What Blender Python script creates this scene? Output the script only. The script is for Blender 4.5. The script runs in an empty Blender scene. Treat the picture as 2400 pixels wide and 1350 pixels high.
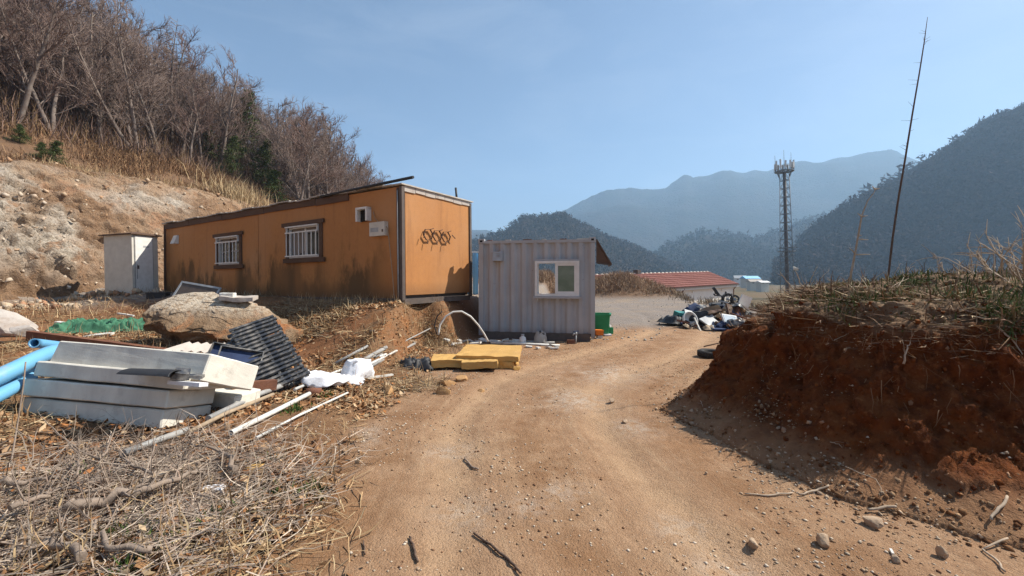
import bpy, math, random
import numpy as np
from mathutils import Vector, Matrix, Quaternion, Euler

random.seed(7)
rng = np.random.default_rng(7)
scene = bpy.context.scene
COL = scene.collection
pi = math.pi
R = math.radians

# ------------------------------------------------------------------ camera, light, exposure
CAM_H = 1.6
F = 1000.0            # focal length in pixels of the 2400 px wide photograph
HOR = 652.0           # row of the horizon
cam_data = bpy.data.cameras.new('camera')
cam_data.sensor_width = 36.0
cam_data.lens = F / 2400 * 36.0
cam_data.shift_y = -(675 - HOR) / 2400
cam_data.clip_start = 0.05
cam_data.clip_end = 9000
cam = bpy.data.objects.new('camera', cam_data)
cam.location = (0, 0, CAM_H)
cam.rotation_euler = (R(90), 0, 0)
COL.objects.link(cam)
scene.camera = cam

SUN_AZ = math.atan2(0.96, 0.22)        # clockwise from +Y
SUN_EL = R(46)
world = bpy.data.worlds.new('World')
scene.world = world
world.use_nodes = True
wn = world.node_tree
wn.nodes.clear()
sky = wn.nodes.new('ShaderNodeTexSky')
sky.sky_type = 'NISHITA'
sky.sun_disc = False
sky.sun_elevation = SUN_EL
sky.sun_rotation = SUN_AZ
sky.altitude = 100
sky.air_density = 1.0
sky.dust_density = 0.9
sky.ozone_density = 2.7
bg = wn.nodes.new('ShaderNodeBackground')
bg.inputs['Strength'].default_value = 0.064
wo = wn.nodes.new('ShaderNodeOutputWorld')
# thin uneven high haze and a few wisps of cloud
wtc = wn.nodes.new('ShaderNodeTexCoord'); wmp = wn.nodes.new('ShaderNodeMapping'); wmp.inputs['Scale'].default_value = (2.2, 2.2, 7.0)
wnz = wn.nodes.new('ShaderNodeTexNoise'); wnz.inputs['Scale'].default_value = 1.6; wnz.inputs['Detail'].default_value = 7; wnz.inputs['Roughness'].default_value = 0.6; wnz.inputs['Distortion'].default_value = 0.5
wmr = wn.nodes.new('ShaderNodeMapRange'); wmr.inputs[1].default_value = 0.46; wmr.inputs[2].default_value = 0.74; wmr.inputs[3].default_value = 0.0; wmr.inputs[4].default_value = 0.11
wmx = wn.nodes.new('ShaderNodeMix'); wmx.data_type = 'RGBA'; wmx.inputs[7].default_value = (8.5, 9.0, 9.6, 1)
wn.links.new(wtc.outputs['Generated'], wmp.inputs[0]); wn.links.new(wmp.outputs[0], wnz.inputs['Vector']); wn.links.new(wnz.outputs[0], wmr.inputs[0])
wn.links.new(wmr.outputs[0], wmx.inputs[0]); wn.links.new(sky.outputs[0], wmx.inputs[6]); wn.links.new(wmx.outputs[2], bg.inputs[0])
wn.links.new(bg.outputs[0], wo.inputs[0])

sd = bpy.data.lights.new('sun', 'SUN')
sd.energy = 5.0
sd.angle = R(0.5)
sd.color = (1.0, 0.93, 0.82)
sun = bpy.data.objects.new('sun', sd)
SDIR = Vector((math.sin(SUN_AZ) * math.cos(SUN_EL), math.cos(SUN_AZ) * math.cos(SUN_EL), math.sin(SUN_EL)))
sun.rotation_euler = SDIR.to_track_quat('Z', 'Y').to_euler()
sun.location = (30, 10, 40)
COL.objects.link(sun)

scene.view_settings.view_transform = 'Standard'
scene.view_settings.look = 'None'
scene.view_settings.exposure = 0.9
scene.view_settings.gamma = 1
scene.view_settings.use_curve_mapping = False
scene.cycles.use_denoising = True
scene.cycles.denoising_prefilter = 'NONE'
scene.cycles.max_bounces = 6
scene.cycles.diffuse_bounces = 3
scene.cycles.transparent_max_bounces = 12
scene.cycles.volume_bounces = 1
scene.cycles.caustics_reflective = False
scene.cycles.caustics_refractive = False
scene.cycles.sample_clamp_indirect = 6.0

# ------------------------------------------------------------------ noise and terrain
def _hash(ix, iy, iz, seed):
    h = (ix.astype(np.int64) * 374761393 + iy.astype(np.int64) * 668265263 + iz.astype(np.int64) * 2147483647 + seed * 974634777) & 0xFFFFFFFF
    h = ((h ^ (h >> 13)) * 1274126177) & 0xFFFFFFFF
    h = ((h ^ (h >> 16)) * 2246822519) & 0xFFFFFFFF
    h = h ^ (h >> 15)
    return (h & 0xFFFFFF) / float(0xFFFFFF)

def vn(x, y, z=None, seed=0):
    x = np.asarray(x, float); y = np.asarray(y, float)
    z = np.zeros_like(x) if z is None else np.asarray(z, float)
    ix, iy, iz = np.floor(x), np.floor(y), np.floor(z)
    fx, fy, fz = x - ix, y - iy, z - iz
    fx = fx * fx * (3 - 2 * fx); fy = fy * fy * (3 - 2 * fy); fz = fz * fz * (3 - 2 * fz)
    o = 0
    for dx in (0, 1):
        for dy in (0, 1):
            for dz in (0, 1):
                w = (fx if dx else 1 - fx) * (fy if dy else 1 - fy) * (fz if dz else 1 - fz)
                o = o + w * _hash(ix + dx, iy + dy, iz + dz, seed)
    return o * 2 - 1

def fbm(x, y, z=None, octs=4, seed=0, gain=0.5, ridged=False):
    t = 0; a = 1; f = 1; tot = 0
    for k in range(octs):
        n = vn(np.asarray(x) * f, np.asarray(y) * f, None if z is None else np.asarray(z) * f, seed + k * 17)
        if ridged: n = 1 - 2 * np.abs(n)
        t = t + n * a; tot += a; a *= gain; f *= 2.03
    return t / tot

def ss(a, b, x):
    t = np.clip((np.asarray(x, float) - a) / (b - a), 0, 1)
    return t * t * (3 - 2 * t)

def pldist(x, y, pts):
    """distance to a polyline"""
    best = np.full(np.shape(x), 1e9)
    for (ax, ay), (bx, by) in zip(pts[:-1], pts[1:]):
        vx, vy = bx - ax, by - ay
        t = np.clip(((x - ax) * vx + (y - ay) * vy) / (vx * vx + vy * vy), 0, 1)
        best = np.minimum(best, np.hypot(x - ax - t * vx, y - ay - t * vy))
    return best

EDGE_Y = [-20, 0, 2.3, 3.2, 4.6, 6.45, 8.1, 9.2, 10.5, 30]
EDGE_X = [-1.2, -1.0, -1.1, -1.3, -1.56, -1.7, -1.3, -1.1, -0.9, 1.0]
ROADC = [(0.7, -6), (0.6, 1.5), (0.35, 3), (0.15, 4.6), (0.5, 6.3), (1.5, 7.9), (3.1, 9.6), (5, 12.5), (6.5, 18), (7, 30), (6, 45)]
TOE_Y = [-30, 17, 20, 24, 35, 55, 90, 200]
TOE_X = [-15.5, -15.5, -14.4, -12.5, -9.5, -6, -6, -30]
PRO_S = [-50, 0, 1.0, 3, 5, 14, 25, 40, 80]
PRO_Z = [0, 0, 1.4, 3.4, 5, 9.2, 15.2, 20.8, 29]
MF = [(1.8, 5.25), (1.93, 4.6), (2.12, 3.6), (2.4, 2.95), (3.0, 2.5), (4.5, 2.1), (14, 1.4)]     # near foot of the bank
MB_ = [(1.8, 5.25), (2.6, 6.3), (3.6, 7.6), (5, 9.0), (14, 12)]                                   # far foot
MPOLY = MB_[::-1] + MF[1:]

def in_poly(x, y, poly):
    x = np.asarray(x, float); y = np.asarray(y, float)
    c = np.zeros(x.shape, bool)
    n = len(poly); j = n - 1
    for i in range(n):
        xi, yi = poly[i]; xj, yj = poly[j]
        cond = ((yi > y) != (yj > y)) & (x < (xj - xi) * (y - yi) / ((yj - yi) + 1e-12) + xi)
        c ^= cond; j = i
    return c

def hill_s(x, y):
    return np.interp(y, TOE_Y, TOE_X) - x + 0.8 * fbm(np.asarray(x) * 0.18, np.asarray(y) * 0.18, octs=3, seed=5)

def H0(x, y):
    """ground without the earth bank"""
    x = np.asarray(x, float); y = np.asarray(y, float)
    d1 = (x + 2.46) * -0.51 + (y - 9.63) * -0.86
    xc = -0.877 + 0.193 * (y - 11.25)
    fall = 3.3 + 0.22 * np.maximum(0, -x - 4)
    T = 1.02 * (1 - ss(0.15, 1, d1 / fall) ** 0.8) * (1 - ss(-0.8, -0.12, x - xc))
    T = T * (1 - ss(-2.45, -2.0, x) * (1 - ss(9.75, 10.6, y)))
    T = T * (1 - ss(15, 26, y) * (1 - ss(-16, -10, -x)))
    e = np.interp(y, EDGE_Y, EDGE_X) - x
    base = 0.055 * np.maximum(0, -x - 2.2) * (1 - ss(13, 22, y)) + 0.07 * ss(0.0, 0.6, e) * (1 - ss(9, 10.5, y))
    z = np.maximum(T, base) * 0.999 + 0.15 * np.minimum(T, base)
    s = hill_s(x, y)
    hill = np.interp(s, PRO_S, PRO_Z) * (1 - 0.85 * ss(62, 130, y))
    z = z + hill
    # ruts and humps of the track
    rd = pldist(x, y, ROADC)
    rut = np.exp(-((rd - 0.78) / 0.2) ** 2)
    near = 1 - ss(18, 30, y)
    z = z - 0.035 * rut * near
    lit = ss(-0.1, 0.5, e)
    z = z + near * (0.02 * fbm(x * 1.1, y * 1.1, octs=3, seed=2) + (0.014 + 0.03 * lit) * fbm(x * 4, y * 4, octs=3, seed=3) + 0.007 * fbm(x * 9, y * 9, octs=2, seed=6))
    # lip of the yard, then the valley
    drop = np.maximum(ss(12.4, 15.5, x + 0.6 * fbm(y * 0.2, x * 0.2, seed=9)) * ss(14, 20, y), ss(44, 60, y))
    z = z - 3.2 * drop * (1 - ss(3, 8, s))
    # dry berm at the far side of the yard
    berm = np.exp(-(((x - 8.6) / 3.6) ** 2 + ((y - 33.5) / 2.4) ** 2))
    z = z + 1.75 * berm + 0.9 * np.exp(-(((x - 2) / 4.5) ** 2 + ((y - 37) / 3) ** 2))
    return z

def MZ(x, y):
    """height of the red earth bank above the track"""
    x = np.asarray(x, float); y = np.asarray(y, float)
    ins = in_poly(x, y, MPOLY)
    df = pldist(x, y, MF) + 0.10 * fbm(x * 2.2, y * 2.2, octs=3, seed=21)
    db = pldist(x, y, MB_) + 0.08 * fbm(x * 2.5, y * 2.5, octs=3, seed=22)
    zf = np.interp(df, [0, 0.35, 0.7, 0.95, 1.15, 1.45, 2.4, 4], [0, 0.16, 0.42, 0.80, 1.14, 1.30, 1.48, 1.58])
    zb = np.interp(db, [0, 0.3, 0.5, 0.75, 1.0, 1.5, 2.4, 4], [0, 0.18, 0.42, 0.84, 1.12, 1.38, 1.52, 1.6])
    z = np.minimum(zf, zb)
    z = z + ss(0.5, 1.2, z) * (0.10 * fbm(x * 1.3, y * 1.3, octs=4, seed=24) + 0.09 * np.maximum(-0.3, fbm(x * 3.2, y * 3.2, octs=3, seed=27)))
    return np.where(ins, np.maximum(z, 0), 0)

def Hs(x, y):
    return float(H0(np.array([x]), np.array([y]))[0] + MZ(np.array([x]), np.array([y]))[0])

def P(px, py, d):
    """point seen at photo pixel (px, py), d metres in front of the camera"""
    return Vector(((px - 1200) / F * d, d, CAM_H + (HOR - py) / F * d))

def G(px, py, lift=0.0, dmax=90):
    """where the line of sight through a photo pixel meets the ground"""
    d = np.concatenate([np.arange(1.2, 14, 0.012), np.arange(14, dmax, 0.08)])
    x = (px - 1200) / F * d
    z = CAM_H + (HOR - py) / F * d
    h = H0(x, d) + MZ(x, d)
    k = np.argmax(z < h)
    if not (z < h).any(): k = len(d) - 1
    return Vector((x[k], d[k], h[k] + lift))

# ------------------------------------------------------------------ object helpers
def tag(o, label=None, cat=None, group=None, kind=None):
    if label: o['label'] = label
    if cat: o['category'] = cat
    if group: o['group'] = group
    if kind: o['kind'] = kind
    return o

def thing(name, label, cat, loc=(0, 0, 0), rot=(0, 0, 0), group=None):
    o = bpy.data.objects.new(name, None)
    o.empty_display_size = 0.2
    o.location = loc; o.rotation_euler = rot
    COL.objects.link(o)
    return tag(o, label, cat, group)

def link_mesh(name, me, m, parent=None):
    if m is not None:
        me.materials.clear(); me.materials.append(m)
    o = bpy.data.objects.new(name, me)
    COL.objects.link(o)
    if parent is not None: o.parent = parent
    return o

def np_mesh(name, V, Fc, smooth=False, col=None):
    """mesh from arrays: V (n,3), Fc (m,k); col (n,3) linear"""
    me = bpy.data.meshes.new(name)
    V = np.asarray(V, np.float32); Fc = np.asarray(Fc, np.int32)
    n, (m, k) = len(V), Fc.shape
    me.vertices.add(n); me.vertices.foreach_set('co', V.ravel())
    me.loops.add(m * k); me.loops.foreach_set('vertex_index', Fc.ravel())
    me.polygons.add(m)
    me.polygons.foreach_set('loop_start', np.arange(0, m * k, k, dtype=np.int32))
    try: me.polygons.foreach_set('loop_total', np.full(m, k, np.int32))
    except Exception: pass
    if smooth: me.polygons.foreach_set('use_smooth', np.ones(m, bool))
    if col is not None: add_col(me, 'Col', col)
    me.update(calc_edges=True); me.validate()
    return me

def add_col(me, name, col):
    a = me.color_attributes.new(name, 'FLOAT_COLOR', 'POINT')
    c = np.ones((len(me.vertices), 4), np.float32); c[:, :3] = col
    a.data.foreach_set('color', c.ravel())

def frame_of(d):
    d = Vector(d).normalized()
    a = Vector((0, 0, 1)) if abs(d.z) < 0.9 else Vector((1, 0, 0))
    u = d.cross(a).normalized()
    return u, d.cross(u).normalized()

class MB:
    def __init__(s): s.v = []; s.f = []; s.sm = []
    def add(s, vs, fs, smooth=False):
        b = len(s.v); s.v += [tuple(v) for v in vs]
        for f in fs: s.f.append([i + b for i in f]); s.sm.append(smooth)
        return s
    def box(s, c, size, rot=None, jit=0):
        hx, hy, hz = size[0] / 2, size[1] / 2, size[2] / 2
        vs = [Vector((x, y, z)) for x in (-hx, hx) for y in (-hy, hy) for z in (-hz, hz)]
        if jit: vs = [v + Vector((random.uniform(-jit, jit), random.uniform(-jit, jit), random.uniform(-jit, jit))) for v in vs]
        if rot is not None:
            M = Euler(rot).to_matrix() if not isinstance(rot, Matrix) else rot
            vs = [M @ v for v in vs]
        c = Vector(c)
        return s.add([v + c for v in vs], [(0, 1, 3, 2), (4, 6, 7, 5), (0, 4, 5, 1), (2, 3, 7, 6), (0, 2, 6, 4), (1, 5, 7, 3)])
    def bar(s, a, b, w, h=None, up=(0, 0, 1)):
        """rectangular bar from a to b"""
        a, b = Vector(a), Vector(b); h = h or w
        d = (b - a).normalized(); up = Vector(up)
        u = d.cross(up)
        if u.length < 1e-4: u = d.cross(Vector((1, 0, 0)))
        u.normalize(); n = u.cross(d).normalized()
        vs = []
        for p in (a, b):
            for i, j in ((-1, -1), (1, -1), (1, 1), (-1, 1)): vs.append(p + u * (w / 2 * i) + n * (h / 2 * j))
        return s.add(vs, [(3, 2, 1, 0), (4, 5, 6, 7), (0, 1, 5, 4), (1, 2, 6, 5), (2, 3, 7, 6), (3, 0, 4, 7)])
    def tube(s, pts, r, n=8, cap=True, smooth=True):
        pts = [Vector(p) for p in pts]
        rs = r if isinstance(r, (list, tuple)) else [r] * len(pts)
        d0 = (pts[1] - pts[0]).normalized(); u, w = frame_of(d0)
        vs = []; m = len(pts)
        for i, p in enumerate(pts):
            d = ((pts[min(i + 1, m - 1)] - pts[max(i - 1, 0)]))
            d = d.normalized() if d.length > 1e-9 else d0
            u = (u - d * u.dot(d)).normalized(); w = d.cross(u)
            for k in range(n):
                a = 2 * pi * k / n
                vs.append(p + (u * math.cos(a) + w * math.sin(a)) * rs[i])
        fs = []
        for i in range(m - 1):
            for k in range(n):
                k2 = (k + 1) % n
                fs.append((i * n + k, i * n + k2, (i + 1) * n + k2, (i + 1) * n + k))
        s.add(vs, fs, smooth)
        if cap and n > 3:
            b = len(s.v) - len(vs)
            s.f.append([b + k for k in range(n)][::-1]); s.sm.append(False)
            s.f.append([b + (m - 1) * n + k for k in range(n)]); s.sm.append(False)
        return s
    def pipe(s, pts, r, t, n=14):
        """hollow pipe"""
        s.tube(pts, r, n, cap=False); b0 = len(s.v) - n * len(pts)
        s.tube(pts, r - t, n, cap=False); b1 = len(s.v) - n * len(pts)
        for e in (0, len(pts) - 1):
            for k in range(n):
                k2 = (k + 1) % n
                s.f.append([b0 + e * n + k, b0 + e * n + k2, b1 + e * n + k2, b1 + e * n + k]); s.sm.append(False)
        return s
    def prism(s, prof, a, b, u=None):
        """closed profile [(u,v)] swept along local x from a to b (points (x, u, v))"""
        n = len(prof)
        vs = [(a, p[0], p[1]) for p in prof] + [(b, p[0], p[1]) for p in prof]
        fs = [[k, (k + 1) % n, n + (k + 1) % n, n + k] for k in range(n)]
        fs += [list(range(n))[::-1], list(range(n, 2 * n))]
        return s.add(vs, fs)
    def lathe(s, prof, c=(0, 0, 0), n=16, axis='z', smooth=True):
        vs = []
        for r, h in prof:
            for k in range(n):
                a = 2 * pi * k / n
                p = (r * math.cos(a), r * math.sin(a), h)
                if axis == 'x': p = (h, p[0], p[1])
                if axis == 'y': p = (p[0], h, p[1])
                vs.append(Vector(p) + Vector(c))
        fs = []
        for i in range(len(prof) - 1):
            for k in range(n):
                k2 = (k + 1) % n
                fs.append((i * n + k, i * n + k2, (i + 1) * n + k2, (i + 1) * n + k))
        return s.add(vs, fs, smooth)
    def mesh(s, name):
        me = bpy.data.meshes.new(name)
        me.from_pydata(s.v, [], s.f)
        if any(s.sm): me.polygons.foreach_set('use_smooth', np.array(s.sm, bool))
        me.update()
        return me
    def build(s, name, m, parent=None): return link_mesh(name, s.mesh(name), m, parent)

def rough_mesh(name, size, cuts=6, jit=0.01, freq=4, seed=0, bev=0.0):
    """subdivided block with a worn, uneven skin"""
    import bmesh
    bm = bmesh.new(); bmesh.ops.create_cube(bm, size=1)
    bmesh.ops.scale(bm, vec=size, verts=bm.verts)
    if bev: bmesh.ops.bevel(bm, geom=list(bm.edges), offset=bev, segments=1, affect='EDGES')
    bmesh.ops.subdivide_edges(bm, edges=[e for e in bm.edges if e.calc_length() > min(size) * 0.6], cuts=cuts, use_grid_fill=True)
    co = np.array([v.co for v in bm.verts])
    for a in range(3):
        n = fbm(co[:, 0] * freq + 7 * a, co[:, 1] * freq, co[:, 2] * freq, octs=3, seed=seed + a * 5)
        co[:, a] += n * jit
    for v, c in zip(bm.verts, co): v.co = c
    me = bpy.data.meshes.new(name); bm.to_mesh(me); bm.free()
    return me

def rock_mesh(name, size, seed=0, sub=3, rough=0.35, flat=True, freq=1.4):
    import bmesh
    bm = bmesh.new(); bmesh.ops.create_icosphere(bm, subdivisions=sub, radius=1)
    co = np.array([v.co for v in bm.verts])
    q = co * freq + seed * 3.1
    n = fbm(q[:, 0], q[:, 1], q[:, 2], octs=2, seed=seed)
    n2 = fbm(q[:, 0] * 3, q[:, 1] * 3, q[:, 2] * 3, octs=3, seed=seed + 3, ridged=True)
    # chop with a few planes for a broken look
    rr = random.Random(seed)
    co = co * (1 + rough * n)[:, None]
    for k in range(10):
        d = Vector((rr.gauss(0, 1), rr.gauss(0, 1), rr.gauss(0, 1))).normalized()
        h = rr.uniform(0.42, 0.8)
        dd = co @ np.array(d)
        over = np.maximum(0, dd - h)
        co -= over[:, None] * np.array(d) * 0.92
    co *= (1 + rough * 0.16 * n2)[:, None]
    co *= np.array(size) / 2
    for v, c in zip(bm.verts, co): v.co = c
    me = bpy.data.meshes.new(name); bm.to_mesh(me); bm.free()
    if not flat: me.polygons.foreach_set('use_smooth', np.ones(len(me.polygons), bool))
    return me

# ------------------------------------------------------------------ materials
class NT:
    def __init__(s, name):
        s.m = bpy.data.materials.new(name); s.m.use_nodes = True
        s.t = s.m.node_tree; s.b = s.t.nodes['Principled BSDF']
        s.tc = None
    def n(s, typ, **kw):
        nd = s.t.nodes.new(typ)
        for k, v in kw.items(): setattr(nd, k, v)
        return nd
    def l(s, a, b): s.t.links.new(a, b)
    def co(s, kind='Object', scale=None):
        if s.tc is None: s.tc = s.n('ShaderNodeTexCoord')
        o = s.tc.outputs[kind]
        if scale:
            mp = s.n('ShaderNodeMapping'); mp.inputs['Scale'].default_value = scale
            s.l(o, mp.inputs[0]); o = mp.outputs[0]
        return o
    def noise(s, sc, det=4, rough=0.55, co=None, dist=0.0):
        nd = s.n('ShaderNodeTexNoise'); nd.inputs['Scale'].default_value = sc
        nd.inputs['Detail'].default_value = det; nd.inputs['Roughness'].default_value = rough
        nd.inputs['Distortion'].default_value = dist
        s.l(co if co is not None else s.co(), nd.inputs['Vector']); return nd.outputs[0]
    def vor(s, sc, co=None, feat='F1', out=0):
        nd = s.n('ShaderNodeTexVoronoi'); nd.inputs['Scale'].default_value = sc; nd.feature = feat
        s.l(co if co is not None else s.co(), nd.inputs['Vector']); return nd.outputs[out]
    def ramp(s, v, a, b, lo=0.0, hi=1.0):
        nd = s.n('ShaderNodeMapRange'); nd.clamp = True
        nd.inputs[1].default_value = a; nd.inputs[2].default_value = b
        nd.inputs[3].default_value = lo; nd.inputs[4].default_value = hi
        s.l(v, nd.inputs[0]); return nd.outputs[0]
    def math(s, op, a, b=0.0):
        nd = s.n('ShaderNodeMath', operation=op)
        for i, q in ((0, a), (1, b)):
            if isinstance(q, (int, float)): nd.inputs[i].default_value = q
            else: s.l(q, nd.inputs[i])
        return nd.outputs[0]
    def mix(s, f, a, b, mode='MIX'):
        nd = s.n('ShaderNodeMix', data_type='RGBA', blend_type=mode)
        if isinstance(f, (int, float)): nd.inputs[0].default_value = f
        else: s.l(f, nd.inputs[0])
        for i, q in ((6, a), (7, b)):
            if isinstance(q, (tuple, list)): nd.inputs[i].default_value = (*q[:3], 1)
            else: s.l(q, nd.inputs[i])
        return nd.outputs[2]
    def attr(s, name):
        nd = s.n('ShaderNodeAttribute', attribute_name=name); return nd.outputs['Color']
    def sep(s, c):
        nd = s.n('ShaderNodeSeparateColor'); s.l(c, nd.inputs[0]); return nd.outputs
    def sepx(s, c):
        nd = s.n('ShaderNodeSeparateXYZ'); s.l(c, nd.inputs[0]); return nd.outputs
    def bump(s, h, strength=0.4, dist=0.02):
        nd = s.n('ShaderNodeBump'); nd.inputs['Strength'].default_value = strength
        nd.inputs['Distance'].default_value = dist
        s.l(h, nd.inputs['Height']); s.l(nd.outputs[0], s.b.inputs['Normal'])
    def fin(s, c, rough=0.85, spec=0.3, metal=0.0):
        if isinstance(c, (tuple, list)): s.b.inputs['Base Color'].default_value = (*c[:3], 1)
        else: s.l(c, s.b.inputs['Base Color'])
        if isinstance(rough, (int, float)): s.b.inputs['Roughness'].default_value = rough
        else: s.l(rough, s.b.inputs['Roughness'])
        s.b.inputs['Specular IOR Level'].default_value = spec
        s.b.inputs['Metallic'].default_value = metal
        return s.m

def pm(name, c1, c2=None, sc=3.0, rough=0.8, spec=0.3, metal=0.0, bump=0.0, bsc=None, dirt=None, dirt_sc=1.2, dirt_amt=(0.5, 0.75), stretch=None, bdist=0.01):
    """worn two-tone material with optional dirt and relief"""
    t = NT(name)
    c2 = c2 or tuple(x * 0.75 for x in c1)
    co = t.co('Object', stretch) if stretch else t.co()
    c = t.mix(t.ramp(t.noise(sc, 5, 0.6, co), 0.3, 0.7), c1, c2)
    if dirt: c = t.mix(t.ramp(t.noise(dirt_sc, 6, 0.65, co), *dirt_amt), c, dirt)
    if bump: t.bump(t.noise(bsc or sc * 8, 4, 0.6, co), bump, bdist)
    return t.fin(c, rough, spec, metal)

def colmat(name, rough=0.9, amount=1.0, spec=0.15, trans=0.0):
    t = NT(name)
    c = t.attr('Col')
    t.fin(c, rough, spec)
    return t.m

M = {}
HAZE = 0.00036
# ------------------------------------------------------------------ ground materials
t = NT('ground_earth')
m1 = t.sep(t.attr('m1')); m2 = t.sep(t.attr('m2'))
W = t.co('Object')
nbig = t.noise(0.45, 5, 0.6); nmid = t.noise(2.3, 6, 0.65); nfine = t.noise(16, 6, 0.7); ngrit = t.noise(85, 3, 0.7)
soil = t.mix(t.ramp(nmid, 0.3, 0.7), (0.25, 0.135, 0.065), (0.34, 0.20, 0.105))
road = t.mix(t.ramp(nmid, 0.32, 0.68), (0.44, 0.278, 0.168), (0.36, 0.215, 0.124))
road = t.mix(t.ramp(nbig, 0.5, 0.72), road, (0.50, 0.335, 0.20))
road = t.mix(t.ramp(t.noise(0.8, 5, 0.6, dist=0.4), 0.56, 0.72), road, (0.38, 0.20, 0.10))
road = t.mix(t.math('MULTIPLY', m1[0], 0.0), road, road)
m4 = t.sep(t.attr('m4')); gp_ = t.sepx(t.co('Object')); cv = t.n('ShaderNodeCombineXYZ')
t.l(t.math('MULTIPLY', m4[0], 60.0), cv.inputs[0]); t.l(t.math('MULTIPLY', gp_[1], 0.7), cv.inputs[1])
streak = t.noise(1.0, 5, 0.65, cv.outputs[0], 0.3)
road = t.mix(t.math('MULTIPLY', t.ramp(streak, 0.52, 0.66), 0.6), road, t.mix(0.5, road, (0.24, 0.12, 0.06)))
road = t.mix(t.math('MULTIPLY', t.ramp(streak, 0.46, 0.34), 0.45), road, (0.55, 0.38, 0.235))
road = t.mix(t.math('MULTIPLY', m4[1], t.ramp(t.noise(11, 6, 0.75), 0.42, 0.56)), road, (0.60, 0.50, 0.40))
trk = t.mix(0.75, road, (0.53, 0.355, 0.215))
road = t.mix(t.math('MULTIPLY', t.sep(t.attr('m3'))[0], t.ramp(nmid, 0.3, 0.6)), road, trk)
road = t.mix(t.math('MULTIPLY', t.sep(t.attr('m3'))[1], t.ramp(nmid, 0.35, 0.6)), road, (0.29, 0.16, 0.083))
gravel = t.mix(t.ramp(nfine, 0.3, 0.7), (0.31, 0.28, 0.25), (0.21, 0.19, 0.17))
gravel = t.mix(t.ramp(nbig, 0.5, 0.68), gravel, (0.33, 0.27, 0.205))
litter = t.mix(t.ramp(nfine, 0.3, 0.7), (0.17, 0.085, 0.042), (0.29, 0.175, 0.095))
litter = t.mix(t.ramp(nmid, 0.48, 0.62), litter, (0.30, 0.135, 0.055))
red = t.mix(t.ramp(nmid, 0.35, 0.65), (0.32, 0.125, 0.05), (0.24, 0.10, 0.045))
grass = t.mix(t.ramp(t.noise(1.3, 6, 0.7), 0.35, 0.65), (0.20, 0.12, 0.068), (0.135, 0.085, 0.055))
forest = t.mix(t.ramp(nmid, 0.3, 0.7), (0.10, 0.062, 0.042), (0.15, 0.09, 0.055))
valley = t.mix(t.ramp(t.noise(0.03, 4), 0.4, 0.6), (0.14, 0.105, 0.06), (0.09, 0.09, 0.05))
c = soil
for f, k in ((m1[0], road), (m1[1], gravel), (m2[2], litter), (m2[0], red), (m2[1], grass), (m1[2], valley), (t.sep(t.attr('m3'))[2], forest)):
    c = t.mix(f, c, k)
c = t.mix(t.math('MULTIPLY', t.ramp(t.noise(5.5, 7, 0.75), 0.46, 0.66), 0.55), c, t.mix(0.5, c, (0.16, 0.075, 0.035)))
c = t.mix(t.math('MULTIPLY', t.ramp(t.noise(7.5, 7, 0.75, dist=0.5), 0.55, 0.68), 0.5), c, t.mix(0.5, c, (0.46, 0.34, 0.22)))
c = t.mix(t.ramp(ngrit, 0.35, 0.7, 0, 0.5), c, (0.13, 0.07, 0.037))
c = t.mix(t.ramp(t.vor(26), 0.0, 0.11, 0.65, 0.0), c, (0.50, 0.38, 0.27))
c = t.mix(t.ramp(t.vor(58), 0.0, 0.16, 0.6, 0.0), c, (0.55, 0.43, 0.32))
c = t.mix(t.ramp(t.vor(41), 0.0, 0.12, 0.6, 0.0), c, (0.15, 0.08, 0.045))
hb = t.math('ADD', t.math('MULTIPLY', nfine, 0.7), t.math('MULTIPLY', ngrit, 0.5))
t.bump(hb, 0.8, 0.04)
M['ground'] = t.fin(c, 0.95, 0.12)

t = NT('red_bank_soil')
zc = t.sepx(t.co('Object'))
n1 = t.noise(1.6, 6, 0.65); n2 = t.noise(9, 6, 0.7); n3 = t.noise(45, 4, 0.7)
c = t.mix(t.ramp(n1, 0.35, 0.65), (0.125, 0.034, 0.009), (0.175, 0.058, 0.017))
c = t.mix(t.ramp(n2, 0.45, 0.65), c, (0.07, 0.02, 0.007))
c = t.mix(t.ramp(t.noise(13, 6, 0.75), 0.54, 0.68, 0, 0.7), c, (0.27, 0.105, 0.038))
c = t.mix(t.sep(t.attr('m1'))[0], c, t.mix(t.ramp(n2, 0.35, 0.65), (0.16, 0.10, 0.06), (0.24, 0.16, 0.095)))
c = t.mix(t.sep(t.attr('m1'))[1], c, t.mix(t.ramp(n2, 0.35, 0.65), (0.30, 0.175, 0.095), (0.24, 0.13, 0.07)))
c = t.mix(t.ramp(t.vor(22), 0.0, 0.10, 0.5, 0.0), c, (0.26, 0.14, 0.075))
t.bump(t.math('ADD', n2, t.math('MULTIPLY', n3, 0.5)), 0.8, 0.05)
M['bank'] = t.fin(c, 0.95, 0.1)

t = NT('cut_rock')
n1 = t.noise(0.5, 6, 0.65, dist=0.6); n2 = t.noise(2.6, 8, 0.7); n3 = t.noise(14, 6, 0.7)
c = t.mix(t.ramp(n2, 0.35, 0.65), (0.55, 0.48, 0.395), (0.38, 0.315, 0.25))
c = t.mix(t.ramp(n1, 0.46, 0.62), c, (0.52, 0.45, 0.36))
c = t.mix(t.ramp(t.noise(0.8, 5, 0.7, dist=1.0), 0.54, 0.68), c, (0.40, 0.235, 0.14))
c = t.mix(t.sep(t.attr('m1'))[0], c, t.mix(t.ramp(n2, 0.4, 0.62), (0.40, 0.225, 0.13), (0.36, 0.265, 0.18)))
c = t.mix(t.sep(t.attr('m1'))[1], c, t.mix(t.ramp(n2, 0.4, 0.62), (0.23, 0.135, 0.075), (0.30, 0.19, 0.115)))
c = t.mix(t.ramp(n3, 0.46, 0.7, 0, 0.8), c, (0.17, 0.115, 0.08))
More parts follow.
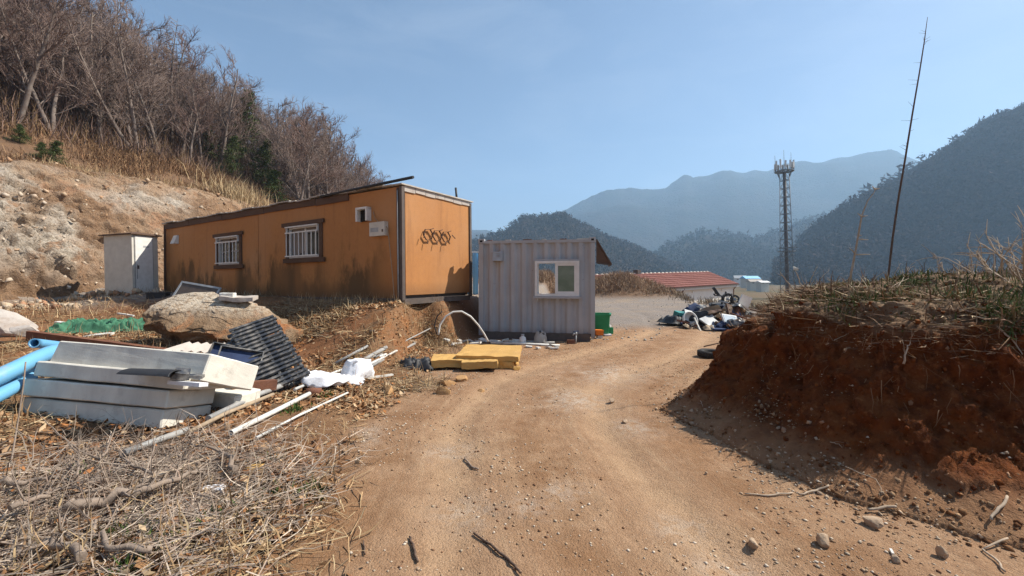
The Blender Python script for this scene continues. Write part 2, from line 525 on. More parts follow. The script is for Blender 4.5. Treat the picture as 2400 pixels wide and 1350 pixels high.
c = t.mix(t.ramp(t.noise(0.35, 5, 0.7, dist=0.5), 0.5, 0.62, 0, 0.75), c, t.mix(t.ramp(n2, 0.4, 0.6), (0.27, 0.175, 0.105), (0.36, 0.25, 0.165)))
t.bump(t.math('ADD', n2, t.math('MULTIPLY', n3, 0.35)), 0.9, 0.25)
M['rock'] = t.fin(c, 0.95, 0.12)

# ------------------------------------------------------------------ ground sheet
def axis(fine0, fine1, step, lo, hi, grow=1.09, cap=400):
    a = list(np.arange(fine0, fine1, step))
    st = step; p = fine1
    while p < hi:
        a.append(p); st = min(st * grow, cap); p += st
    a.append(hi)
    st = step; p = fine0 - step; b = []
    while p > lo:
        b.append(p); st = min(st * grow, cap); p -= st
    b.append(lo)
    return np.array(b[::-1] + a)
GX = 2700.0
xs = axis(-6.5, 4.5, 0.05, -GX, GX, 1.06)
ys = axis(1.6, 12.0, 0.05, -400, GX, 1.05)
X, Y = np.meshgrid(xs, ys)
nx, ny = len(xs), len(ys)
xf, yf = X.ravel(), Y.ravel()
zf = H0(xf, yf)
ii = np.arange(nx * ny).reshape(ny, nx)
FQ = np.stack([ii[:-1, :-1], ii[:-1, 1:], ii[1:, 1:], ii[1:, :-1]], -1).reshape(-1, 4)
me = np_mesh('ground', np.stack([xf, yf, zf], 1), FQ, True)
e = np.interp(yf, EDGE_Y, EDGE_X) - xf
wob = 0.35 * fbm(xf * 1.2, yf * 1.2, octs=4, seed=31)
s_ = hill_s(xf, yf)
far = ss(46, 58, yf)
drop_ = ss(12.8, 14.5, xf) * ss(14, 20, yf)
gravel_m = ss(12.5, 17.0, yf + 3.0 * fbm(xf * 0.25, yf * 0.25, octs=3, seed=40) - 0.25 * (xf - 5)) * (1 - far) * (1 - drop_)
litter_m = ss(-0.15, 0.35, e + wob) * (1 - ss(11.5, 14, yf)) * (1 - ss(0.3, 3, s_))
road_m = (1 - litter_m) * (1 - gravel_m)
bermm = np.exp(-(((xf - 8.6) / 4.2) ** 2 + ((yf - 33.5) / 2.9) ** 2)) + np.exp(-(((xf - 2) / 5) ** 2 + ((yf - 37) / 3.4) ** 2))
grass_m = np.clip(ss(4.2, 6.0, s_) + ss(0.15, 0.4, bermm) + drop_ * 0.8 + ss(38, 42, yf) * ss(-20, 0, -xf) * 0, 0, 1)
red_m = ss(0.1, 0.35, fbm(xf * 0.9, yf * 0.9, octs=3, seed=44) + 0.25) * litter_m * ss(6.0, 8.5, yf) * 0.75
rd = pldist(xf, yf, ROADC)
rut = np.exp(-((rd - 0.78) / 0.24) ** 2)
mid = np.exp(-(rd / 0.3) ** 2) + np.exp(-((rd - 1.4) / 0.25) ** 2)
add_col(me, 'm1', np.stack([road_m, gravel_m, far * (1 - ss(2, 6, s_))], 1))
add_col(me, 'm2', np.stack([red_m, grass_m, litter_m], 1))
blob = np.zeros_like(xf)
for (px_, py_, s_b) in ((1060, 1052, 0.16), (1310, 1155, 0.13), (1600, 1230, 0.12), (850, 1022, 0.2), (1090, 1195, 0.14), (1500, 1000, 0.2), (1340, 935, 0.35), (1250, 1190, 0.1), (1700, 1330, 0.12), (1420, 875, 0.5)):
    dd_ = 1600.0 / (py_ - HOR); bx_, by_ = (px_ - 1200) / F * dd_, dd_
    blob = np.maximum(blob, np.exp(-((xf - bx_) ** 2 + (yf - by_) ** 2) / (2 * s_b ** 2)))
add_col(me, 'm4', np.stack([rd / 4, blob, blob * 0], 1))
add_col(me, 'm3', np.stack([rut, mid, ss(12, 16, s_)], 1))
ground = link_mesh('ground', me, M['ground'])
ground['kind'] = 'structure'

# ------------------------------------------------------------------ red earth bank on the right
bx = axis(1.6, 5.6, 0.021, 1.55, 14, 1.06); by = axis(2.1, 7.0, 0.021, 1.2, 12.2, 1.06)
X, Y = np.meshgrid(bx, by); xf, yf = X.ravel(), Y.ravel()
z = MZ(xf, yf); g0 = H0(xf, yf)
ins = in_poly(xf, yf, MPOLY)
zz = np.where(z > 0.012, g0 + z, g0 - 0.05)
eps = 0.03
gxn = (MZ(xf + eps, yf) - MZ(xf - eps, yf)) / (2 * eps); gyn = (MZ(xf, yf + eps) - MZ(xf, yf - eps)) / (2 * eps)
nn = np.stack([-gxn, -gyn, np.ones_like(gxn)], 1); nn /= np.linalg.norm(nn, axis=1)[:, None]
steep = 1 - nn[:, 2]
amp = (0.07 + 0.26 * np.clip(steep, 0, 0.6)) * ss(0.03, 0.3, z)
dsp = fbm(xf * 3.2, yf * 3.2, zz * 3.2, octs=5, seed=51) * amp + fbm(xf * 8, yf * 8, zz * 8, octs=4, seed=56, ridged=True, gain=0.6) * amp * 0.42 + np.maximum(0, fbm(xf * 15, yf * 15, zz * 15, octs=2, seed=58)) * 0.045 * ss(0.05, 0.3, z)
co = np.stack([xf, yf, zz], 1) + nn * dsp[:, None]
ii = np.arange(len(bx) * len(by)).reshape(len(by), len(bx))
FQ = np.stack([ii[:-1, :-1], ii[:-1, 1:], ii[1:, 1:], ii[1:, :-1]], -1).reshape(-1, 4)
keep = (z[FQ] > 0.0).any(axis=1)
FQ = FQ[keep]
used = np.unique(FQ); remap = np.full(len(co), -1); remap[used] = np.arange(len(used))
me = np_mesh('earth_bank', co[used], remap[FQ], True)
topm = ss(0.95, 1.25, z + 0.12 * fbm(xf * 2, yf * 2, seed=60)) * (1 - ss(0.25, 0.5, steep))
footm = (1 - ss(0.03, 0.28, z + 0.1 * fbm(xf * 3, yf * 3, seed=61)))
add_col(me, 'm1', np.stack([topm, footm, z * 0], 1)[used])
bank = link_mesh('earth_bank', me, M['bank']); bank['kind'] = 'structure'

# ------------------------------------------------------------------ rock face of the hillside cut
u = np.linspace(0, 1, 130); v = np.concatenate([np.arange(5.5, 30, 0.075), np.arange(30, 40, 0.3)])
U, Vv = np.meshgrid(u, v); uf, vf = U.ravel(), Vv.ravel()
sx = -0.3 + uf * 7.2
toe = np.interp(vf, TOE_Y, TOE_X)
xf = toe - sx + 0.8 * fbm((toe - sx) * 0.18, vf * 0.18, octs=3, seed=5)
yf = vf
z = H0(xf, yf)
crag = fbm(xf * 0.7, yf * 0.7, z * 0.9, octs=5, seed=71, ridged=True, gain=0.65) * 0.55 + fbm(xf * 0.35, yf * 0.35, z * 0.35, octs=3, seed=72) * 0.6
lv = (z + 0.5 * yf * 0.3 + 0.5 * fbm(xf * 0.6, yf * 0.6, octs=3, seed=79)) / 0.55
crag = crag + 0.28 * (ss(0.15, 0.5, lv - np.floor(lv)) - 0.5) + 0.26 * fbm(xf * 3.1, yf * 3.1, z * 3.1, octs=4, seed=74, ridged=True, gain=0.65) + 0.12 * np.sign(fbm(xf * 2.1 + z, yf * 2.6, z * 2.1, octs=2, seed=70))
edge = ss(0, 0.12, uf) * (1 - ss(0.82, 1.0, uf))
off = edge * (0.3 + crag * (0.85 - 0.45 * ss(15, 20, yf))) - (1 - edge) * 0.06
co = np.stack([xf + off * 0.72, yf - off * 0.25, z + off * 0.55], 1)
nu, nv = len(u), len(v)
ii = np.arange(nu * nv).reshape(nv, nu)
FQ = np.stack([ii[:-1, :-1], ii[:-1, 1:], ii[1:, 1:], ii[1:, :-1]], -1).reshape(-1, 4)[:, ::-1]
me = np_mesh('rock_face', co, FQ, False)
redm = ss(0.0, 0.3, fbm(xf * 0.3, yf * 0.3, z * 0.3, octs=3, seed=75) + 0.55 * ss(14, 20, yf) - 0.25)
soilm = np.clip(0.9 * ss(-0.05, 0.25, fbm(xf * 0.5, yf * 0.5, z * 0.5, octs=4, seed=78) + 0.75 * ss(15.2, 18, yf) - 0.62) + 1 - ss(0.06, 0.2, uf + 0.08 * fbm(xf, yf, seed=77)) + ss(0.72, 0.9, uf + 0.12 * fbm(xf * .7, yf * .7, seed=76)), 0, 1)
add_col(me, 'm1', np.stack([redm, soilm, uf * 0], 1))
rf = link_mesh('rock_face', me, M['rock']); rf['kind'] = 'structure'

# ------------------------------------------------------------------ hills and mountains
def hillmat(name, c1, c2, sc):
    t = NT(name)
    c = t.mix(t.ramp(t.noise(sc, 6, 0.65), 0.35, 0.65), c1, c2)
    c = t.mix(t.ramp(t.noise(sc * 5, 4, 0.65), 0.4, 0.7, 0, 0.6), c, tuple(q * 0.55 for q in c1))
    t.bump(t.noise(sc * 6, 5, 0.7), 0.8, 0.6 / sc)
    return t.fin(c, 1.0, 0.0)
M['hill_far'] = hillmat('far_mountain_woods', (0.085, 0.075, 0.06), (0.05, 0.055, 0.04), 0.012)
M['hill_mid'] = hillmat('mid_hill_woods', (0.095, 0.075, 0.06), (0.055, 0.055, 0.042), 0.04)
M['hill_right'] = hillmat('dark_hill_woods', (0.09, 0.068, 0.058), (0.06, 0.05, 0.044), 0.06)

def ridge_hill(name, crest, depth_c, depth_f, matl, seed, rough, nu=160, nv=46, zf=-5.0, back=1.0):
    """hill built as a surface from its foot (v=0) over the crest (v=1) and down the far side"""
    px = np.linspace(crest[0][0], crest[-1][0], nu)
    py = np.interp(px, [c[0] for c in crest], [c[1] for c in crest])
    v = np.concatenate([np.linspace(0, 1, nv), 1 + np.linspace(0, 1, 12)[1:] * back])
    PX, Vv = np.meshgrid(px, v); PY = np.broadcast_to(py, PX.shape)
    dc = depth_c if not callable(depth_c) else depth_c(PX)
    df = depth_f if not callable(depth_f) else depth_f(PX)
    D = df + (dc - df) * Vv
    zc = CAM_H + (HOR - PY) / F * dc
    prof = np.where(Vv <= 1, np.sin(np.clip(Vv, 0, 1) * pi / 2) ** 1.15, np.cos(np.clip(Vv - 1, 0, 1) * pi / 2))
    x = (PX - 1200) / F * D; y = D
    sc = 3.0 / (dc - df)
    n = fbm(x * sc, y * sc, octs=5, seed=seed, ridged=True) * (1 - np.abs(np.clip(Vv, 0, 2) - 1) ** 6)
    z = zf + (zc - zf) * prof + n * rough * (0.25 + 0.75 * np.clip(np.abs(Vv - 1) * 3, 0, 1)) * prof
    co = np.stack([x.ravel(), y.ravel(), z.ravel()], 1)
    a, b = PX.shape
    ii = np.arange(a * b).reshape(a, b)
    FQ = np.stack([ii[:-1, :-1], ii[:-1, 1:], ii[1:, 1:], ii[1:, :-1]], -1).reshape(-1, 4)
    me = np_mesh(name, co, FQ, True)
    o = link_mesh(name, me, matl); o['kind'] = 'structure'
    return o, (x, y, z, Vv)

FARC = [(300, 640), (700, 600), (960, 575), (1050, 560), (1105, 553), (1140, 554), (1185, 566), (1240, 548), (1330, 510), (1375, 486), (1420, 469), (1440, 466), (1470, 463),
        (1520, 462), (1560, 456), (1590, 440), (1605, 432), (1625, 436), (1660, 427), (1690, 412), (1712, 409), (1745, 417), (1770, 411), (1800, 416), (1840, 405), (1880, 404),
        (1910, 406), (1950, 395), (1990, 391), (2030, 382), (2080, 377), (2105, 383), (2140, 399), (2200, 412), (2300, 440), (2500, 470), (2900, 560)]
far_o, _ = ridge_hill('far_mountain', FARC, 2250, 1150, M['hill_far'], 81, 60, 360, 60, back=0.35)
MIDC = [(1500, 640), (1560, 585), (1640, 560), (1700, 566), (1770, 580), (1830, 562), (1890, 536), (1950, 530), (2050, 540), (2300, 590)]
mid2_o, mid2 = ridge_hill('middle_ridge', MIDC, 1000, 620, M['hill_mid'], 84, 25, 160, 40, back=0.5)
LOWC = [(1540, 650), (1590, 618), (1650, 590), (1720, 582), (1790, 592), (1850, 612), (1900, 640)]
low_o, low = ridge_hill('low_wooded_knoll', LOWC, 820, 600, M['hill_mid'], 86, 10, 90, 30, back=0.8)
LEFC = [(860, 640), (1000, 605), (1110, 585), (1180, 560), (1230, 526), (1280, 522), (1320, 519), (1350, 538), (1400, 560), (1450, 580), (1510, 602), (1560, 632), (1600, 650)]
lef_o, lef = ridge_hill('wooded_hill', LEFC, 700, 420, M['hill_mid'], 88, 16, 110, 36, back=0.8)
RIGC = [(1815, 652), (1850, 628), (1880, 596), (1920, 560), (1970, 528), (2050, 474), (2150, 420), (2250, 362), (2330, 318), (2400, 285), (2500, 235), (2700, 170), (3000, 120), (3400, 160)]
rig_o, rig = ridge_hill('dark_wooded_hill', RIGC, 520, lambda q: 300 - 0.04 * (q - 1800), M['hill_right'], 90, 24, 170, 60, back=0.8)

# woods on those hills: too many to count, one mass each
def woods(name, surf, n, hgt, c1, c2, seed, label, vmax=1.25, spread=1.0, cards=11, vmin=0.0):
    x, y, z, V = surf
    r = np.random.default_rng(seed)
    a, b = x.shape
    vmask = V[:, 0]
    rows = np.where(vmask < vmax)[0]
    r0_ = np.where(vmask >= vmin)[0][0]
    fi = r.uniform(r0_, rows[-1] - 0.01, n); fj = r.uniform(0, b - 1.01, n)
    i0, j0 = fi.astype(int), fj.astype(int); ti, tj = fi - i0, fj - j0
    def bil(A): return (A[i0, j0] * (1 - ti) * (1 - tj) + A[i0 + 1, j0] * ti * (1 - tj) + A[i0, j0 + 1] * (1 - ti) * tj + A[i0 + 1, j0 + 1] * ti * tj)
    px, py, pz = bil(x), bil(y), bil(z)
    h = hgt * r.uniform(0.6, 1.3, n)
    k = cards
    # leaf/twig clumps: small irregular triangles through the crown's volume
    ang = r.uniform(0, 2 * pi, (n, k)); rad = np.sqrt(r.uniform(0, 1, (n, k))) * (h * 0.33 * spread)[:, None]
    hz = 0.2 + 0.85 * r.uniform(0, 1, (n, k)) ** 0.8
    cx = px[:, None] + np.cos(ang) * rad * (1.15 - hz * 0.6); cy = py[:, None] + np.sin(ang) * rad * (1.15 - hz * 0.6); cz = pz[:, None] + hz * h[:, None]
    ctr = np.stack([cx, cy, cz], -1).reshape(-1, 1, 3)
    sz = np.repeat(h * 0.125, k)[:, None, None]
    tri = r.normal(0, 1, (n * k, 3, 3)) * sz * np.array([0.9, 0.9, 1.0])
    Vt = (ctr + tri).reshape(-1, 3)
    # trunks
    tw = 0.018 * h
    tv = np.stack([np.stack([px - tw, py, pz - 0.5], 1), np.stack([px + tw, py, pz - 0.5], 1), np.stack([px, py, pz + h * 0.9], 1)], 1).reshape(-1, 3)
    Vt = np.concatenate([Vt, tv])
    Fc = np.arange(len(Vt)).reshape(-1, 3)
    mixv = np.clip(0.5 + 1.1 * fbm(px * 0.016, py * 0.016, pz * 0.016, octs=3, seed=seed + 40) + r.uniform(-0.3, 0.3, n), 0, 1)
    colr = np.array(c1)[None] * (1 - mixv)[:, None] + np.array(c2)[None] * mixv[:, None]
    colv = np.concatenate([np.repeat(np.repeat(colr, k, 0) * r.uniform(0.75, 1.25, (n * k, 1)), 3, 0), np.repeat(colr * 0.8, 3, 0)])
    me = np_mesh(name, Vt, Fc, False, colv)
    o = link_mesh(name, me, M['fol']); tag(o, label, 'woods', kind='stuff')
    return o
M['fol'] = colmat('woodland_foliage', 1.0, spec=0.0)
woods('right_hill_forest', rig, 19000, 8.0, (0.092, 0.068, 0.058), (0.058, 0.048, 0.042), 1, 'dark bluish forest covering the steep hill at the right edge', cards=11)
woods('crest_trees', rig, 420, 15.0, (0.10, 0.078, 0.068), (0.07, 0.058, 0.05), 7, 'taller bare trees fringing the crest of the steep right hill', vmin=0.93, vmax=1.1, cards=9, spread=0.8)
woods('knoll_forest', low, 3600, 9, (0.09, 0.07, 0.058), (0.05, 0.05, 0.038), 2, 'hazy woods on the low knoll beyond the red tiled roof')
woods('left_hill_forest', lef, 8000, 8.0, (0.098, 0.076, 0.062), (0.058, 0.056, 0.042), 3, 'hazy woods on the hill rising behind the grey container')
woods('ridge_forest', mid2, 2600, 13, (0.07, 0.058, 0.045), (0.035, 0.045, 0.028), 4, 'blue hazed woods on the middle ridge under the far mountain')
# ------------------------------------------------------------------ object materials
def wall_mat():
    t = NT('orange_wall_paint')
    co = t.co('Object'); z = t.sepx(co)
    n = t.noise(1.1, 5, 0.6)
    c = t.mix(t.ramp(n, 0.3, 0.7), (0.465, 0.21, 0.07), (0.405, 0.17, 0.053))
    c = t.mix(t.ramp(t.noise(9, 5, 0.65), 0.45, 0.8, 0, 0.35), c, (0.28, 0.12, 0.04))
    c = t.mix(t.ramp(t.noise(0.55, 4, 0.6), 0.45, 0.7, 0, 0.5), c, (0.52, 0.29, 0.14))
    c = t.mix(t.ramp(t.noise(2.0, 6, 0.7, t.co('Object', (3.0, 1.0, 0.12))), 0.56, 0.74, 0, 0.55), c, (0.20, 0.085, 0.035))
    # mould creeping up from the base in vertical streaks
    st = t.noise(1.5, 6, 0.7, t.co('Object', (1.1, 1.0, 0.4)))
    reach = t.math('SUBTRACT', t.ramp(st, 0.34, 0.66, 0.1, 1.7), z[2])
    m = t.ramp(reach, -0.15, 0.45)
    patch = t.ramp(t.noise(0.55, 3, 0.5, t.co('Object', (1.0, 1.0, 0.2))), 0.36, 0.54)
    front_only = t.ramp(z[0], 11.75, 11.85, 0.75, 0.05)
    c = t.mix(t.math('MULTIPLY', t.math('MULTIPLY', m, patch), front_only), c, (0.04, 0.032, 0.014))
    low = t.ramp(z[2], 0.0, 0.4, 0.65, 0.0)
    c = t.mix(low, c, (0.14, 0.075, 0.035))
    t.bump(t.noise(28, 4, 0.6), 0.25, 0.01)
    return t.fin(c, 0.75, 0.3)
M['orange'] = wall_mat()
M['brown_trim'] = pm('weathered_brown_trim', (0.13, 0.075, 0.045), (0.085, 0.05, 0.035), 5, 0.8, bump=0.3, stretch=(0.4, 1, 1))
M['dark_trim'] = pm('dark_grey_brown_steel', (0.085, 0.07, 0.062), (0.13, 0.10, 0.085), 6, 0.7, bump=0.2)
M['white_metal'] = pm('white_painted_metal', (0.74, 0.73, 0.70), (0.62, 0.60, 0.56), 7, 0.5, dirt=(0.35, 0.28, 0.2), dirt_sc=4, dirt_amt=(0.62, 0.8))
M['white_plastic'] = pm('white_plastic', (0.72, 0.72, 0.70), (0.60, 0.60, 0.58), 5, 0.45)
M['cream'] = pm('cream_paint', (0.62, 0.59, 0.52), (0.5, 0.47, 0.41), 4, 0.6)
M['black'] = pm('black_plastic', (0.022, 0.023, 0.026), (0.035, 0.036, 0.04), 8, 0.55, bump=0.15)
M['rack'] = pm('black_rack_plastic', (0.028, 0.031, 0.038), (0.05, 0.053, 0.06), 9, 0.42, spec=0.5, dirt=(0.30, 0.27, 0.23), dirt_sc=7, dirt_amt=(0.47, 0.7))  # pale dust, strengthened to paint light highlights onto the slats
M['dark_hole'] = pm('dark_inside', (0.02, 0.018, 0.016), None, 3, 0.9)
M['roof_sheet'] = pm('pale_roof_sheet', (0.55, 0.52, 0.47), (0.36, 0.31, 0.26), 3, 0.7, bump=0.3)
M['rusty'] = pm('rusty_steel', (0.20, 0.085, 0.045), (0.13, 0.055, 0.035), 6, 0.85, bump=0.4)
M['curtain'] = pm('window_cloth', (0.30, 0.26, 0.22), (0.2, 0.17, 0.145), 6, 0.9, stretch=(6, 1, 0.4))
M['blue_sheet'] = pm('light_blue_sheet', (0.25, 0.55, 0.78), (0.20, 0.46, 0.70), 3, 0.5)
M['green_bin'] = pm('green_bin_plastic', (0.01, 0.17, 0.065), (0.02, 0.22, 0.09), 3, 0.45, dirt=(0.12, 0.11, 0.07), dirt_sc=3, dirt_amt=(0.6, 0.85))
M['orange_plastic'] = pm('orange_plastic', (0.75, 0.20, 0.02), (0.6, 0.16, 0.02), 5, 0.5)
M['blue_pipe'] = pm('blue_water_pipe', (0.13, 0.36, 0.58), (0.16, 0.40, 0.60), 2, 0.38, spec=0.5, dirt=(0.28, 0.35, 0.40), dirt_sc=3, dirt_amt=(0.58, 0.8))
M['grey_pipe'] = pm('grey_steel_pipe', (0.36, 0.355, 0.34), (0.26, 0.25, 0.235), 8, 0.6, dirt=(0.25, 0.18, 0.12), dirt_sc=5, dirt_amt=(0.55, 0.75))
M['white_pvc'] = pm('white_pvc', (0.70, 0.69, 0.65), (0.55, 0.53, 0.48), 6, 0.5, dirt=(0.32, 0.25, 0.18), dirt_sc=5, dirt_amt=(0.55, 0.8))
M['wood_pale'] = pm('weathered_wood', (0.40, 0.31, 0.21), (0.30, 0.22, 0.15), 9, 0.85, bump=0.4, stretch=(0.3, 1, 1))
M['yellow_foam'] = pm('yellow_insulation_foam', (0.52, 0.315, 0.105), (0.46, 0.27, 0.085), 4, 0.9, bump=0.3, bsc=40, dirt=(0.42, 0.25, 0.10), dirt_sc=2.5, dirt_amt=(0.55, 0.8))
M['sack'] = pm('white_woven_sack', (0.78, 0.78, 0.80), (0.68, 0.68, 0.70), 6, 0.6, bump=0.3, bsc=30)
M['greybag'] = pm('grey_dirty_bag', (0.42, 0.40, 0.37), (0.30, 0.28, 0.25), 6, 0.8, bump=0.3)
M['net'] = pm('green_net', (0.035, 0.13, 0.07), (0.07, 0.20, 0.12), 14, 0.8, bump=0.5, bsc=70)
M['concrete'] = pm('pale_concrete', (0.50, 0.45, 0.40), (0.38, 0.33, 0.29), 4, 0.9, bump=0.5, bsc=20, dirt=(0.28, 0.2, 0.15), dirt_sc=2, dirt_amt=(0.55, 0.75))
M['stone'] = pm('pale_brown_stone', (0.42, 0.31, 0.21), (0.32, 0.22, 0.145), 6, 0.95, bump=0.6, bsc=25, bdist=0.01)
M['stone_orange'] = pm('ochre_clod', (0.46, 0.27, 0.12), (0.36, 0.20, 0.09), 7, 0.95, bump=0.6, bsc=25)
M['bark'] = pm('dry_grey_bark', (0.30, 0.235, 0.185), (0.20, 0.15, 0.115), 14, 0.95, bump=0.5, bsc=60)
M['bark_dark'] = pm('dark_bark', (0.085, 0.055, 0.04), (0.13, 0.085, 0.06), 14, 0.95, bump=0.4, bsc=60)
M['stalk'] = pm('dead_pale_stalk', (0.44, 0.35, 0.26), (0.32, 0.24, 0.17), 14, 0.9)
M['tread'] = pm('black_rubber', (0.025, 0.024, 0.024), (0.05, 0.046, 0.042), 7, 0.85, bump=0.3)
M['cloth_blue'] = pm('dark_blue_cloth', (0.035, 0.055, 0.12), (0.02, 0.03, 0.07), 5, 0.9)
M['teal'] = pm('teal_sheet', (0.04, 0.24, 0.22), (0.03, 0.16, 0.16), 5, 0.6)
M['tan'] = pm('tan_board', (0.46, 0.35, 0.22), (0.36, 0.26, 0.16), 5, 0.8)
M['tin'] = pm('grey_sheet_metal', (0.40, 0.42, 0.43), (0.28, 0.29, 0.30), 5, 0.5)

t = NT('eps_foam_weathered')
n = t.noise(1.3, 5, 0.6, t.co('Object', (2.2, 1, 1)), dist=0.4)
c = t.mix(t.ramp(n, 0.35, 0.68), (0.72, 0.69, 0.60), (0.53, 0.50, 0.445))
c = t.mix(t.ramp(t.noise(5, 6, 0.7), 0.55, 0.75, 0, 0.7), c, (0.40, 0.36, 0.31))
t.bump(t.noise(60, 3, 0.6), 0.3, 0.006)
M['foam'] = t.fin(c, 0.9, 0.2)

t = NT('container_paint')
co = t.co('Object'); z = t.sepx(co)
c = t.mix(t.ramp(t.noise(1.2, 5, 0.6), 0.3, 0.7), (0.33, 0.34, 0.355), (0.40, 0.405, 0.415))
c = t.mix(t.ramp(t.noise(3.5, 6, 0.7, t.co('Object', (3, 1, 0.35))), 0.52, 0.72, 0, 0.6), c, (0.31, 0.265, 0.24))
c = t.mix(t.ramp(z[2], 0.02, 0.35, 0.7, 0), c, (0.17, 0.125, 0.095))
c = t.mix(t.ramp(t.noise(6, 6, 0.75), 0.66, 0.72), c, (0.12, 0.055, 0.035))
M['container'] = t.fin(c, 0.65, 0.3)

t = NT('clear_window_glass')
t.b.inputs['Transmission Weight'].default_value = 0.9
M['glass_green'] = t.fin((0.45, 0.58, 0.50), 0.12, 0.5)
t = NT('dark_window_glass')
M['glass_dark'] = t.fin((0.035, 0.038, 0.04), 0.08, 0.6)

# ------------------------------------------------------------------ orange site office
bld = thing('site_office', 'long orange brown prefab cabin with two barred windows on the raised terrace', 'cabin',
            (-12.78, 15.75, 1.0), (0, -0.011, math.atan2(-0.51, 0.86)))
BL, BW, BH = 12.0, 2.57, 2.55
SEAM = 6.15
wins = [(3.85, 5.15, 0.98, 1.86), (7.68, 9.05, 1.06, 1.92)]
def wall_with_hole(x0, x1, w, name):
    mb = MB(); a, b, lo, hi = w; T = 0.08
    for (p, q, r, s) in ((x0, a, 0, BH), (b, x1, 0, BH), (a, b, 0, lo), (a, b, hi, BH)):
        mb.box(((p + q) / 2, T / 2, (r + s) / 2), (q - p, T, s - r))
    return mb.build(name, M['orange'], bld)
wall_with_hole(0, SEAM - 0.012, wins[0], 'wall')
wall_with_hole(SEAM + 0.012, BL - 0.02, wins[1], 'wall')
MB().box((SEAM, 0.05, BH / 2), (0.03, 0.06, BH)).build('wall_seam', M['brown_trim'], bld)
MB().box((BL - 0.04, BW / 2 + 0.04, BH / 2 + 0.03), (0.08, BW - 0.1, BH - 0.1)).build('wall', M['orange'], bld)
MB().box((0.04, BW / 2 + 0.04, BH / 2), (0.08, BW - 0.1, BH - 0.02)).build('wall', M['orange'], bld)
MB().box((BL / 2, BW - 0.04, BH / 2), (BL - 0.2, 0.08, BH - 0.02)).build('wall', M['orange'], bld)
MB().box((BL / 2, BW / 2, 0.04), (BL - 0.2, BW - 0.2, 0.08)).build('floor', M['dark_trim'], bld)
MB().box((BL / 2, -0.012, -0.06), (BL, 0.07, 0.14)).box((BL - 0.02, BW / 2, -0.065), (0.07, BW - 0.08, 0.13)).build('base_beam', M['dark_trim'], bld)
# roof: sagging sheet with a ragged pale edge
rm = MB(); nseg = 40
for k in range(nseg):
    x0, x1 = -0.08 + (BL + 0.14) * k / nseg, -0.08 + (BL + 0.14) * (k + 1) / nseg
    zz = BH + 0.045 + 0.02 * math.sin(k * 1.1) + random.uniform(-0.008, 0.008)
    rm.box(((x0 + x1) / 2, BW / 2, zz + 0.02), (x1 - x0 + 0.01, BW + 0.16 + random.uniform(-0.02, 0.03), 0.03))
rm.build('roof', M['roof_sheet'], bld)
fm = MB()
for (a, b, dz) in ((-0.05, 1.9, -0.01), (1.92, 4.1, 0.005), (4.12, 6.5, 0.0), (6.52, 8.9, 0.012), (8.92, 10.2, -0.005)):
    fm.box(((a + b) / 2, -0.022, BH - 0.055 + dz), (b - a, 0.035, 0.17), (0, random.uniform(-0.006, 0.006), 0))
fm.build('eave_board', M['brown_trim'], bld)
em = MB(); em.tube([(9.2, -0.075, BH + 0.055), (10.6, -0.08, BH + 0.09), (BL + 0.42, -0.085, BH + 0.13)], 0.035, 8)
em.build('eave_pipe', M['black'], bld)
gm = MB()
for k in range(7):
    y0, y1 = 0.05 + k * 0.355, 0.05 + k * 0.355 + 0.34
    gm.box((BL + 0.012, (y0 + y1) / 2, BH - 0.035 + random.uniform(-0.015, 0.015)), (0.03, y1 - y0, 0.13), (random.uniform(-0.02, 0.02), 0, 0))
gm.build('gable_flashing', M['concrete'], bld)
MB().box((BL - 0.005, -0.01, BH / 2 - 0.02), (0.09, 0.09, BH + 0.02)).build('corner_post', M['dark_trim'], bld)
MB().box((BL - 0.13, -0.008, BH / 2 - 0.02), (0.04, 0.05, BH)).build('corner_post', M['dark_trim'], bld)
MB().box((BL - 0.005, BW - 0.01, BH / 2 - 0.02), (0.08, 0.08, BH + 0.02)).build('corner_post', M['dark_trim'], bld)
MB().box((-0.005, -0.01, BH / 2 - 0.02), (0.07, 0.07, BH)).build('corner_post', M['brown_trim'], bld)
dp = MB(); dp.tube([(BL - 0.075, -0.075, BH - 0.1), (BL - 0.07, -0.075, 0.4), (BL - 0.06, -0.075, 0.0)], 0.014, 6)
dp.build('conduit', M['grey_pipe'], bld)
MB().tube([(BL - 0.25, BW - 0.25, BH), (BL - 0.29, BW - 0.25, BH + 0.42)], 0.03, 8).build('vent_pipe', M['black'], bld)
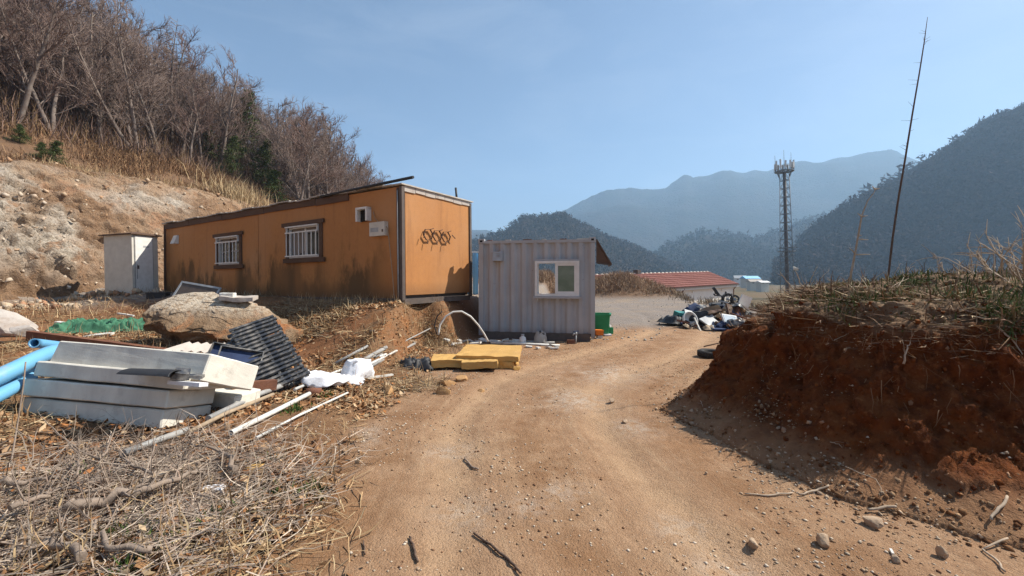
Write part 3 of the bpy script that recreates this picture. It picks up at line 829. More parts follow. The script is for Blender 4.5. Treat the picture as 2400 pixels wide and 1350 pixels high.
for wi, (a, b, lo, hi) in enumerate(wins):
    w = b - a; h = hi - lo
    fr = MB()
    for (c, s) in (((a + 0.03, 0.03, (lo + hi) / 2), (0.06, 0.07, h)), ((b - 0.03, 0.03, (lo + hi) / 2), (0.06, 0.07, h)),
                   (((a + b) / 2, 0.03, lo + 0.03), (w - 0.12, 0.07, 0.06)), (((a + b) / 2, 0.03, hi - 0.03), (w - 0.12, 0.07, 0.06)),
                   ):
        fr.box(c, s)
    wf = fr.build('window', M['white_metal'], bld)
    MB().box(((a + b) / 2, 0.045, (lo + hi) / 2), (0.05, 0.03, h - 0.12)).build('mullion', M['brown_trim'] if wi == 0 else M['white_metal'], wf)
    MB().box(((a + b) / 2, 0.062, (lo + hi) / 2), (w - 0.12, 0.008, h - 0.12)).build('pane', M['glass_dark'], wf)
    if wi == 1:
        cl = MB()
        vs = []; n = 22
        for k in range(n + 1):
            x = a + 0.08 + (w * 0.46) * k / n
            vs += [(x, 0.052 + 0.004 * math.sin(k * 1.9), lo + 0.07 + 0.16 * (k / n) ** 2), (x, 0.052 + 0.004 * math.sin(k * 1.9 + 1), hi - 0.06)]
        cl.add(vs, [(2 * k, 2 * k + 2, 2 * k + 3, 2 * k + 1) for k in range(n)])
        cl.build('curtain', M['curtain'], wf)
        MB().box(((a + b) / 2 + 0.3, 0.053, hi - 0.13), (0.5, 0.006, 0.13), (0, 0.05, 0)).build('curtain', M['curtain'], wf)
    else:
        MB().box(((a + b) / 2, 0.052, lo + h * 0.47), (w - 0.14, 0.006, 0.03)).build('blind_rail', M['tin'], wf)
        MB().box(((a + b) / 2, 0.053, hi - 0.13), (w - 0.14, 0.006, 0.14)).build('blind', M['curtain'], wf)
    for (c, s) in (((a - 0.05, -0.02, (lo + hi) / 2), (0.10, 0.04, h + 0.12)), ((b + 0.06, -0.02, (lo + hi) / 2), (0.12, 0.04, h + 0.12))):
        MB().box(c, s).build('trim_board', M['brown_trim'], wf)
    MB().box(((a + b) / 2 - 0.02, -0.045, hi + 0.065), (w + 0.46, 0.045, 0.105), (0, -0.004, 0)).build('trim_board', M['brown_trim'], wf)
    MB().box(((a + b) / 2 + 0.02, -0.045, lo - 0.07), (w + 0.42, 0.045, 0.12), (0, 0.004, 0)).build('trim_board', M['brown_trim'], wf)
    ga, gb = a - 0.02, b + 0.0
    gl, gh = lo + 0.05, lo + h * 0.80
    for z in (gl, gh, hi - 0.015):
        MB().box(((ga + gb) / 2, -0.095, z), (gb - ga + 0.02, 0.025, 0.035)).build('grille_rail', M['white_metal'], wf)
    nb = 7 if wi == 0 else 8
    for k in range(nb):
        x = ga + 0.05 + (gb - ga - 0.1) * k / (nb - 1)
        MB().tube([(x, -0.095, gl), (x, -0.095, gh)], 0.016, 6, cap=False).build('grille_bar', M['white_metal'], wf)
    for x in (ga + 0.02, gb - 0.02):
        MB().box((x, -0.06, gh + (hi - gh) / 2), (0.025, 0.05, hi - gh)).build('grille_bracket', M['white_metal'], wf)
# vents and boxes on the front
v0 = MB(); v0.prism([(0.0, -0.16), (-0.16, -0.16), (-0.05, 0.14), (0.0, 0.14)], 0.78, 1.06)
v0 = v0.build('vent_hood', M['white_metal'], bld); v0.location = (0, 0, 1.98)
vh = MB()
X0 = 10.62
vh.box((X0, -0.07, 2.0), (0.05, 0.14, 0.32)).box((X0 + 0.34, -0.07, 2.0), (0.05, 0.14, 0.32)).box((X0 + 0.17, -0.07, 2.145), (0.39, 0.145, 0.05))
vh = vh.build('vent_hood', M['white_metal'], bld)
MB().box((X0 + 0.17, -0.015, 1.98), (0.29, 0.03, 0.27)).build('vent_opening', M['dark_hole'], vh)
eb = MB(); eb.box((11.30, -0.06, 1.62), (0.5, 0.12, 0.32)); eb = eb.build('meter_box', M['cream'], bld)
MB().box((11.49, -0.123, 1.57), (0.045, 0.01, 0.06)).build('latch', M['dark_trim'], eb)
MB().box((11.22, -0.1215, 1.60), (0.26, 0.003, 0.10)).build('label_plate', M['tin'], eb)
cb = MB(); cb.tube([(11.08, -0.02, 2.05), (11.16, -0.05, 1.9), (11.28, -0.06, 1.79)], 0.009, 5)
cb.tube([(11.5, -0.06, 1.7), (11.6, -0.07, 1.62), (11.64, -0.06, 1.3), (11.68, -0.05, 0.9), (11.74, -0.06, 0.5), (11.80, -0.08, 0.1), (11.90, -0.12, -0.12), (11.93, -0.35, -0.30), (11.82, -0.7, -0.42),
         (11.5, -1.0, -0.52), (11.1, -1.15, -0.60)], 0.011, 5)
cb.build('cable', M['wood_pale'], bld)
# honeycomb rack on the gable wall
hc = MB(); s0 = 0.62; zc = 1.52
def hexring(mb, cy, cz, r):
    pts = [(cy + r * math.cos(k * pi / 3 + 0.12), cz + 0.85 * r * math.sin(k * pi / 3 + 0.12)) for k in range(6)]
    for k in range(6):
        p, q = pts[k], pts[(k + 1) % 6]
        mb.bar((BL + 0.05, p[0], p[1]), (BL + 0.05, q[0], q[1]), 0.035, 0.011, up=(0, -(q[1] - p[1]), q[0] - p[0]))
    return pts
wr = thing('wall_rack', 'dark honeycomb wire rack hung on the sunlit end wall of the orange cabin', 'rack', (0, 0, 0))
wr.matrix_world = Matrix.Translation(bld.location) @ Euler(bld.rotation_euler).to_matrix().to_4x4()
for k in range(3):
    q = MB(); cy = 0.80 + k * 0.335
    pts = hexring(q, cy, zc, 0.17)
    q.bar((BL + 0.08, pts[1][0], pts[1][1]), (BL + 0.1, pts[1][0] + 0.08, pts[1][1] + 0.03), 0.016)
    q.bar((BL + 0.08, pts[4][0], pts[4][1]), (BL + 0.11, pts[4][0] - 0.01, pts[4][1] - 0.10), 0.016)
    q.build('cell', M['brown_trim'], wr)
MB().bar((BL + 0.1, 1.65, zc + 0.06), (BL + 0.1, 1.78, zc - 0.02), 0.02).build("hook", M["brown_trim"], wr)
MB().bar((BL + 0.1, 0.61, zc), (BL + 0.12, 0.57, zc - 0.1), 0.02).build("hook", M["brown_trim"], wr)

# ------------------------------------------------------------------ grey container
con = thing('shipping_container', 'short grey corrugated container with a white sliding window beside the track', 'container',
            (-0.877, 11.25, 0.0), (0, 0.0, math.atan2(-0.57, 2.957)))
CL, CD, CH = 3.01, 2.9, 2.6
def corr(x0, x1, z0, z1, y, mb, amp=0.055, pitch=0.29, thick=0.01, ax='x', flip=1):
    """corrugated sheet between x0,x1 (phase fixed to the container)"""
    pts = []; x = 0.0
    seq = [(0.0, 0), (0.09, 0), (0.155, 1), (0.225, 1), (0.29, 0)]
    k = math.floor(x0 / pitch)
    while k * pitch < x1:
        for (dx, a) in seq[:-1]: pts.append((k * pitch + dx, a * amp))
        k += 1
    pts.append((k * pitch, 0))
    def at(xx):
        for (xa, ya), (xb, yb) in zip(pts[:-1], pts[1:]):
            if xa <= xx <= xb: return ya + (yb - ya) * (xx - xa) / (xb - xa + 1e-9)
        return 0
    pp = [(x0, at(x0))] + [p for p in pts if x0 < p[0] < x1] + [(x1, at(x1))]
    vs = []
    for (xx, yy) in pp:
        for z in (z0, z1):
            vs.append((xx, y + flip * yy, z) if ax == 'x' else (y - flip * yy, xx, z))
    n = len(pp)
    mb.add(vs, [(2 * i, 2 * i + 2, 2 * i + 3, 2 * i + 1) for i in range(n - 1)])
    return mb
WX0, WX1, WZ0, WZ1 = 1.50, 2.62, 1.14, 2.04
m = MB()
corr(0.12, WX0, 0.2, CH - 0.09, 0.02, m); corr(WX1, CL - 0.1, 0.2, CH - 0.09, 0.02, m)
corr(WX0, WX1, 0.2, WZ0, 0.02, m); corr(WX0, WX1, WZ1, CH - 0.09, 0.02, m)
m.build('front_panel', M['container'], con)
m = MB(); corr(0.1, CD - 0.1, 0.2, CH - 0.09, CL - 0.02, m, ax='y'); m.build('side_panel', M['container'], con)
m = MB(); corr(0.1, CD - 0.1, 0.2, CH - 0.09, 0.02, m, ax='y', flip=-1); m.build('side_panel', M['container'], con)
RX0, RX1, RZ0, RZ1 = 1.15, 2.75, 0.95, 2.1
m = MB()
corr(0.1, RX0, 0.2, CH - 0.09, CD - 0.02, m, flip=-1); corr(RX1, CL - 0.1, 0.2, CH - 0.09, CD - 0.02, m, flip=-1)
corr(RX0, RX1, 0.2, RZ0, CD - 0.02, m, flip=-1); corr(RX0, RX1, RZ1, CH - 0.09, CD - 0.02, m, flip=-1)
m.build('rear_panel', M['container'], con)
for (x, y) in ((0.06, 0.05), (CL - 0.05, 0.05), (0.06, CD - 0.05), (CL - 0.05, CD - 0.05)):
    MB().box((x, y, CH / 2), (0.12 if x < 1 else 0.1, 0.1, CH - 0.2)).build('corner_post', M['container'], con)
for (x, y) in ((0.07, 0.05), (CL - 0.06, 0.05), (0.07, CD - 0.05), (CL - 0.06, CD - 0.05)):
    cc = MB().box((x, y, CH - 0.03), (0.16, 0.13, 0.12)).build('corner_casting', M['container'], con)
    MB().box((x, y - 0.066 if y < 1 else y + 0.066, CH - 0.03), (0.07, 0.004, 0.05)).build('casting_hole', M['dark_hole'], cc)
m = MB(); m.box((CL / 2, 0.045, CH - 0.055), (CL - 0.28, 0.07, 0.075)); m.build('top_rail', M['container'], con)
m = MB(); m.box((CL / 2, CD - 0.045, CH - 0.055), (CL - 0.28, 0.07, 0.075)); m.build('top_rail', M['container'], con)
m = MB(); m.box((CL / 2, 0.055, 0.1), (CL - 0.24, 0.09, 0.2)); m.build('bottom_rail', M['dark_trim'], con)
m = MB(); m.box((CL / 2, CD / 2, CH - 0.03), (CL - 0.3, CD - 0.26, 0.03)); m.build('roof', M['tin'], con)
for k in range(6):
    MB().box((0.35 + k * 0.47 + random.uniform(-0.08, 0.08), 0.06, CH - 0.008), (random.uniform(0.1, 0.3), 0.05, 0.03)).build('roof_edge_patch', M['roof_sheet'] if k % 2 else M['rusty'], con)
m = MB(); m.box((CL / 2, CD / 2, 0.17), (CL - 0.2, CD - 0.2, 0.05)); m.build('floor', M['brown_trim'], con)
# window
fr = MB(); y = -0.005; T = 0.065; cx = (WX0 + WX1) / 2
for (c, s) in (((WX0 + T / 2, y, (WZ0 + WZ1) / 2), (T, 0.13, WZ1 - WZ0)), ((WX1 - T / 2, y, (WZ0 + WZ1) / 2), (T, 0.13, WZ1 - WZ0)),
               ((cx, y, WZ0 + T / 2), (WX1 - WX0 - 2 * T, 0.13, T)), ((cx, y, WZ1 - T / 2), (WX1 - WX0 - 2 * T, 0.13, T))):
    fr.box(c, s)
wf = fr.build('window', M['white_plastic'], con)
sh = MB(); a, b = cx - 0.045, WX1 - T
for (c, s) in (((a + 0.035, -0.03, (WZ0 + WZ1) / 2), (0.07, 0.04, WZ1 - WZ0 - 2 * T)), ((b - 0.03, -0.03, (WZ0 + WZ1) / 2), (0.06, 0.04, WZ1 - WZ0 - 2 * T)),
               (((a + b) / 2 + 0.005, -0.03, WZ0 + T + 0.03), (b - a - 0.13, 0.04, 0.06)), (((a + b) / 2 + 0.005, -0.03, WZ1 - T - 0.03), (b - a - 0.13, 0.04, 0.06))):
    sh.box(c, s)
sh = sh.build('sash', M['white_plastic'], wf)
t = NT('frosted_green_pane')
c = t.mix(t.ramp(t.noise(2.5, 4, 0.6), 0.35, 0.65), (0.17, 0.23, 0.19), (0.10, 0.155, 0.115))
M['pane_green'] = t.fin(c, 0.2, 0.5)
MB().box(((a + b) / 2 + 0.005, -0.028, (WZ0 + WZ1) / 2), (b - a - 0.13, 0.008, WZ1 - WZ0 - 2 * T - 0.12)).build('pane', M['pane_green'], wf)
MB().box((WX0 + T + 0.012, 0.03, (WZ0 + WZ1) / 2), (0.024, 0.03, WZ1 - WZ0 - 2 * T)).build('track', M['white_plastic'], wf)
MB().box((cx, -0.055, WZ0 - 0.03), (WX1 - WX0 + 0.1, 0.09, 0.05)).build('sill', M['container'], wf)
MB().box((cx, -0.02, WZ1 + 0.025), (WX1 - WX0 + 0.08, 0.05, 0.04)).build('lintel', M['container'], wf)
# vent hood
vt = MB(); vt.prism([(0.03, -0.13), (-0.13, -0.13), (-0.05, 0.12), (0.03, 0.12)], 0.40, 0.66)
vt = vt.build('vent_hood', M['tin'], con); vt.location = (0, 0, 2.18)
for k in range(3): MB().box((0.53, -0.098 + 0.022 * k, 0.0 + k * 0.06), (0.1, 0.012, 0.01), (-0.32, 0, 0)).build('slot', M['grey_pipe'], vt)
# awning flap on the track side
am = MB()
p = [Vector((CL + 0.03, 0.02, CH - 0.03)), Vector((CL + 0.40, 0.02, CH - 0.67))]
am.add([p[0], p[1], p[1] + Vector((0, 1.9, 0)), p[0] + Vector((0, 1.9, 0)), p[0] + Vector((0.02, 0, 0.015)), p[1] + Vector((0.02, 0, 0.015)), p[1] + Vector((0.02, 1.9, 0.015)), p[0] + Vector((0.02, 1.9, 0.015))],
       [(0, 1, 2, 3), (7, 6, 5, 4), (0, 4, 5, 1), (1, 5, 6, 2), (2, 6, 7, 3), (3, 7, 4, 0)])
am.add([p[0] + Vector((0, 0.03, 0)), p[1] + Vector((-0.02, 0.03, 0)), Vector((CL + 0.03, 0.03, CH - 0.62)), p[0] + Vector((0, 0.045, 0)), p[1] + Vector((-0.02, 0.045, 0)), Vector((CL + 0.03, 0.045, CH - 0.62))],
       [(0, 1, 2), (5, 4, 3), (0, 3, 4, 1), (1, 4, 5, 2), (2, 5, 3, 0)])
aw = am.build('awning_flap', M['brown_trim'], con)
MB().bar(p[1] + Vector((0, 0, -0.01)), p[1] + Vector((-0.36, 0.0, 0.05)), 0.03).build('awning_edge', M['dark_trim'], aw)
# blue sheet fence behind the gap
bs = thing('blue_fence', 'pale blue ribbed sheet fence glimpsed between the cabin and the container', 'fence', (-0.9, 15.5, 0.6), (0, 0, 0.15))
for k in range(6):
    m = MB(); m.prism([(0, 0), (0.0, 1.9), (0.02, 1.9), (0.02, 0)], k * 0.24 - 1.0, k * 0.24 - 1.0 + 0.19); m.box((k * 0.24 - 0.905, -0.02, 0.95), (0.07, 0.05, 1.9))
    m.build('sheet', M['blue_sheet'], bs)
MB().box((-0.3, 0.05, 1.95), (1.5, 0.06, 0.05)).build('rail', M['white_metal'], bs)
MB().box((-0.3, 0.0, -0.03), (1.7, 0.12, 0.06)).build('base_plank', M['cream'], bs)

# ------------------------------------------------------------------ white shed
shd = thing('storage_shed', 'narrow white metal shed with a low brown roof at the left end of the cabin', 'shed', (-12.88, 14.5, 0.98), (0, -0.03, -0.2))
SW, SD_, SH = 1.2, 0.87, 2.12
MB().box((-SW / 2, SD_ / 2, SH / 2), (SW, SD_, SH)).build('body', M['cream'], shd)
dr = MB().box((0.012, SD_ * 0.44, SH / 2), (0.03, SD_ * 0.66, SH - 0.12)).build('door', M['white_metal'], shd)
MB().box((0.035, 0.16, 1.0), (0.03, 0.06, 0.12)).build('handle', M['dark_trim'], dr)
MB().box((0.032, 0.13, 0.85), (0.02, 0.02, 0.5)).build('latch_bar', M['grey_pipe'], dr)
MB().box((0.029, 0.45, 1.72), (0.005, 0.2, 0.06)).build('label_plate', M['tin'], dr)
for y in (0.085, 0.68): MB().box((0.01, y, SH / 2), (0.025, 0.025, SH - 0.1)).build('door_jamb', M['grey_pipe'], shd)
r = MB(); e = 0.1
r.add([(-SW - e, -e, SH), (e, -e, SH), (e, SD_ + e, SH), (-SW - e, SD_ + e, SH), (-SW * 0.7, SD_ / 2, SH + 0.14), (-SW * 0.3, SD_ / 2, SH + 0.14),
       (-SW - e, -e, SH + 0.03), (e, -e, SH + 0.03), (e, SD_ + e, SH + 0.03), (-SW - e, SD_ + e, SH + 0.03)],
      [(3, 2, 1, 0), (0, 1, 7, 6), (1, 2, 8, 7), (2, 3, 9, 8), (3, 0, 6, 9), (6, 7, 5, 4), (7, 8, 5), (8, 9, 4, 5), (9, 6, 4)])
r.build('roof', M['brown_trim'], shd)
MB().box((-SW / 2, SD_ / 2, -0.09), (SW - 0.1, SD_ - 0.1, 0.18)).build('plinth', M['dark_trim'], shd)
bx_ = thing('black_box', 'small black plastic box on the ground at the foot of the white shed', 'box', P(372, 704, 13.2), (0, 0, 0.3))
m = MB(); m.box((0, 0, 0.10), (0.5, 0.34, 0.24), jit=0.012); m.build('body', M['black'], bx_)
MB().box((0, 0, 0.235), (0.53, 0.37, 0.03)).build('lid', M['black'], bx_)

# ------------------------------------------------------------------ far house with red tile roof
M['house_wall'] = pm('cream_render', (0.84, 0.81, 0.72), (0.76, 0.72, 0.63), 2, 0.8)
hs = thing('tiled_house', 'low cream house with a long red tiled roof beyond the gravel yard', 'house', (12.9, 38.0, -2.0), (0, -0.024, 0.62))
HL, HD = 13.4, 6.0; EZ = 2.62; RZ = 3.95
m = MB(); m.box((HL / 2, 0.1, EZ / 2), (HL, 0.2, EZ)); m.build('wall', M['house_wall'], hs)
m = MB(); m.box((HL - 0.1, HD / 2 + 0.11, EZ / 2), (0.2, HD - 0.22, EZ))
m.add([(HL - 0.2, 0.2, EZ), (HL - 0.2, HD, EZ), (HL - 0.2, HD / 2, RZ - 0.2), (HL, 0.2, EZ), (HL, HD, EZ), (HL, HD / 2, RZ - 0.2)], [(0, 1, 2), (5, 4, 3), (0, 2, 5, 3), (1, 4, 5, 2)])
m.build('wall', M['house_wall'], hs)
m = MB(); m.box((HL / 2 - 2.6, HD - 0.1, EZ / 2), (HL + 4.8, 0.2, EZ)); m.build('wall', M['house_wall'], hs)
m = MB(); m.box((-2.5, 0.25, EZ / 2), (4.8, 0.2, EZ)); m.build('wall', M['house_wall'], hs)
rx0, rx1 = -5.4, HL + 0.35
t = NT('red_roof_tile')
oi = t.n('ShaderNodeObjectInfo')
c = t.mix(oi.outputs['Random'], (0.22, 0.075, 0.055), (0.31, 0.125, 0.095))
c = t.mix(t.ramp(t.noise(3, 4, 0.6), 0.5, 0.75, 0, 0.6), c, (0.20, 0.075, 0.06))
M['tile'] = t.fin(c, 0.75, 0.3)
# front slope: rows of barrel tiles, one strip of tiles per column is one object
slope = math.atan2(RZ - EZ, HD / 2 + 0.35); sl = math.hypot(RZ - EZ, HD / 2 + 0.35)
ncol = 80; cw = (rx1 - rx0) / ncol
tm = MB()
for r_ in range(8):
    y0 = sl * r_ / 8; y1 = y0 + sl / 8 * 1.05
    pr = [(cw * 0.5 * math.cos(pi * q / 5), 0.085 * math.sin(pi * q / 5)) for q in range(6)]
    lf = 0.045
    vs = [(p[0], y0, p[1] + lf) for p in pr] + [(p[0] * 0.9, y1, p[1] * 0.9) for p in pr]
    fs = [(q, q + 1, 7 + q, 6 + q) for q in range(5)] + [(0, 1, 2, 3, 4, 5)]
    tm.add(vs, fs)
tme = tm.mesh('tile_column')
tme.materials.append(M['tile'])
base_roof = MB()
for sgn in (0, 1):
    ya, yb = (-0.35, HD / 2) if sgn == 0 else (HD + 0.35, HD / 2)
    base_roof.add([(rx0, ya, EZ), (rx1, ya, EZ), (rx1, yb, RZ), (rx0, yb, RZ), (rx0, ya, EZ - 0.1), (rx1, ya, EZ - 0.1), (rx1, yb, RZ - 0.1), (rx0, yb, RZ - 0.1)],
                  [(0, 1, 2, 3), (7, 6, 5, 4), (0, 4, 5, 1), (1, 5, 6, 2), (3, 7, 4, 0)] if sgn == 0 else [(3, 2, 1, 0), (4, 5, 6, 7), (1, 5, 4, 0), (2, 6, 5, 1), (0, 4, 7, 3)])
roof_o = base_roof.build('roof', M['tile'], hs)
for k in range(ncol):
    o = bpy.data.objects.new('tile_column', tme); COL.objects.link(o); o.parent = roof_o
    o.location = (rx0 + (k + 0.5) * cw, -0.36, EZ + 0.01); o.rotation_euler = (slope, 0, 0)
m = MB()
for k in range(30):
    x = rx0 + (rx1 - rx0) * (k + 0.5) / 30
    m.tube([(x - 0.2, HD / 2, RZ + 0.03), (x + 0.2, HD / 2, RZ + 0.045)], 0.1, 8)
m.build('ridge_cap', M['concrete'], roof_o)
MB().box(((rx0 + rx1) / 2, -0.33, EZ - 0.13), (rx1 - rx0, 0.05, 0.22)).build('fascia', M['white_plastic'], hs)
MB().box(((rx0 + rx1) / 2, -0.42, EZ - 0.02), (rx1 - rx0 + 0.05, 0.12, 0.09)).build('gutter', M['dark_trim'], hs)
MB().tube([(3.75, -0.36, EZ - 0.1), (3.7, -0.2, EZ - 0.35), (3.7, -0.06, EZ - 0.5), (3.7, -0.06, 0)], 0.06, 8).build('downpipe', M['rusty'], hs)
MB().tube([(HL - 0.05, -0.36, EZ - 0.1), (HL - 0.1, -0.2, EZ - 0.35), (HL - 0.1, -0.06, EZ - 0.5), (HL - 0.1, -0.06, 0)], 0.05, 8).build('downpipe', M['rusty'], hs)
w_ = MB().box((0.95, -0.01, EZ - 0.48), (1.6, 0.06, 0.5)).build('window', M['brown_trim'], hs)
MB().box((0.95, -0.043, EZ - 0.48), (1.45, 0.008, 0.4)).build('pane', M['glass_dark'], w_)
for x in (5.6, 11.0):
    MB().box((x, -0.06, EZ - 0.5), (0.2, 0.12, 0.2)).build('wall_vent', M['house_wall'], hs)
w_ = MB().box((8.2, -0.01, 0.65), (6.0, 0.06, 0.5)).build('low_opening', M['dark_trim'], hs)
ch = MB().box((1.2, HD / 2, RZ + 0.15), (0.5, 0.5, 0.55)).build('chimney', M['dark_trim'], roof_o)
# small far buildings in the valley
def far_house(px, py, d, w, h, roof_h, wm, rm_, label, rz=0.0):
    p = P(px, py, d); o = thing('valley_house', label, 'house', (p.x, d, p.z - h - 3), (0, 0, rz), 'far houses on the valley floor')
    MB().box((0, 0, (h + 3) / 2), (w, w * 0.6, h + 3)).build('wall', wm, o)
    rr = MB(); a, b = w / 2 + 0.4, w * 0.3 + 0.4; z0 = h + 3
    rr.add([(-a, -b, z0), (a, -b, z0), (a, b, z0), (-a, b, z0), (-a, 0, z0 + roof_h), (a, 0, z0 + roof_h)], [(3, 2, 1, 0), (0, 1, 5, 4), (2, 3, 4, 5), (1, 2, 5), (3, 0, 4)])
    rr.build('roof', rm_, o)
    for k in (-1, 1):
        ww = MB().box((k * w * 0.25, -w * 0.3 - 0.02, h * 0.5 + 3), (w * 0.16, 0.06, h * 0.35)).build('window', M['dark_trim'], o)
far_house(1758, 653, 190, 6.5, 1.2, 1.2, M['cream'], M['blue_sheet'], 'tiny far house with a light blue roof left of the tower foot', 0.1)
far_house(1734, 652, 230, 5.5, 1.4, 1.5, M['white_plastic'], M['tin'], 'tiny far white house with a grey roof beside the blue roof', -0.3)
far_house(1787, 662, 150, 3.6, 0.5, 0.6, M['cream'], M['white_plastic'], 'tiny far shed with a white roof nearest the tower foot', 0.3)
far_house(1768, 660, 165, 4.5, 1.0, 0.9, M['cream'], M['concrete'], 'tiny far cream hut below the blue roofed house', 0.0)

# ------------------------------------------------------------------ telecom tower
TD = 100.0; tb = P(1846, 690, TD)
tw = thing('telecom_tower', 'tall lattice phone mast with a ring of antennas rising from the valley', 'tower', (tb.x, TD, -3.2), (0, -0.022, -0.57))
M['steel'] = pm('galvanised_steel', (0.20, 0.21, 0.22), (0.13, 0.14, 0.15), 2, 0.5)
TH = 28.9 + 3.2 + 0.0
zt = CAM_H + (HOR - 402) / F * TD + 3.2     # height of the top platform above the foot
w0, w1 = 1.42, 0.93
def legp(k, z):
    w = w0 + (w1 - w0) * z / zt
    sx, sy = ((-1, -1), (1, -1), (1, 1), (-1, 1))[k]
    return Vector((sx * w, sy * w, z))
MB().tube([(0, 0, 0), (0, 0, zt * 0.5), (0, 0, zt)], [0.42, 0.36, 0.33], 12).build('mast', M['dark_trim'], tw)
for k in range(4): MB().tube([legp(k, 0), legp(k, zt)], 0.075, 6).build('leg', M['steel'], tw)
nb = 15
for i in range(nb):
    z0, z1 = zt * i / nb, zt * (i + 1) / nb
    m = MB()
    for k in range(4):
        k2 = (k + 1) % 4
        m.bar(legp(k, z1), legp(k2, z1), 0.09)
        mid_ = (legp(k, z1) + legp(k2, z1)) / 2
        m.bar(legp(k, z0), mid_, 0.065); m.bar(legp(k2, z0), mid_, 0.065)
    m.bar(legp(0, z1), legp(2, z1), 0.08); m.bar(legp(1, z1), legp(3, z1), 0.08)
    m.build('brace', M['steel'], tw)
def platform(z, r, name, hgt=0.9):
    m = MB(); m.lathe([(r - 0.5, 0), (r, 0), (r, 0.18), (r - 0.5, 0.18)], (0, 0, z), 16, smooth=False)
    for k in range(8):
        a = k * pi / 4; m.bar((0.4 * math.cos(a), 0.4 * math.sin(a), z + 0.05), (r * math.cos(a), r * math.sin(a), z + 0.05), 0.12)
        m.bar((r * math.cos(a), r * math.sin(a), z), (r * math.cos(a), r * math.sin(a), z + hgt), 0.06)
    m.lathe([(r - 0.03, hgt - 0.05), (r + 0.03, hgt - 0.05), (r + 0.03, hgt), (r - 0.03, hgt)], (0, 0, z), 16, smooth=False)
    return m.build(name, M['steel'], tw)
pt = platform(zt, 2.0, 'platform', 1.1)
m = MB()
for k in range(4): m.bar(legp(k, zt - 1.4), Vector((legp(k, zt).x * 1.5, legp(k, zt).y * 1.5, zt)), 0.12)
m.build('platform_strut', M['steel'], tw)
platform(zt * 0.37, 1.85, 'platform', 1.0)
for k in range(12):
    a = k * 2 * pi / 12 + 0.15; r_ = 1.95
    h = random.uniform(1.3, 2.1)
    an = MB().box((r_ * math.cos(a), r_ * math.sin(a), zt + 0.6 + h / 2), (0.18, 0.36, h), (0, 0, a)).build('antenna', M['white_plastic'], tw)
    MB().tube([((r_ - 0.15) * math.cos(a), (r_ - 0.15) * math.sin(a), zt), ((r_ - 0.15) * math.cos(a), (r_ - 0.15) * math.sin(a), zt + 0.6 + h)], 0.06, 5).build('antenna_pole', M['dark_trim'], an)
for (x, y, h) in ((0, 0, 5.2), (-1.8, 0.1, 4.2), (1.4, 0.1, 4.4)):
    MB().tube([(x, y, zt), (x, y, zt + h)], [0.06, 0.03], 5).build('lightning_rod', M['dark_trim'], tw)
# ------------------------------------------------------------------ debris on the left
def rest(o, dz=0.0):
    return o
def single(name, me, m, label, cat, loc, rot=(0, 0, 0), group=None):
    o = link_mesh(name, me, m); o.location = loc; o.rotation_euler = rot
    return tag(o, label, cat, group)
def line_obj(name, label, cat, pts, r, m, n=8, group=None, hollow=0, sub=1, wob=0.0):
    """long thin thing; origin at its first point"""
    pts = [Vector(p) for p in pts]
    if sub > 1:
        q = []
        for a, b in zip(pts[:-1], pts[1:]):
            for k in range(sub): q.append(a.lerp(b, k / sub))
        q.append(pts[-1]); pts = q
    if wob: pts = [p + Vector((random.uniform(-wob, wob), random.uniform(-wob, wob), random.uniform(-wob, wob) * 0.5)) for p in pts]
    o0 = pts[0].copy(); mb = MB()
    L = [p - o0 for p in pts]
    if hollow: mb.pipe(L, r, hollow, n)
    else: mb.tube(L, r, n)
    o = mb.build(name, m); o.location = o0
    return tag(o, label, cat, group)

# big boulder with its crest sloping to the right
bp = P(510, 770, 8.3)
t = NT('boulder_rock')
n2 = t.noise(3.2, 8, 0.7); n3 = t.noise(14, 6, 0.7)
zz = t.sepx(t.co('Object'))
c = t.mix(t.ramp(n2, 0.38, 0.62), (0.20, 0.125, 0.072), (0.33, 0.225, 0.14))
c = t.mix(t.ramp(t.noise(1.3, 6, 0.65, dist=0.8), 0.54, 0.64), c, (0.38, 0.17, 0.075))
c = t.mix(t.math('MULTIPLY', t.ramp(zz[2], 0.25, 0.5), t.ramp(n3, 0.35, 0.55)), c, (0.54, 0.46, 0.36))
t.bump(t.math('ADD', n2, t.math('MULTIPLY', n3, 0.4)), 0.9, 0.12)
M['boulder'] = t.fin(c, 0.95, 0.1)
me = rock_mesh('boulder', (3.7, 1.9, 1.55), seed=12, sub=5, rough=0.22, freq=1.0)
co = np.array([v.co for v in me.vertices])
zc = co[:, 2]
u = co[:, 0] / 1.6
co[:, 2] = zc * (1 - 0.25 * np.clip(u, 0, 1) ** 1.5) - 0.14 * np.clip(u - 0.1, 0, 1) + 0.05
q = co * 2.6
co += (fbm(q[:, 0], q[:, 1], q[:, 2] * 3, octs=5, seed=8, ridged=True, gain=0.6) * 0.17)[:, None] * np.array([0.6, 0.9, 0.6])
co[:, 2] = np.where(co[:, 2] > 0.42, 0.42 + (co[:, 2] - 0.42) * 0.5, co[:, 2])
me.vertices.foreach_set('co', co.astype(np.float32).ravel()); me.update()
single('boulder', me, M['boulder'], 'huge brown boulder with pale crust lying in front of the orange cabin', 'boulder', (bp.x + 0.05, 8.3, 0.60), (0.05, 0.06, 0.12))
single('stone_slab', rough_mesh('stone_slab', (0.55, 0.4, 0.08), 4, 0.03, 4, 3), M['concrete'], 'flat pale stone slab lying on top of the huge boulder', 'stone', P(560, 699, 8.4), (0.05, 0.03, 0.3))
single('white_block', rough_mesh('white_block', (0.25, 0.16, 0.10), 3, 0.008, 9, 2, 0.01), M['white_pvc'], 'small white block on the crest of the huge boulder', 'block', P(534, 692, 8.35), (0, 0.02, 0.2))

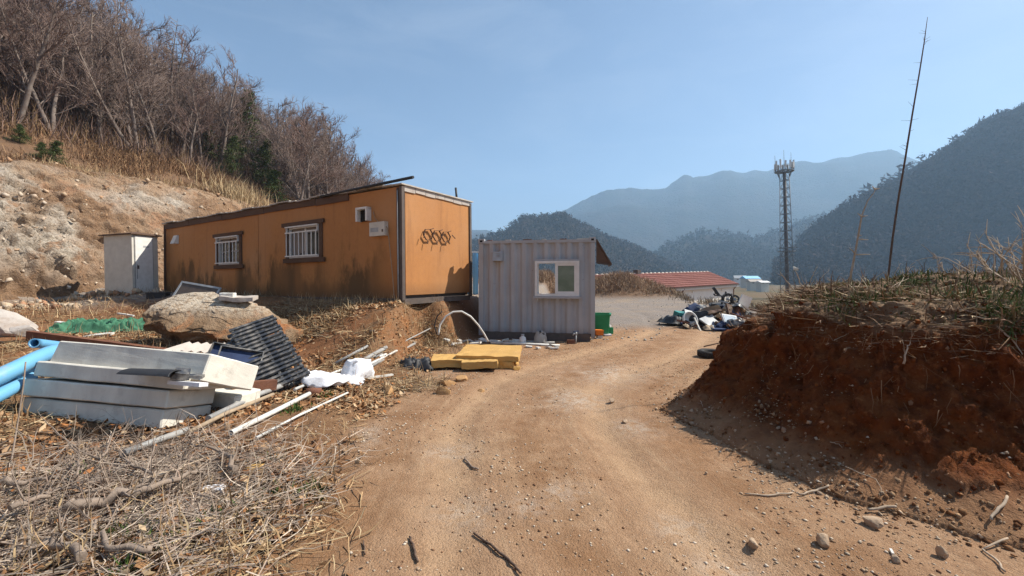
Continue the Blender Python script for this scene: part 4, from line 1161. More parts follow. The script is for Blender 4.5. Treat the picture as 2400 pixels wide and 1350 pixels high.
# foam slabs
A = G(20, 984); 
fx = Vector((0.987, -0.16, 0.0)).normalized()
yaw = math.atan2(fx.y, fx.x)
def slab(px, py, d, L, D, T, label, roll=0, tilt=-0.02, dyaw=0, seed=0, dirt=None):
    """block whose near right bottom corner is seen at the pixel"""
    p = P(px, py, d)
    me = rough_mesh('foam_block', (L, D, T), 7, 0.006, 7, seed, 0.012)
    for v in me.vertices: v.co += Vector((-L / 2, D / 2, T / 2))
    return single('foam_block', me, M['foam'], label, 'foam block', p, (roll, tilt, yaw + dyaw), 'weathered foam blocks stacked on the left')
slab(375, 1006, 4.08, 1.72, 0.56, 0.175, 'bottom grey foam block of the stack on the left', roll=-0.2, tilt=0.03, seed=1)
slab(388, 958, 4.09, 1.72, 0.56, 0.165, 'second grey foam block from the bottom of the stack', roll=-0.2, tilt=0.035, dyaw=0.01, seed=2)
slab(430, 914, 4.11, 1.80, 0.56, 0.15, 'third foam block, right under the tilted top block', roll=-0.22, tilt=0.04, dyaw=0.0, seed=3)
slab(471, 894, 4.16, 1.88, 0.71, 0.275, 'thick top foam block tipped backwards with a bright cream end', roll=-0.38, tilt=0.045, dyaw=-0.01, seed=4)
single('foam_block', rough_mesh('foam_block', (0.5, 0.35, 0.3), 4, 0.01, 6, 6, 0.012), M['foam'], 'short cream foam block on the ground behind the stacked ends', 'foam block', P(540, 945, 4.95), (0, 0.05, -0.25), 'weathered foam blocks stacked on the left')
# things lying on the blocks
gp = MB(); arc = [(0.13 * math.cos(a), 0.05 + 0.07 * math.sin(a)) for a in np.linspace(-0.1, pi - 0.25, 12)]
arc2 = [(x * 0.9, (z - 0.05) * 0.86 + 0.05) for x, z in arc]
vs = [(x, -0.24 - 0.12 * (k / 11), z) for k, (x, z) in enumerate(arc)] + [(x, 0.24, z * 0.9) for x, z in arc] + [(x, -0.24 - 0.12 * (k / 11), z) for k, (x, z) in enumerate(arc2)] + [(x, 0.24, z * 0.9) for x, z in arc2]
fs = [(k, k + 1, 13 + k, 12 + k) for k in range(11)] + [(24 + k, 36 + k, 37 + k, 25 + k) for k in range(11)] + [(k, 24 + k, 25 + k, k + 1) for k in range(11)] + [(12 + k, 13 + k, 37 + k, 36 + k) for k in range(11)]
gp.add(vs, fs)
single('gutter_piece', gp.mesh('gutter_piece'), M['black'], 'black curled gutter piece lying on the foam blocks', 'gutter', P(350, 893, 4.02), (0.0, 0.15, 1.35))
lm = MB(); lm.box((0, 0, 0.04), (0.12, 0.10, 0.08), (0.1, 0.25, 0.3), 0.015); lm.box((0.10, 0, 0.02), (0.16, 0.06, 0.025)); lm.box((-0.1, 0.02, 0.03), (0.1, 0.1, 0.04), (0, 0.3, 0.4))
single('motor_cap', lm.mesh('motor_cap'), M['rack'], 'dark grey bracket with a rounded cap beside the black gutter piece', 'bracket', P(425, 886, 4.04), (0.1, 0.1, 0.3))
single('foam_strip', rough_mesh('foam_strip', (0.34, 0.10, 0.035), 3, 0.006, 8, 4), M['sack'], 'thin white strip lying on the front of the foam blocks', 'strip', P(440, 899, 4.02), (-0.2, 0.03, yaw))

# blue pipes
def bl(pts, d, r, label, hollow=0.012):
    q = [P(px, py, dd) for (px, py, dd) in pts]
    # smooth the corners
    sm = []
    for k in range(len(q) - 1):
        for j in range(6):
            tt = j / 6
            p0, p1, p2, p3 = q[max(k - 1, 0)], q[k], q[k + 1], q[min(k + 2, len(q) - 1)]
            sm.append(0.5 * ((2 * p1) + (p2 - p0) * tt + (2 * p0 - 5 * p1 + 4 * p2 - p3) * tt ** 2 + (3 * p1 - p0 - 3 * p2 + p3) * tt ** 3))
    sm.append(q[-1])
    return line_obj('water_pipe', label, 'pipe', sm, r, M['blue_pipe'], 16, 'blue water pipes heaped on the left', hollow)
bl([(-160, 955, 3.7), (20, 872, 4.3), (95, 836, 4.7), (140, 822, 5.0), (215, 820, 5.6)], 0, 0.08, 'thick blue pipe bending over the left end of the foam blocks')
bl([(80, 804, 5.0), (150, 812, 5.5), (260, 826, 6.2)], 0, 0.055, 'blue pipe with its round open end facing the viewer')
bl([(50, 874, 4.45), (-20, 890, 4.3), (-140, 920, 4.1)], 0, 0.055, 'short blue pipe with a dark end under the thick blue pipe')
bl([(70, 885, 4.6), (0, 925, 4.2), (-120, 985, 3.8)], 0, 0.066, 'lowest blue pipe beside the left ends of the foam blocks')
bl([(100, 850, 5.1), (30, 890, 4.8), (-80, 940, 4.4)], 0, 0.06, 'dusty blue pipe squeezed between two thicker ones')
# rusty beam, concrete, green net
a, b = P(62, 787, 7.6), P(395, 832, 7.0)
m = MB(); d_ = b - a; m.bar((0, 0, 0), d_, 0.02, 0.17); m.bar((0, 0.05, 0.075), d_ + Vector((0, 0.05, 0.075)), 0.10, 0.018); m.bar((0, 0.05, -0.075), d_ + Vector((0, 0.05, -0.075)), 0.10, 0.018)
single('steel_beam', m.mesh('steel_beam'), M['rusty'], 'long rusty steel beam lying behind the foam blocks', 'beam', a)
me = rock_mesh('concrete_lump', (1.2, 0.7, 0.7), 22, 4, 0.2)
single('concrete_lump', me, M['concrete'], 'pale concrete lump at the left edge above the blue pipes', 'concrete', P(10, 752, 8.3), (0.1, 0.35, 0.15))
single('concrete_lump', rock_mesh('concrete_lump', (0.5, 0.4, 0.36), 25, 4, 0.25), M['concrete'], 'smaller pale concrete lump touching the rusty beam end', 'concrete', P(60, 775, 7.8), (0.2, 0.3, 0.5))
def crumple(name, w, d, h, seed, n=26, m=16, fold=5.0):
    """crumpled sheet with thickness, lying on the ground"""
    u, v = np.meshgrid(np.linspace(0, 1, n), np.linspace(0, 1, m)); uf, vf = u.ravel(), v.ravel()
    e = np.minimum(np.minimum(uf, 1 - uf) * 2, np.minimum(vf, 1 - vf) * 2)
    z = h * (0.35 + 0.65 * fbm(uf * fold, vf * fold, octs=4, seed=seed, ridged=True)) * ss(0, 0.35, e) + 0.01
    x = (uf - 0.5) * w + 0.12 * w * fbm(uf * 3, vf * 3, octs=3, seed=seed + 9) ; y = (vf - 0.5) * d + 0.15 * d * fbm(uf * 3, vf * 3, octs=3, seed=seed + 19)
    co = np.stack([x, y, np.maximum(z, 0.01)], 1)
    bot = co.copy(); bot[:, 2] = np.maximum(bot[:, 2] - 0.02, -0.03)
    ii = np.arange(n * m).reshape(m, n)
    F_ = np.stack([ii[:-1, :-1], ii[:-1, 1:], ii[1:, 1:], ii[1:, :-1]], -1).reshape(-1, 4)
    return np_mesh(name, np.concatenate([co, bot]), np.concatenate([F_, F_[:, ::-1] + n * m]), False)
p = G(245, 776); single('green_net', crumple('green_net', 1.9, 0.8, 0.30, 5, 80, 40, 8), M['net'], 'crumpled dark green net on the ground left of the boulder', 'net', (p.x, p.y, p.z), (0, 0.0, 0.35))
p = G(225, 790); single('white_board', rough_mesh('white_board', (0.55, 0.16, 0.04), 3, 0.01, 6, 8), M['white_pvc'], 'white broken board below the green net', 'board', p + Vector((0, 0, 0.03)), (0.1, -0.1, 0.3))
p = G(295, 758); single('white_board', rough_mesh('white_board', (0.5, 0.05, 0.03), 3, 0.006, 6, 9), M['white_pvc'], 'thin white lath lying across the green net', 'board', p + Vector((0.0, 0, 0.22)), (0.0, 0.1, -0.2))
p = G(142, 770); single('white_board', rough_mesh('white_board', (0.2, 0.1, 0.14), 3, 0.01, 6, 10), M['white_pvc'], 'small white block at the left end of the green net', 'board', p + Vector((0, 0, 0.07)), (0.0, 0.1, -0.2))
m = MB(); n = 26
vs = []
for k in range(n):
    x = k * 0.05
    for y in (0, 0.5): vs.append((x, y, 0.022 * math.sin(k * 2.1)))
for k in range(n):
    x = k * 0.05
    for y in (0, 0.5): vs.append((x, y, 0.022 * math.sin(k * 2.1) - 0.012))
m.add(vs, [(2 * k, 2 * k + 2, 2 * k + 3, 2 * k + 1) for k in range(n - 1)] + [(2 * n + 2 * k + 1, 2 * n + 2 * k + 3, 2 * n + 2 * k + 2, 2 * n + 2 * k) for k in range(n - 1)] + [(2 * k, 2 * n + 2 * k, 2 * n + 2 * k + 2, 2 * k + 2) for k in range(n - 1)])
single('roofing_sheet', m.mesh('roofing_sheet'), M['concrete'], 'pale corrugated roofing sheet between the foam blocks and the boulder', 'roofing', P(375, 822, 6.5), (0.1, 0.02, -0.05))
# window screen frame
sf = thing('window_screen', 'aluminium framed window screen leaning below the orange cabin', 'window screen', P(395, 712, 10.6), (-0.5, 0.14, -0.2))
SWd, SHt = 1.15, 0.62
for nm, c, s in (('frame_bar', (SWd / 2, 0, SHt), (SWd, 0.03, 0.05)), ('frame_bar', (0.0, 0, SHt / 2), (0.05, 0.03, SHt + 0.05)), ('frame_bar', (SWd, 0, SHt / 2), (0.05, 0.03, SHt + 0.05)), ('frame_bar', (SWd / 2, 0, 0.0), (SWd, 0.03, 0.05))):
    MB().box(c, s).build(nm, M['tin'], sf)
MB().box((SWd / 2, 0.0, SHt / 2), (SWd - 0.05, 0.006, SHt - 0.05)).build('mesh_panel', M['dark_trim'], sf)

# black slatted racks leaning in a pile
def rack(o0, ex, up, label, nsl=17, L=1.30, Wd=0.62, full=True):
    """slatted panel: origin bottom left, ex along the slats, up along the panel"""
    ex = Vector(ex).normalized(); up = Vector(up).normalized(); up = (up - ex * up.dot(ex)).normalized(); nz = ex.cross(up)
    Mx = Matrix((ex, up, nz)).transposed()
    o = thing('slatted_rack', label, 'rack', o0, Mx.to_euler(), 'black slatted racks leaning beside the boulder')
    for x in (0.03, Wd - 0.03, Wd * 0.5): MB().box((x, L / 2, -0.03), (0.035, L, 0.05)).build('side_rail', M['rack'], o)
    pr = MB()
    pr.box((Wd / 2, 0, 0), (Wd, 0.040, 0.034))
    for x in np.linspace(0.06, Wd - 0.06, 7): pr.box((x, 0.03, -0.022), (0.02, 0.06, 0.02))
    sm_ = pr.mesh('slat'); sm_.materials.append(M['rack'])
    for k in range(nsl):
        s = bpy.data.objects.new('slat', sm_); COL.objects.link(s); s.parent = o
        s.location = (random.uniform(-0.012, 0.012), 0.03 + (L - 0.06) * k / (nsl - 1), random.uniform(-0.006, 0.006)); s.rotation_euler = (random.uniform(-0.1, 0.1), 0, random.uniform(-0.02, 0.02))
    return o
B0 = P(612, 928, 5.35); T0 = P(552, 768, 6.25); B1 = P(712, 884, 5.65)
ex = (B1 - B0); up = (T0 - B0)
nz = ex.cross(up).normalized()
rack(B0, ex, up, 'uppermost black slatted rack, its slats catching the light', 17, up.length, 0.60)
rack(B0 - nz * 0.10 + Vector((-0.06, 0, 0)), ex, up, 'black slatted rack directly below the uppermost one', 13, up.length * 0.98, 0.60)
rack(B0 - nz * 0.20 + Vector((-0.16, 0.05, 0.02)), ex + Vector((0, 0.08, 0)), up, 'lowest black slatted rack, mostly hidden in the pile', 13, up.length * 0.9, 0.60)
for k, (px, py, dd, rz, lab) in enumerate(((560, 850, 5.7, 0.5, 'dark blue plastic tray tipped on edge left of the black racks'), (535, 842, 5.9, 0.25, 'second dark blue tray leaning behind the tipped one'))):
    tr = thing('plastic_tray', lab, 'tray', P(px, py, dd), (0.9, 0.25, rz))
    m = MB(); m.box((0, 0, 0), (0.5, 0.36, 0.015)); m.build('base', M['cloth_blue'], tr)
    for (c, s) in (((0.25, 0, 0.03), (0.015, 0.36, 0.07)), ((-0.25, 0, 0.03), (0.015, 0.36, 0.07)), ((0, 0.18, 0.03), (0.5, 0.015, 0.07)), ((0, -0.18, 0.03), (0.5, 0.015, 0.07))):
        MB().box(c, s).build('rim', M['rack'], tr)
single('wood_offcut', rough_mesh('wood_offcut', (0.5, 0.09, 0.12), 4, 0.008, 8, 5), M['rusty'], 'rusty brown plank end below the cream end of the top foam block', 'plank', P(595, 905, 5.2), (0, 0.1, 0.9))

# poles and laths on the slope
def gl(*pp, lift=0.03): return [G(x, y, lift) for x, y in pp]
line_obj('plastic_pipe', 'white plastic pipe with an open end lying on the litter', 'pipe', gl((541, 1030), (630, 985), (725, 934), lift=0.06), 0.026, M['white_pvc'], 12, hollow=0.005)
line_obj('pole', 'long pale pole running along the foot of the black racks', 'pole', gl((488, 1003), (600, 945), (705, 903), lift=0.09), 0.032, M['grey_pipe'], 8)
line_obj('pole', 'grey pole half buried in the brushwood in the left foreground', 'pole', gl((290, 1088), (365, 1058), (440, 1030), lift=0.09), 0.028, M['grey_pipe'], 8)
line_obj('pole', 'pale grey pole at the back left of the short poles', 'pole', gl((780, 862), (862, 818), lift=0.05), 0.024, M['grey_pipe'], 8, 'short grey poles lying parallel on the slope')
line_obj('pole', 'thick grey pole in the middle of the short poles', 'pole', gl((836, 862), (905, 822), lift=0.06), 0.034, M['grey_pipe'], 8, 'short grey poles lying parallel on the slope')
line_obj('pole', 'longest grey pole on the right of the short poles', 'pole', gl((862, 870), (972, 811), lift=0.05), 0.027, M['grey_pipe'], 8, 'short grey poles lying parallel on the slope')
line_obj('pole', 'thin short pole under the thick grey one', 'pole', gl((815, 866), (880, 838), lift=0.03), 0.02, M['grey_pipe'], 6, 'short grey poles lying parallel on the slope')
line_obj('pole', 'pale pole between the thick and the longest grey pole', 'pole', gl((852, 866), (930, 826), lift=0.03), 0.022, M['white_pvc'], 6, 'short grey poles lying parallel on the slope')
line_obj('pole', 'very long thin pale pole pointing from the white sacks to the yellow boards', 'pole', gl((690, 925), (790, 880), (905, 838), lift=0.06), 0.02, M['white_pvc'], 8)
line_obj('pole', 'long thin pole passing in front of the foam block ends', 'pole', gl((440, 1032), (530, 985), (640, 938), lift=0.07), 0.022, M['wood_pale'], 8)
line_obj('pole', 'thin white pole lying parallel on the near side of the white pipe', 'pole', gl((600, 1040), (700, 985), (815, 930), lift=0.05), 0.013, M['white_pvc'], 6)
line_obj('pole', 'thin grey rod between the white sacks and the plank', 'pole', gl((880, 845), (960, 800), (1010, 775), lift=0.05), 0.014, M['grey_pipe'], 6)
def plank(pp, w, h, m, label, lift=0.03, name='plank'):
    q = gl(*pp, lift=lift); o0 = q[0]
    mb = MB().bar((0, 0, 0), q[1] - o0, w, h)
    return single(name, mb.mesh(name), m, label, 'plank', o0)
plank(((872, 779), (973, 806)), 0.10, 0.03, M['wood_pale'], 'weathered plank sloping down towards the grey poles')
plank(((738, 914), (920, 887)), 0.05, 0.025, M['white_pvc'], 'long white lath lying in front of the white sacks', 0.06)
plank(((655, 915), (700, 893)), 0.05, 0.03, M['white_pvc'], 'short white lath beside the black racks', 0.04)
# sacks
def sack_mesh(name, w, d, h, seed):
    me = rock_mesh(name, (w, d, h), seed, 4, 0.18, flat=False, freq=0.9)
    co = np.array([v.co for v in me.vertices])
    q = co * 5
    co += (fbm(q[:, 0], q[:, 1], q[:, 2], octs=5, seed=seed, ridged=True, gain=0.65) * 0.075)[:, None] * np.array([0.5, 0.5, 1.0])
    co[:, 2] = np.maximum(co[:, 2], -h * 0.3)
    me.vertices.foreach_set('co', co.astype(np.float32).ravel()); me.update()
    return me
p = G(752, 915); single('sack', sack_mesh('sack', 0.62, 0.40, 0.30, 31), M['sack'], 'flattened white woven sack nearest the black racks', 'sack', p + Vector((0, 0.1, 0.09)), (0, 0.12, 0.5), 'white woven sacks')
p = G(832, 895); single('sack', sack_mesh('sack', 0.60, 0.42, 0.36, 33), M['sack'], 'puffed white woven sack in front of the short grey poles', 'sack', p + Vector((0, 0.1, 0.10)), (0, 0.05, 0.2), 'white woven sacks')
p = G(795, 902); single('sack', crumple('sack', 0.62, 0.35, 0.12, 41), M['sack'], 'empty white sack spread between the other two', 'sack', p + Vector((0, 0.05, 0.02)), (0, 0, 0.2), 'white woven sacks')
p = G(735, 928); m = MB(); m.lathe([(0, -0.09), (0.05, -0.09), (0.055, 0), (0.05, 0.09), (0, 0.09)], n=12, axis='x')
single('tin_can', m.mesh('tin_can'), M['rusty'], 'small maroon can at the front of the white sacks', 'can', p + Vector((0, 0, 0.05)), (0, 0.1, 0.5))
p = G(500, 1160); single('paper_scrap', crumple('paper_scrap', 0.16, 0.07, 0.03, 43, 12, 8), M['sack'], 'white paper scrap near the thick dead branch', 'paper', p + Vector((0, 0, 0.03)), (0, 0, 0.1))
p = G(598, 1108); single('leaf_scrap', crumple('leaf_scrap', 0.13, 0.10, 0.03, 45, 12, 10), M['yellow_foam'], 'torn yellow foam scrap on the leaf litter', 'foam scrap', p + Vector((0, 0, 0.02)), (0.2, 0, 0.4))
p = G(105, 1275); plank(((75, 1290), (170, 1268)), 0.06, 0.025, M['wood_pale'], 'split piece of grey wood in the bottom left brushwood', 0.03)

# yellow insulation boards beside the track
YB = thing
def yboard(px, py, d, L, D, T, rz, label, ry=0.0, rx=0.0, seed=0):
    p = P(px, py, d); me = rough_mesh('insulation_board', (L, D, T), 10, 0.022, 9.0, seed, 0.0)
    return single('insulation_board', me, M['yellow_foam'], label, 'insulation board', p, (rx, ry, rz), 'broken yellow insulation boards beside the track')
g0 = Hs(-0.5, 7.5)
yboard(1150, 826, 8.1, 1.12, 1.15, 0.09, -0.06, 'largest yellow insulation board lying on top', 0.01, 0.02, 1)
yboard(1062, 845, 7.75, 0.75, 0.62, 0.13, 0.12, 'yellow insulation board under the left of the largest one', 0.02, 0.0, 2)
yboard(1125, 852, 7.45, 0.62, 0.34, 0.12, 0.05, 'thick yellow board piece at the front of the pile', -0.02, -0.03, 3)
yboard(1180, 846, 7.9, 0.42, 0.8, 0.11, -0.1, 'yellow board piece propping the right side of the largest board', 0.0, 0.0, 4)
for k, (px, py, s, lab) in enumerate(((1085, 858, 0.17, 'small yellow foam chunk at the front left of the boards'), (1166, 854, 0.20, 'yellow foam chunk at the front right of the boards'),
                                  (1207, 852, 0.24, 'large yellow foam chunk at the right of the boards'), (1209, 863, 0.15, 'pale foam chunk nearest the track'), (1190, 858, 0.13, 'tiny yellow foam chunk between two larger ones'))):
    p = G(px, py + 4); single('foam_chunk', rock_mesh('foam_chunk', (s, s * 0.8, s * 0.65), 50 + k, 3, 0.35), M['yellow_foam'], lab, 'foam chunk', p + Vector((0, 0, s * 0.2)), (0, 0, k), 'yellow foam chunks')
p = G(978, 862); single('black_sheet', crumple('black_sheet', 0.55, 0.35, 0.2, 47), M['black'], 'crumpled black plastic sheet left of the yellow boards', 'plastic sheet', p, (0, 0, 0.2))
p = G(958, 856); single('black_sheet', crumple('black_sheet', 0.28, 0.25, 0.14, 48), M['black'], 'smaller black plastic scrap at the far left of the crumpled sheet', 'plastic sheet', p, (0, 0, 0.9))
# ochre clods along the edge of the track
for k, (px, py, s, lab) in enumerate(((1050, 903, 0.22, 'ochre clod on the left edge of the track'), (1078, 893, 0.20, 'ochre clod just beyond the first, nearer the yellow boards'), (1035, 922, 0.22, 'flat ochre clod nearest the viewer on the track edge'),
                                  (1130, 918, 0.10, 'small pale stone on the track right of the clods'), (912, 922, 0.22, 'ochre clod among the leaf litter'), (1058, 838, 0.16, 'ochre clod behind the crumpled black sheet'))):
    p = G(px, py); single('clod', rock_mesh('clod', (s * 1.3, s, s * 0.75), 60 + k, 3, 0.3), M['stone_orange'], lab, 'clod', p + Vector((0, 0, s * 0.12)), (0, 0, k * 1.3))

# hose, shards and small things in front of the container
q = [(1027, 785), (1031, 762), (1044, 742), (1062, 731), (1082, 730), (1103, 742), (1121, 762), (1135, 783), (1144, 800)]
line_obj('hose', 'white hose arching out of the bank beside the container', 'hose', [P(a, b, 9.55 + 0.05 * k) for k, (a, b) in enumerate(q)], 0.022, M['white_pvc'], 8, sub=3)
line_obj('hose', 'thin black hose curling at the foot of the white arch', 'hose', [P(a, b, 9.5) for a, b in ((1024, 783), (1018, 762), (1024, 742), (1036, 730))], 0.014, M['black'], 6, sub=3)
line_obj('plastic_pipe', 'white pipe lying along the foot of the container', 'pipe', [P(1150, 804, 10.3), P(1230, 806, 10.2), P(1312, 810, 10.05)], 0.03, M['white_pvc'], 8)
line_obj('plastic_pipe', 'grey pipe lying behind the white jug', 'pipe', [P(1185, 801, 10.55), P(1300, 803, 10.4)], 0.028, M['grey_pipe'], 8)
line_obj('hose', 'thin hose looping on the ground in front of the grey bag', 'hose', gl((1225, 806), (1258, 802), (1290, 812), (1308, 818), lift=0.04), 0.018, M['grey_pipe'], 6, sub=3)
for k in range(16):
    px = 1046 + k * 11.5 + random.uniform(-4, 4); py = 806 + random.uniform(-6, 10) - 0.0
    if 1075 < px < 1225 and py > 808: py = 803
    p = G(px, py); s = random.uniform(0.14, 0.30)
    single('white_shard', rough_mesh('white_shard', (s, s * random.uniform(0.4, 0.8), 0.035), 2, 0.02, 6, 70 + k), M['white_pvc'], 'broken white plaster shard on the ground in front of the container', 'shard', p + Vector((0, 0, 0.04)),
           (random.uniform(-0.3, 0.3), random.uniform(-0.3, 0.3), random.uniform(0, 3)), 'white shards behind the yellow boards')
for k, (px, py) in enumerate(((1240, 815), (1262, 818), (1285, 816), (1300, 819))):
    p = G(px, py); s = random.uniform(0.10, 0.2)
    single('white_shard', rough_mesh('white_shard', (s, s * 0.5, 0.03), 2, 0.015, 6, 90 + k), M['white_pvc'], 'broken white plaster shard below the grey bag', 'shard', p + Vector((0, 0, 0.03)), (0.1, 0.1, k), 'white shards below the grey bag')
p = G(1225, 806)
jg = thing('jug', 'translucent white plastic jug standing before the container wall', 'jug', (p.x, p.y, p.z), (0, 0, 0.2))
m = MB(); m.lathe([(0, 0), (0.075, 0), (0.08, 0.02), (0.08, 0.15), (0.035, 0.185), (0.035, 0.20), (0, 0.2)], n=14); m.build('body', M['white_plastic'], jg)
MB().lathe([(0.04, 0.2), (0.042, 0.2), (0.042, 0.235), (0, 0.24)], n=12).build('cap', M['tin'], jg)
p = G(1267, 806)
gb = thing('bag', 'upright grey sack with a dark open mouth before the container wall', 'bag', (p.x, p.y, p.z))
m = MB(); m.lathe([(0, 0), (0.15, 0.0), (0.165, 0.05), (0.15, 0.17), (0.12, 0.25), (0.105, 0.30), (0.095, 0.30), (0.10, 0.24), (0.0, 0.2)], n=18)
for i, v in enumerate(m.v):
    nz_ = 1 + 0.12 * math.sin(i * 2.3) * (v[2] > 0.1); m.v[i] = (v[0] * nz_, v[1] * 0.75 * nz_, v[2] + (0.03 * math.sin(i * 1.7) if v[2] > 0.23 else 0))
m.build('body', M['greybag'], gb)
m = MB(); m.box((0.03, -0.03, 0.27), (0.12, 0.1, 0.05), (0.3, 0.5, 0.2)); m.build('torn_flap', M['black'], gb)
p = G(1350, 806)
tp = thing('water_tap', 'stand tap with a blue handle near the right front corner of the container', 'tap', (p.x, p.y, p.z))
MB().tube([(0, 0, 0), (0, 0, 0.22)], 0.018, 8).build('riser', M['tin'], tp)
MB().tube([(0, 0, 0.22), (0, 0, 0.29)], [0.03, 0.022], 8).build('valve', M['tin'], tp)
MB().tube([(0, 0, 0.24), (-0.06, -0.03, 0.25), (-0.08, -0.04, 0.21)], 0.014, 8).build('spout', M['tin'], tp)
m = MB(); m.box((0, 0, 0.305), (0.14, 0.03, 0.02), (0, 0, 0.5)); m.build('handle', M['cloth_blue'], tp)
single('brick', rough_mesh('brick', (0.17, 0.09, 0.10), 2, 0.006, 9, 3), M['rusty'], 'red brown brick at the foot of the stand tap', 'brick', p + Vector((-0.13, -0.02, 0.05)), (0, 0, 0.2))

# green bin and companions
p = G(1409, 789)
gbn = thing('bin', 'dark green plastic bin standing behind the container corner', 'bin', (p.x + 0.10, p.y + 0.45, Hs(p.x, p.y + 0.45)), (0, 0, -0.25))
m = MB(); a, b, h = 0.20, 0.24, 0.60
vs = [(-a, -a, 0), (a, -a, 0), (a, a, 0), (-a, a, 0), (-b, -b, h), (b, -b, h), (b, b, h), (-b, b, h), (-b + 0.02, -b + 0.02, h), (b - 0.02, -b + 0.02, h), (b - 0.02, b - 0.02, h), (-b + 0.02, b - 0.02, h), (-a + 0.02, -a + 0.02, 0.03), (a - 0.02, -a + 0.02, 0.03), (a - 0.02, a - 0.02, 0.03), (-a + 0.02, a - 0.02, 0.03)]
m.add(vs, [(3, 2, 1, 0)] + [(k, (k + 1) % 4, 4 + (k + 1) % 4, 4 + k) for k in range(4)] + [(4 + k, 4 + (k + 1) % 4, 8 + (k + 1) % 4, 8 + k) for k in range(4)] + [(8 + k, 8 + (k + 1) % 4, 12 + (k + 1) % 4, 12 + k) for k in range(4)] + [(12, 13, 14, 15)])
m.build('body', M['green_bin'], gbn)
for (c, s) in (((0, -b - 0.012, h - 0.02), (2 * b + 0.06, 0.03, 0.05)), ((0, b + 0.012, h - 0.02), (2 * b + 0.06, 0.03, 0.05)), ((-b - 0.012, 0, h - 0.02), (0.03, 2 * b, 0.05)), ((b + 0.012, 0, h - 0.02), (0.03, 2 * b, 0.05))):
    MB().box(c, s).build('rim', M['green_bin'], gbn)
p = G(1403, 793)
ob = thing('orange_crate', 'small bright orange box in front of the green bin', 'box', (p.x, p.y, p.z + 0.08), (0, 0.05, 0.2))
m = MB(); m.box((0, 0, 0.07), (0.20, 0.16, 0.13), jit=0.01); m.build('body', M['orange_plastic'], ob); MB().box((0, 0, 0.14), (0.21, 0.17, 0.015)).build('lid', M['orange_plastic'], ob)
single('white_block', rough_mesh('white_block', (0.13, 0.12, 0.09), 2, 0.01, 9, 3), M['cream'], 'cream block under the bright orange box', 'block', (p.x + 0.02, p.y - 0.0, p.z + 0.035), (0, 0, 0.2))
line_obj('plastic_pipe', 'short white pipe sticking out behind the green bin', 'pipe', [P(1410, 766, 12.3), P(1431, 764, 12.0)], 0.035, M['white_pvc'], 8)
single('green_tub', rough_mesh('green_tub', (0.2, 0.16, 0.22), 2, 0.01, 6, 5), M['green_bin'], 'small green tub behind the green bin', 'tub', P(1427, 776, 12.2), (0, 0, 0.3))
p = G(1424, 787); single('white_shard', rough_mesh('white_shard', (0.2, 0.1, 0.04), 2, 0.02, 6, 99), M['sack'], 'white scrap on the ground right of the green bin', 'scrap', p + Vector((0, 0, 0.03)), (0, 0, 0.2))

# tyre at the foot of the bank
p = P(1676, 842, 8.5)
ty = thing('tyre', 'black tyre lying flat at the far foot of the red earth bank', 'tyre', (p.x, p.y + 0.2, Hs(p.x - 0.15, p.y + 0.2)), (0.03, 0.02, 0))
MB().lathe([(0.13, 0.02), (0.2, 0.0), (0.235, 0.025), (0.245, 0.07), (0.235, 0.115), (0.2, 0.14), (0.13, 0.125), (0.12, 0.07), (0.13, 0.02)], n=28).build('carcass', M['tread'], ty)
m = MB()
for k in range(28):
    a = k * 2 * pi / 28; m.box((0.246 * math.cos(a), 0.246 * math.sin(a), 0.07), (0.012, 0.03, 0.09), (0, 0, a))
tr = m.build('tread_blocks', M['tread'], ty); tr['kind'] = 'stuff'

# ------------------------------------------------------------------ junk heap by the yard edge
def jp(px, py, d): return P(px, py, d)
def jobj(name, mb_or_me, m, label, cat, px, py, d, rot=(0, 0, 0)):
    me = mb_or_me.mesh(name) if isinstance(mb_or_me, MB) else mb_or_me
    return single(name, me, m, label, cat, jp(px, py, d), rot)
me = crumple('tarpaulin', 1.5, 1.0, 0.35, 101); jobj('tarpaulin', me, M['black'], 'dark sheet spread at the left end of the junk heap', 'sheet', 1600, 755, 14.6, (0, 0, 0.2))
jobj('teal_sheet', rough_mesh('teal_sheet', (0.42, 0.3, 0.22), 3, 0.02, 5, 1), M['teal'], 'teal box at the left of the junk heap', 'box', 1597, 739, 14.4, (0.2, 0.1, 0.3))
jobj('trash_bag', sack_mesh('trash_bag', 0.8, 0.7, 0.65, 3), M['black'], 'large black rubbish bag in the middle of the junk heap', 'bag', 1640, 750, 14.0)
jobj('trash_bag', sack_mesh('trash_bag', 0.7, 0.6, 0.5, 4), M['cloth_blue'], 'dark blue cloth bundle left of the large black bag', 'bundle', 1619, 728, 15.4)
jobj('trash_bag', sack_mesh('trash_bag', 0.8, 0.6, 0.5, 5), M['black'], 'black bag at the back of the junk heap', 'bag', 1680, 722, 15.8)
jobj('trash_bag', sack_mesh('trash_bag', 0.6, 0.5, 0.5, 6), M['rusty'], 'brown cloth bundle on the right of the junk heap', 'bundle', 1722, 728, 14.8)
# white chair shell
m = MB(); sh_ = []
for i in range(8):
    for j in range(7):
        u, v = i / 7 - 0.5, j / 6
        sh_.append((u * 0.5, 0.28 * math.cos(v * 2.0) - 0.1, 0.38 * v - 0.15 * (4 * u * u) * (1 - v)))
fs = [(i * 7 + j, (i + 1) * 7 + j, (i + 1) * 7 + j + 1, i * 7 + j + 1) for i in range(7) for j in range(6)]
m.add(sh_ + [(x, y + 0.012, z - 0.012) for x, y, z in sh_], fs + [tuple(q + 56 for q in f[::-1]) for f in fs])
jobj('chair_shell', m, M['white_plastic'], 'white curved plastic chair shell on the junk heap', 'chair', 1660, 735, 14.6, (0.5, 0.5, 0.8))
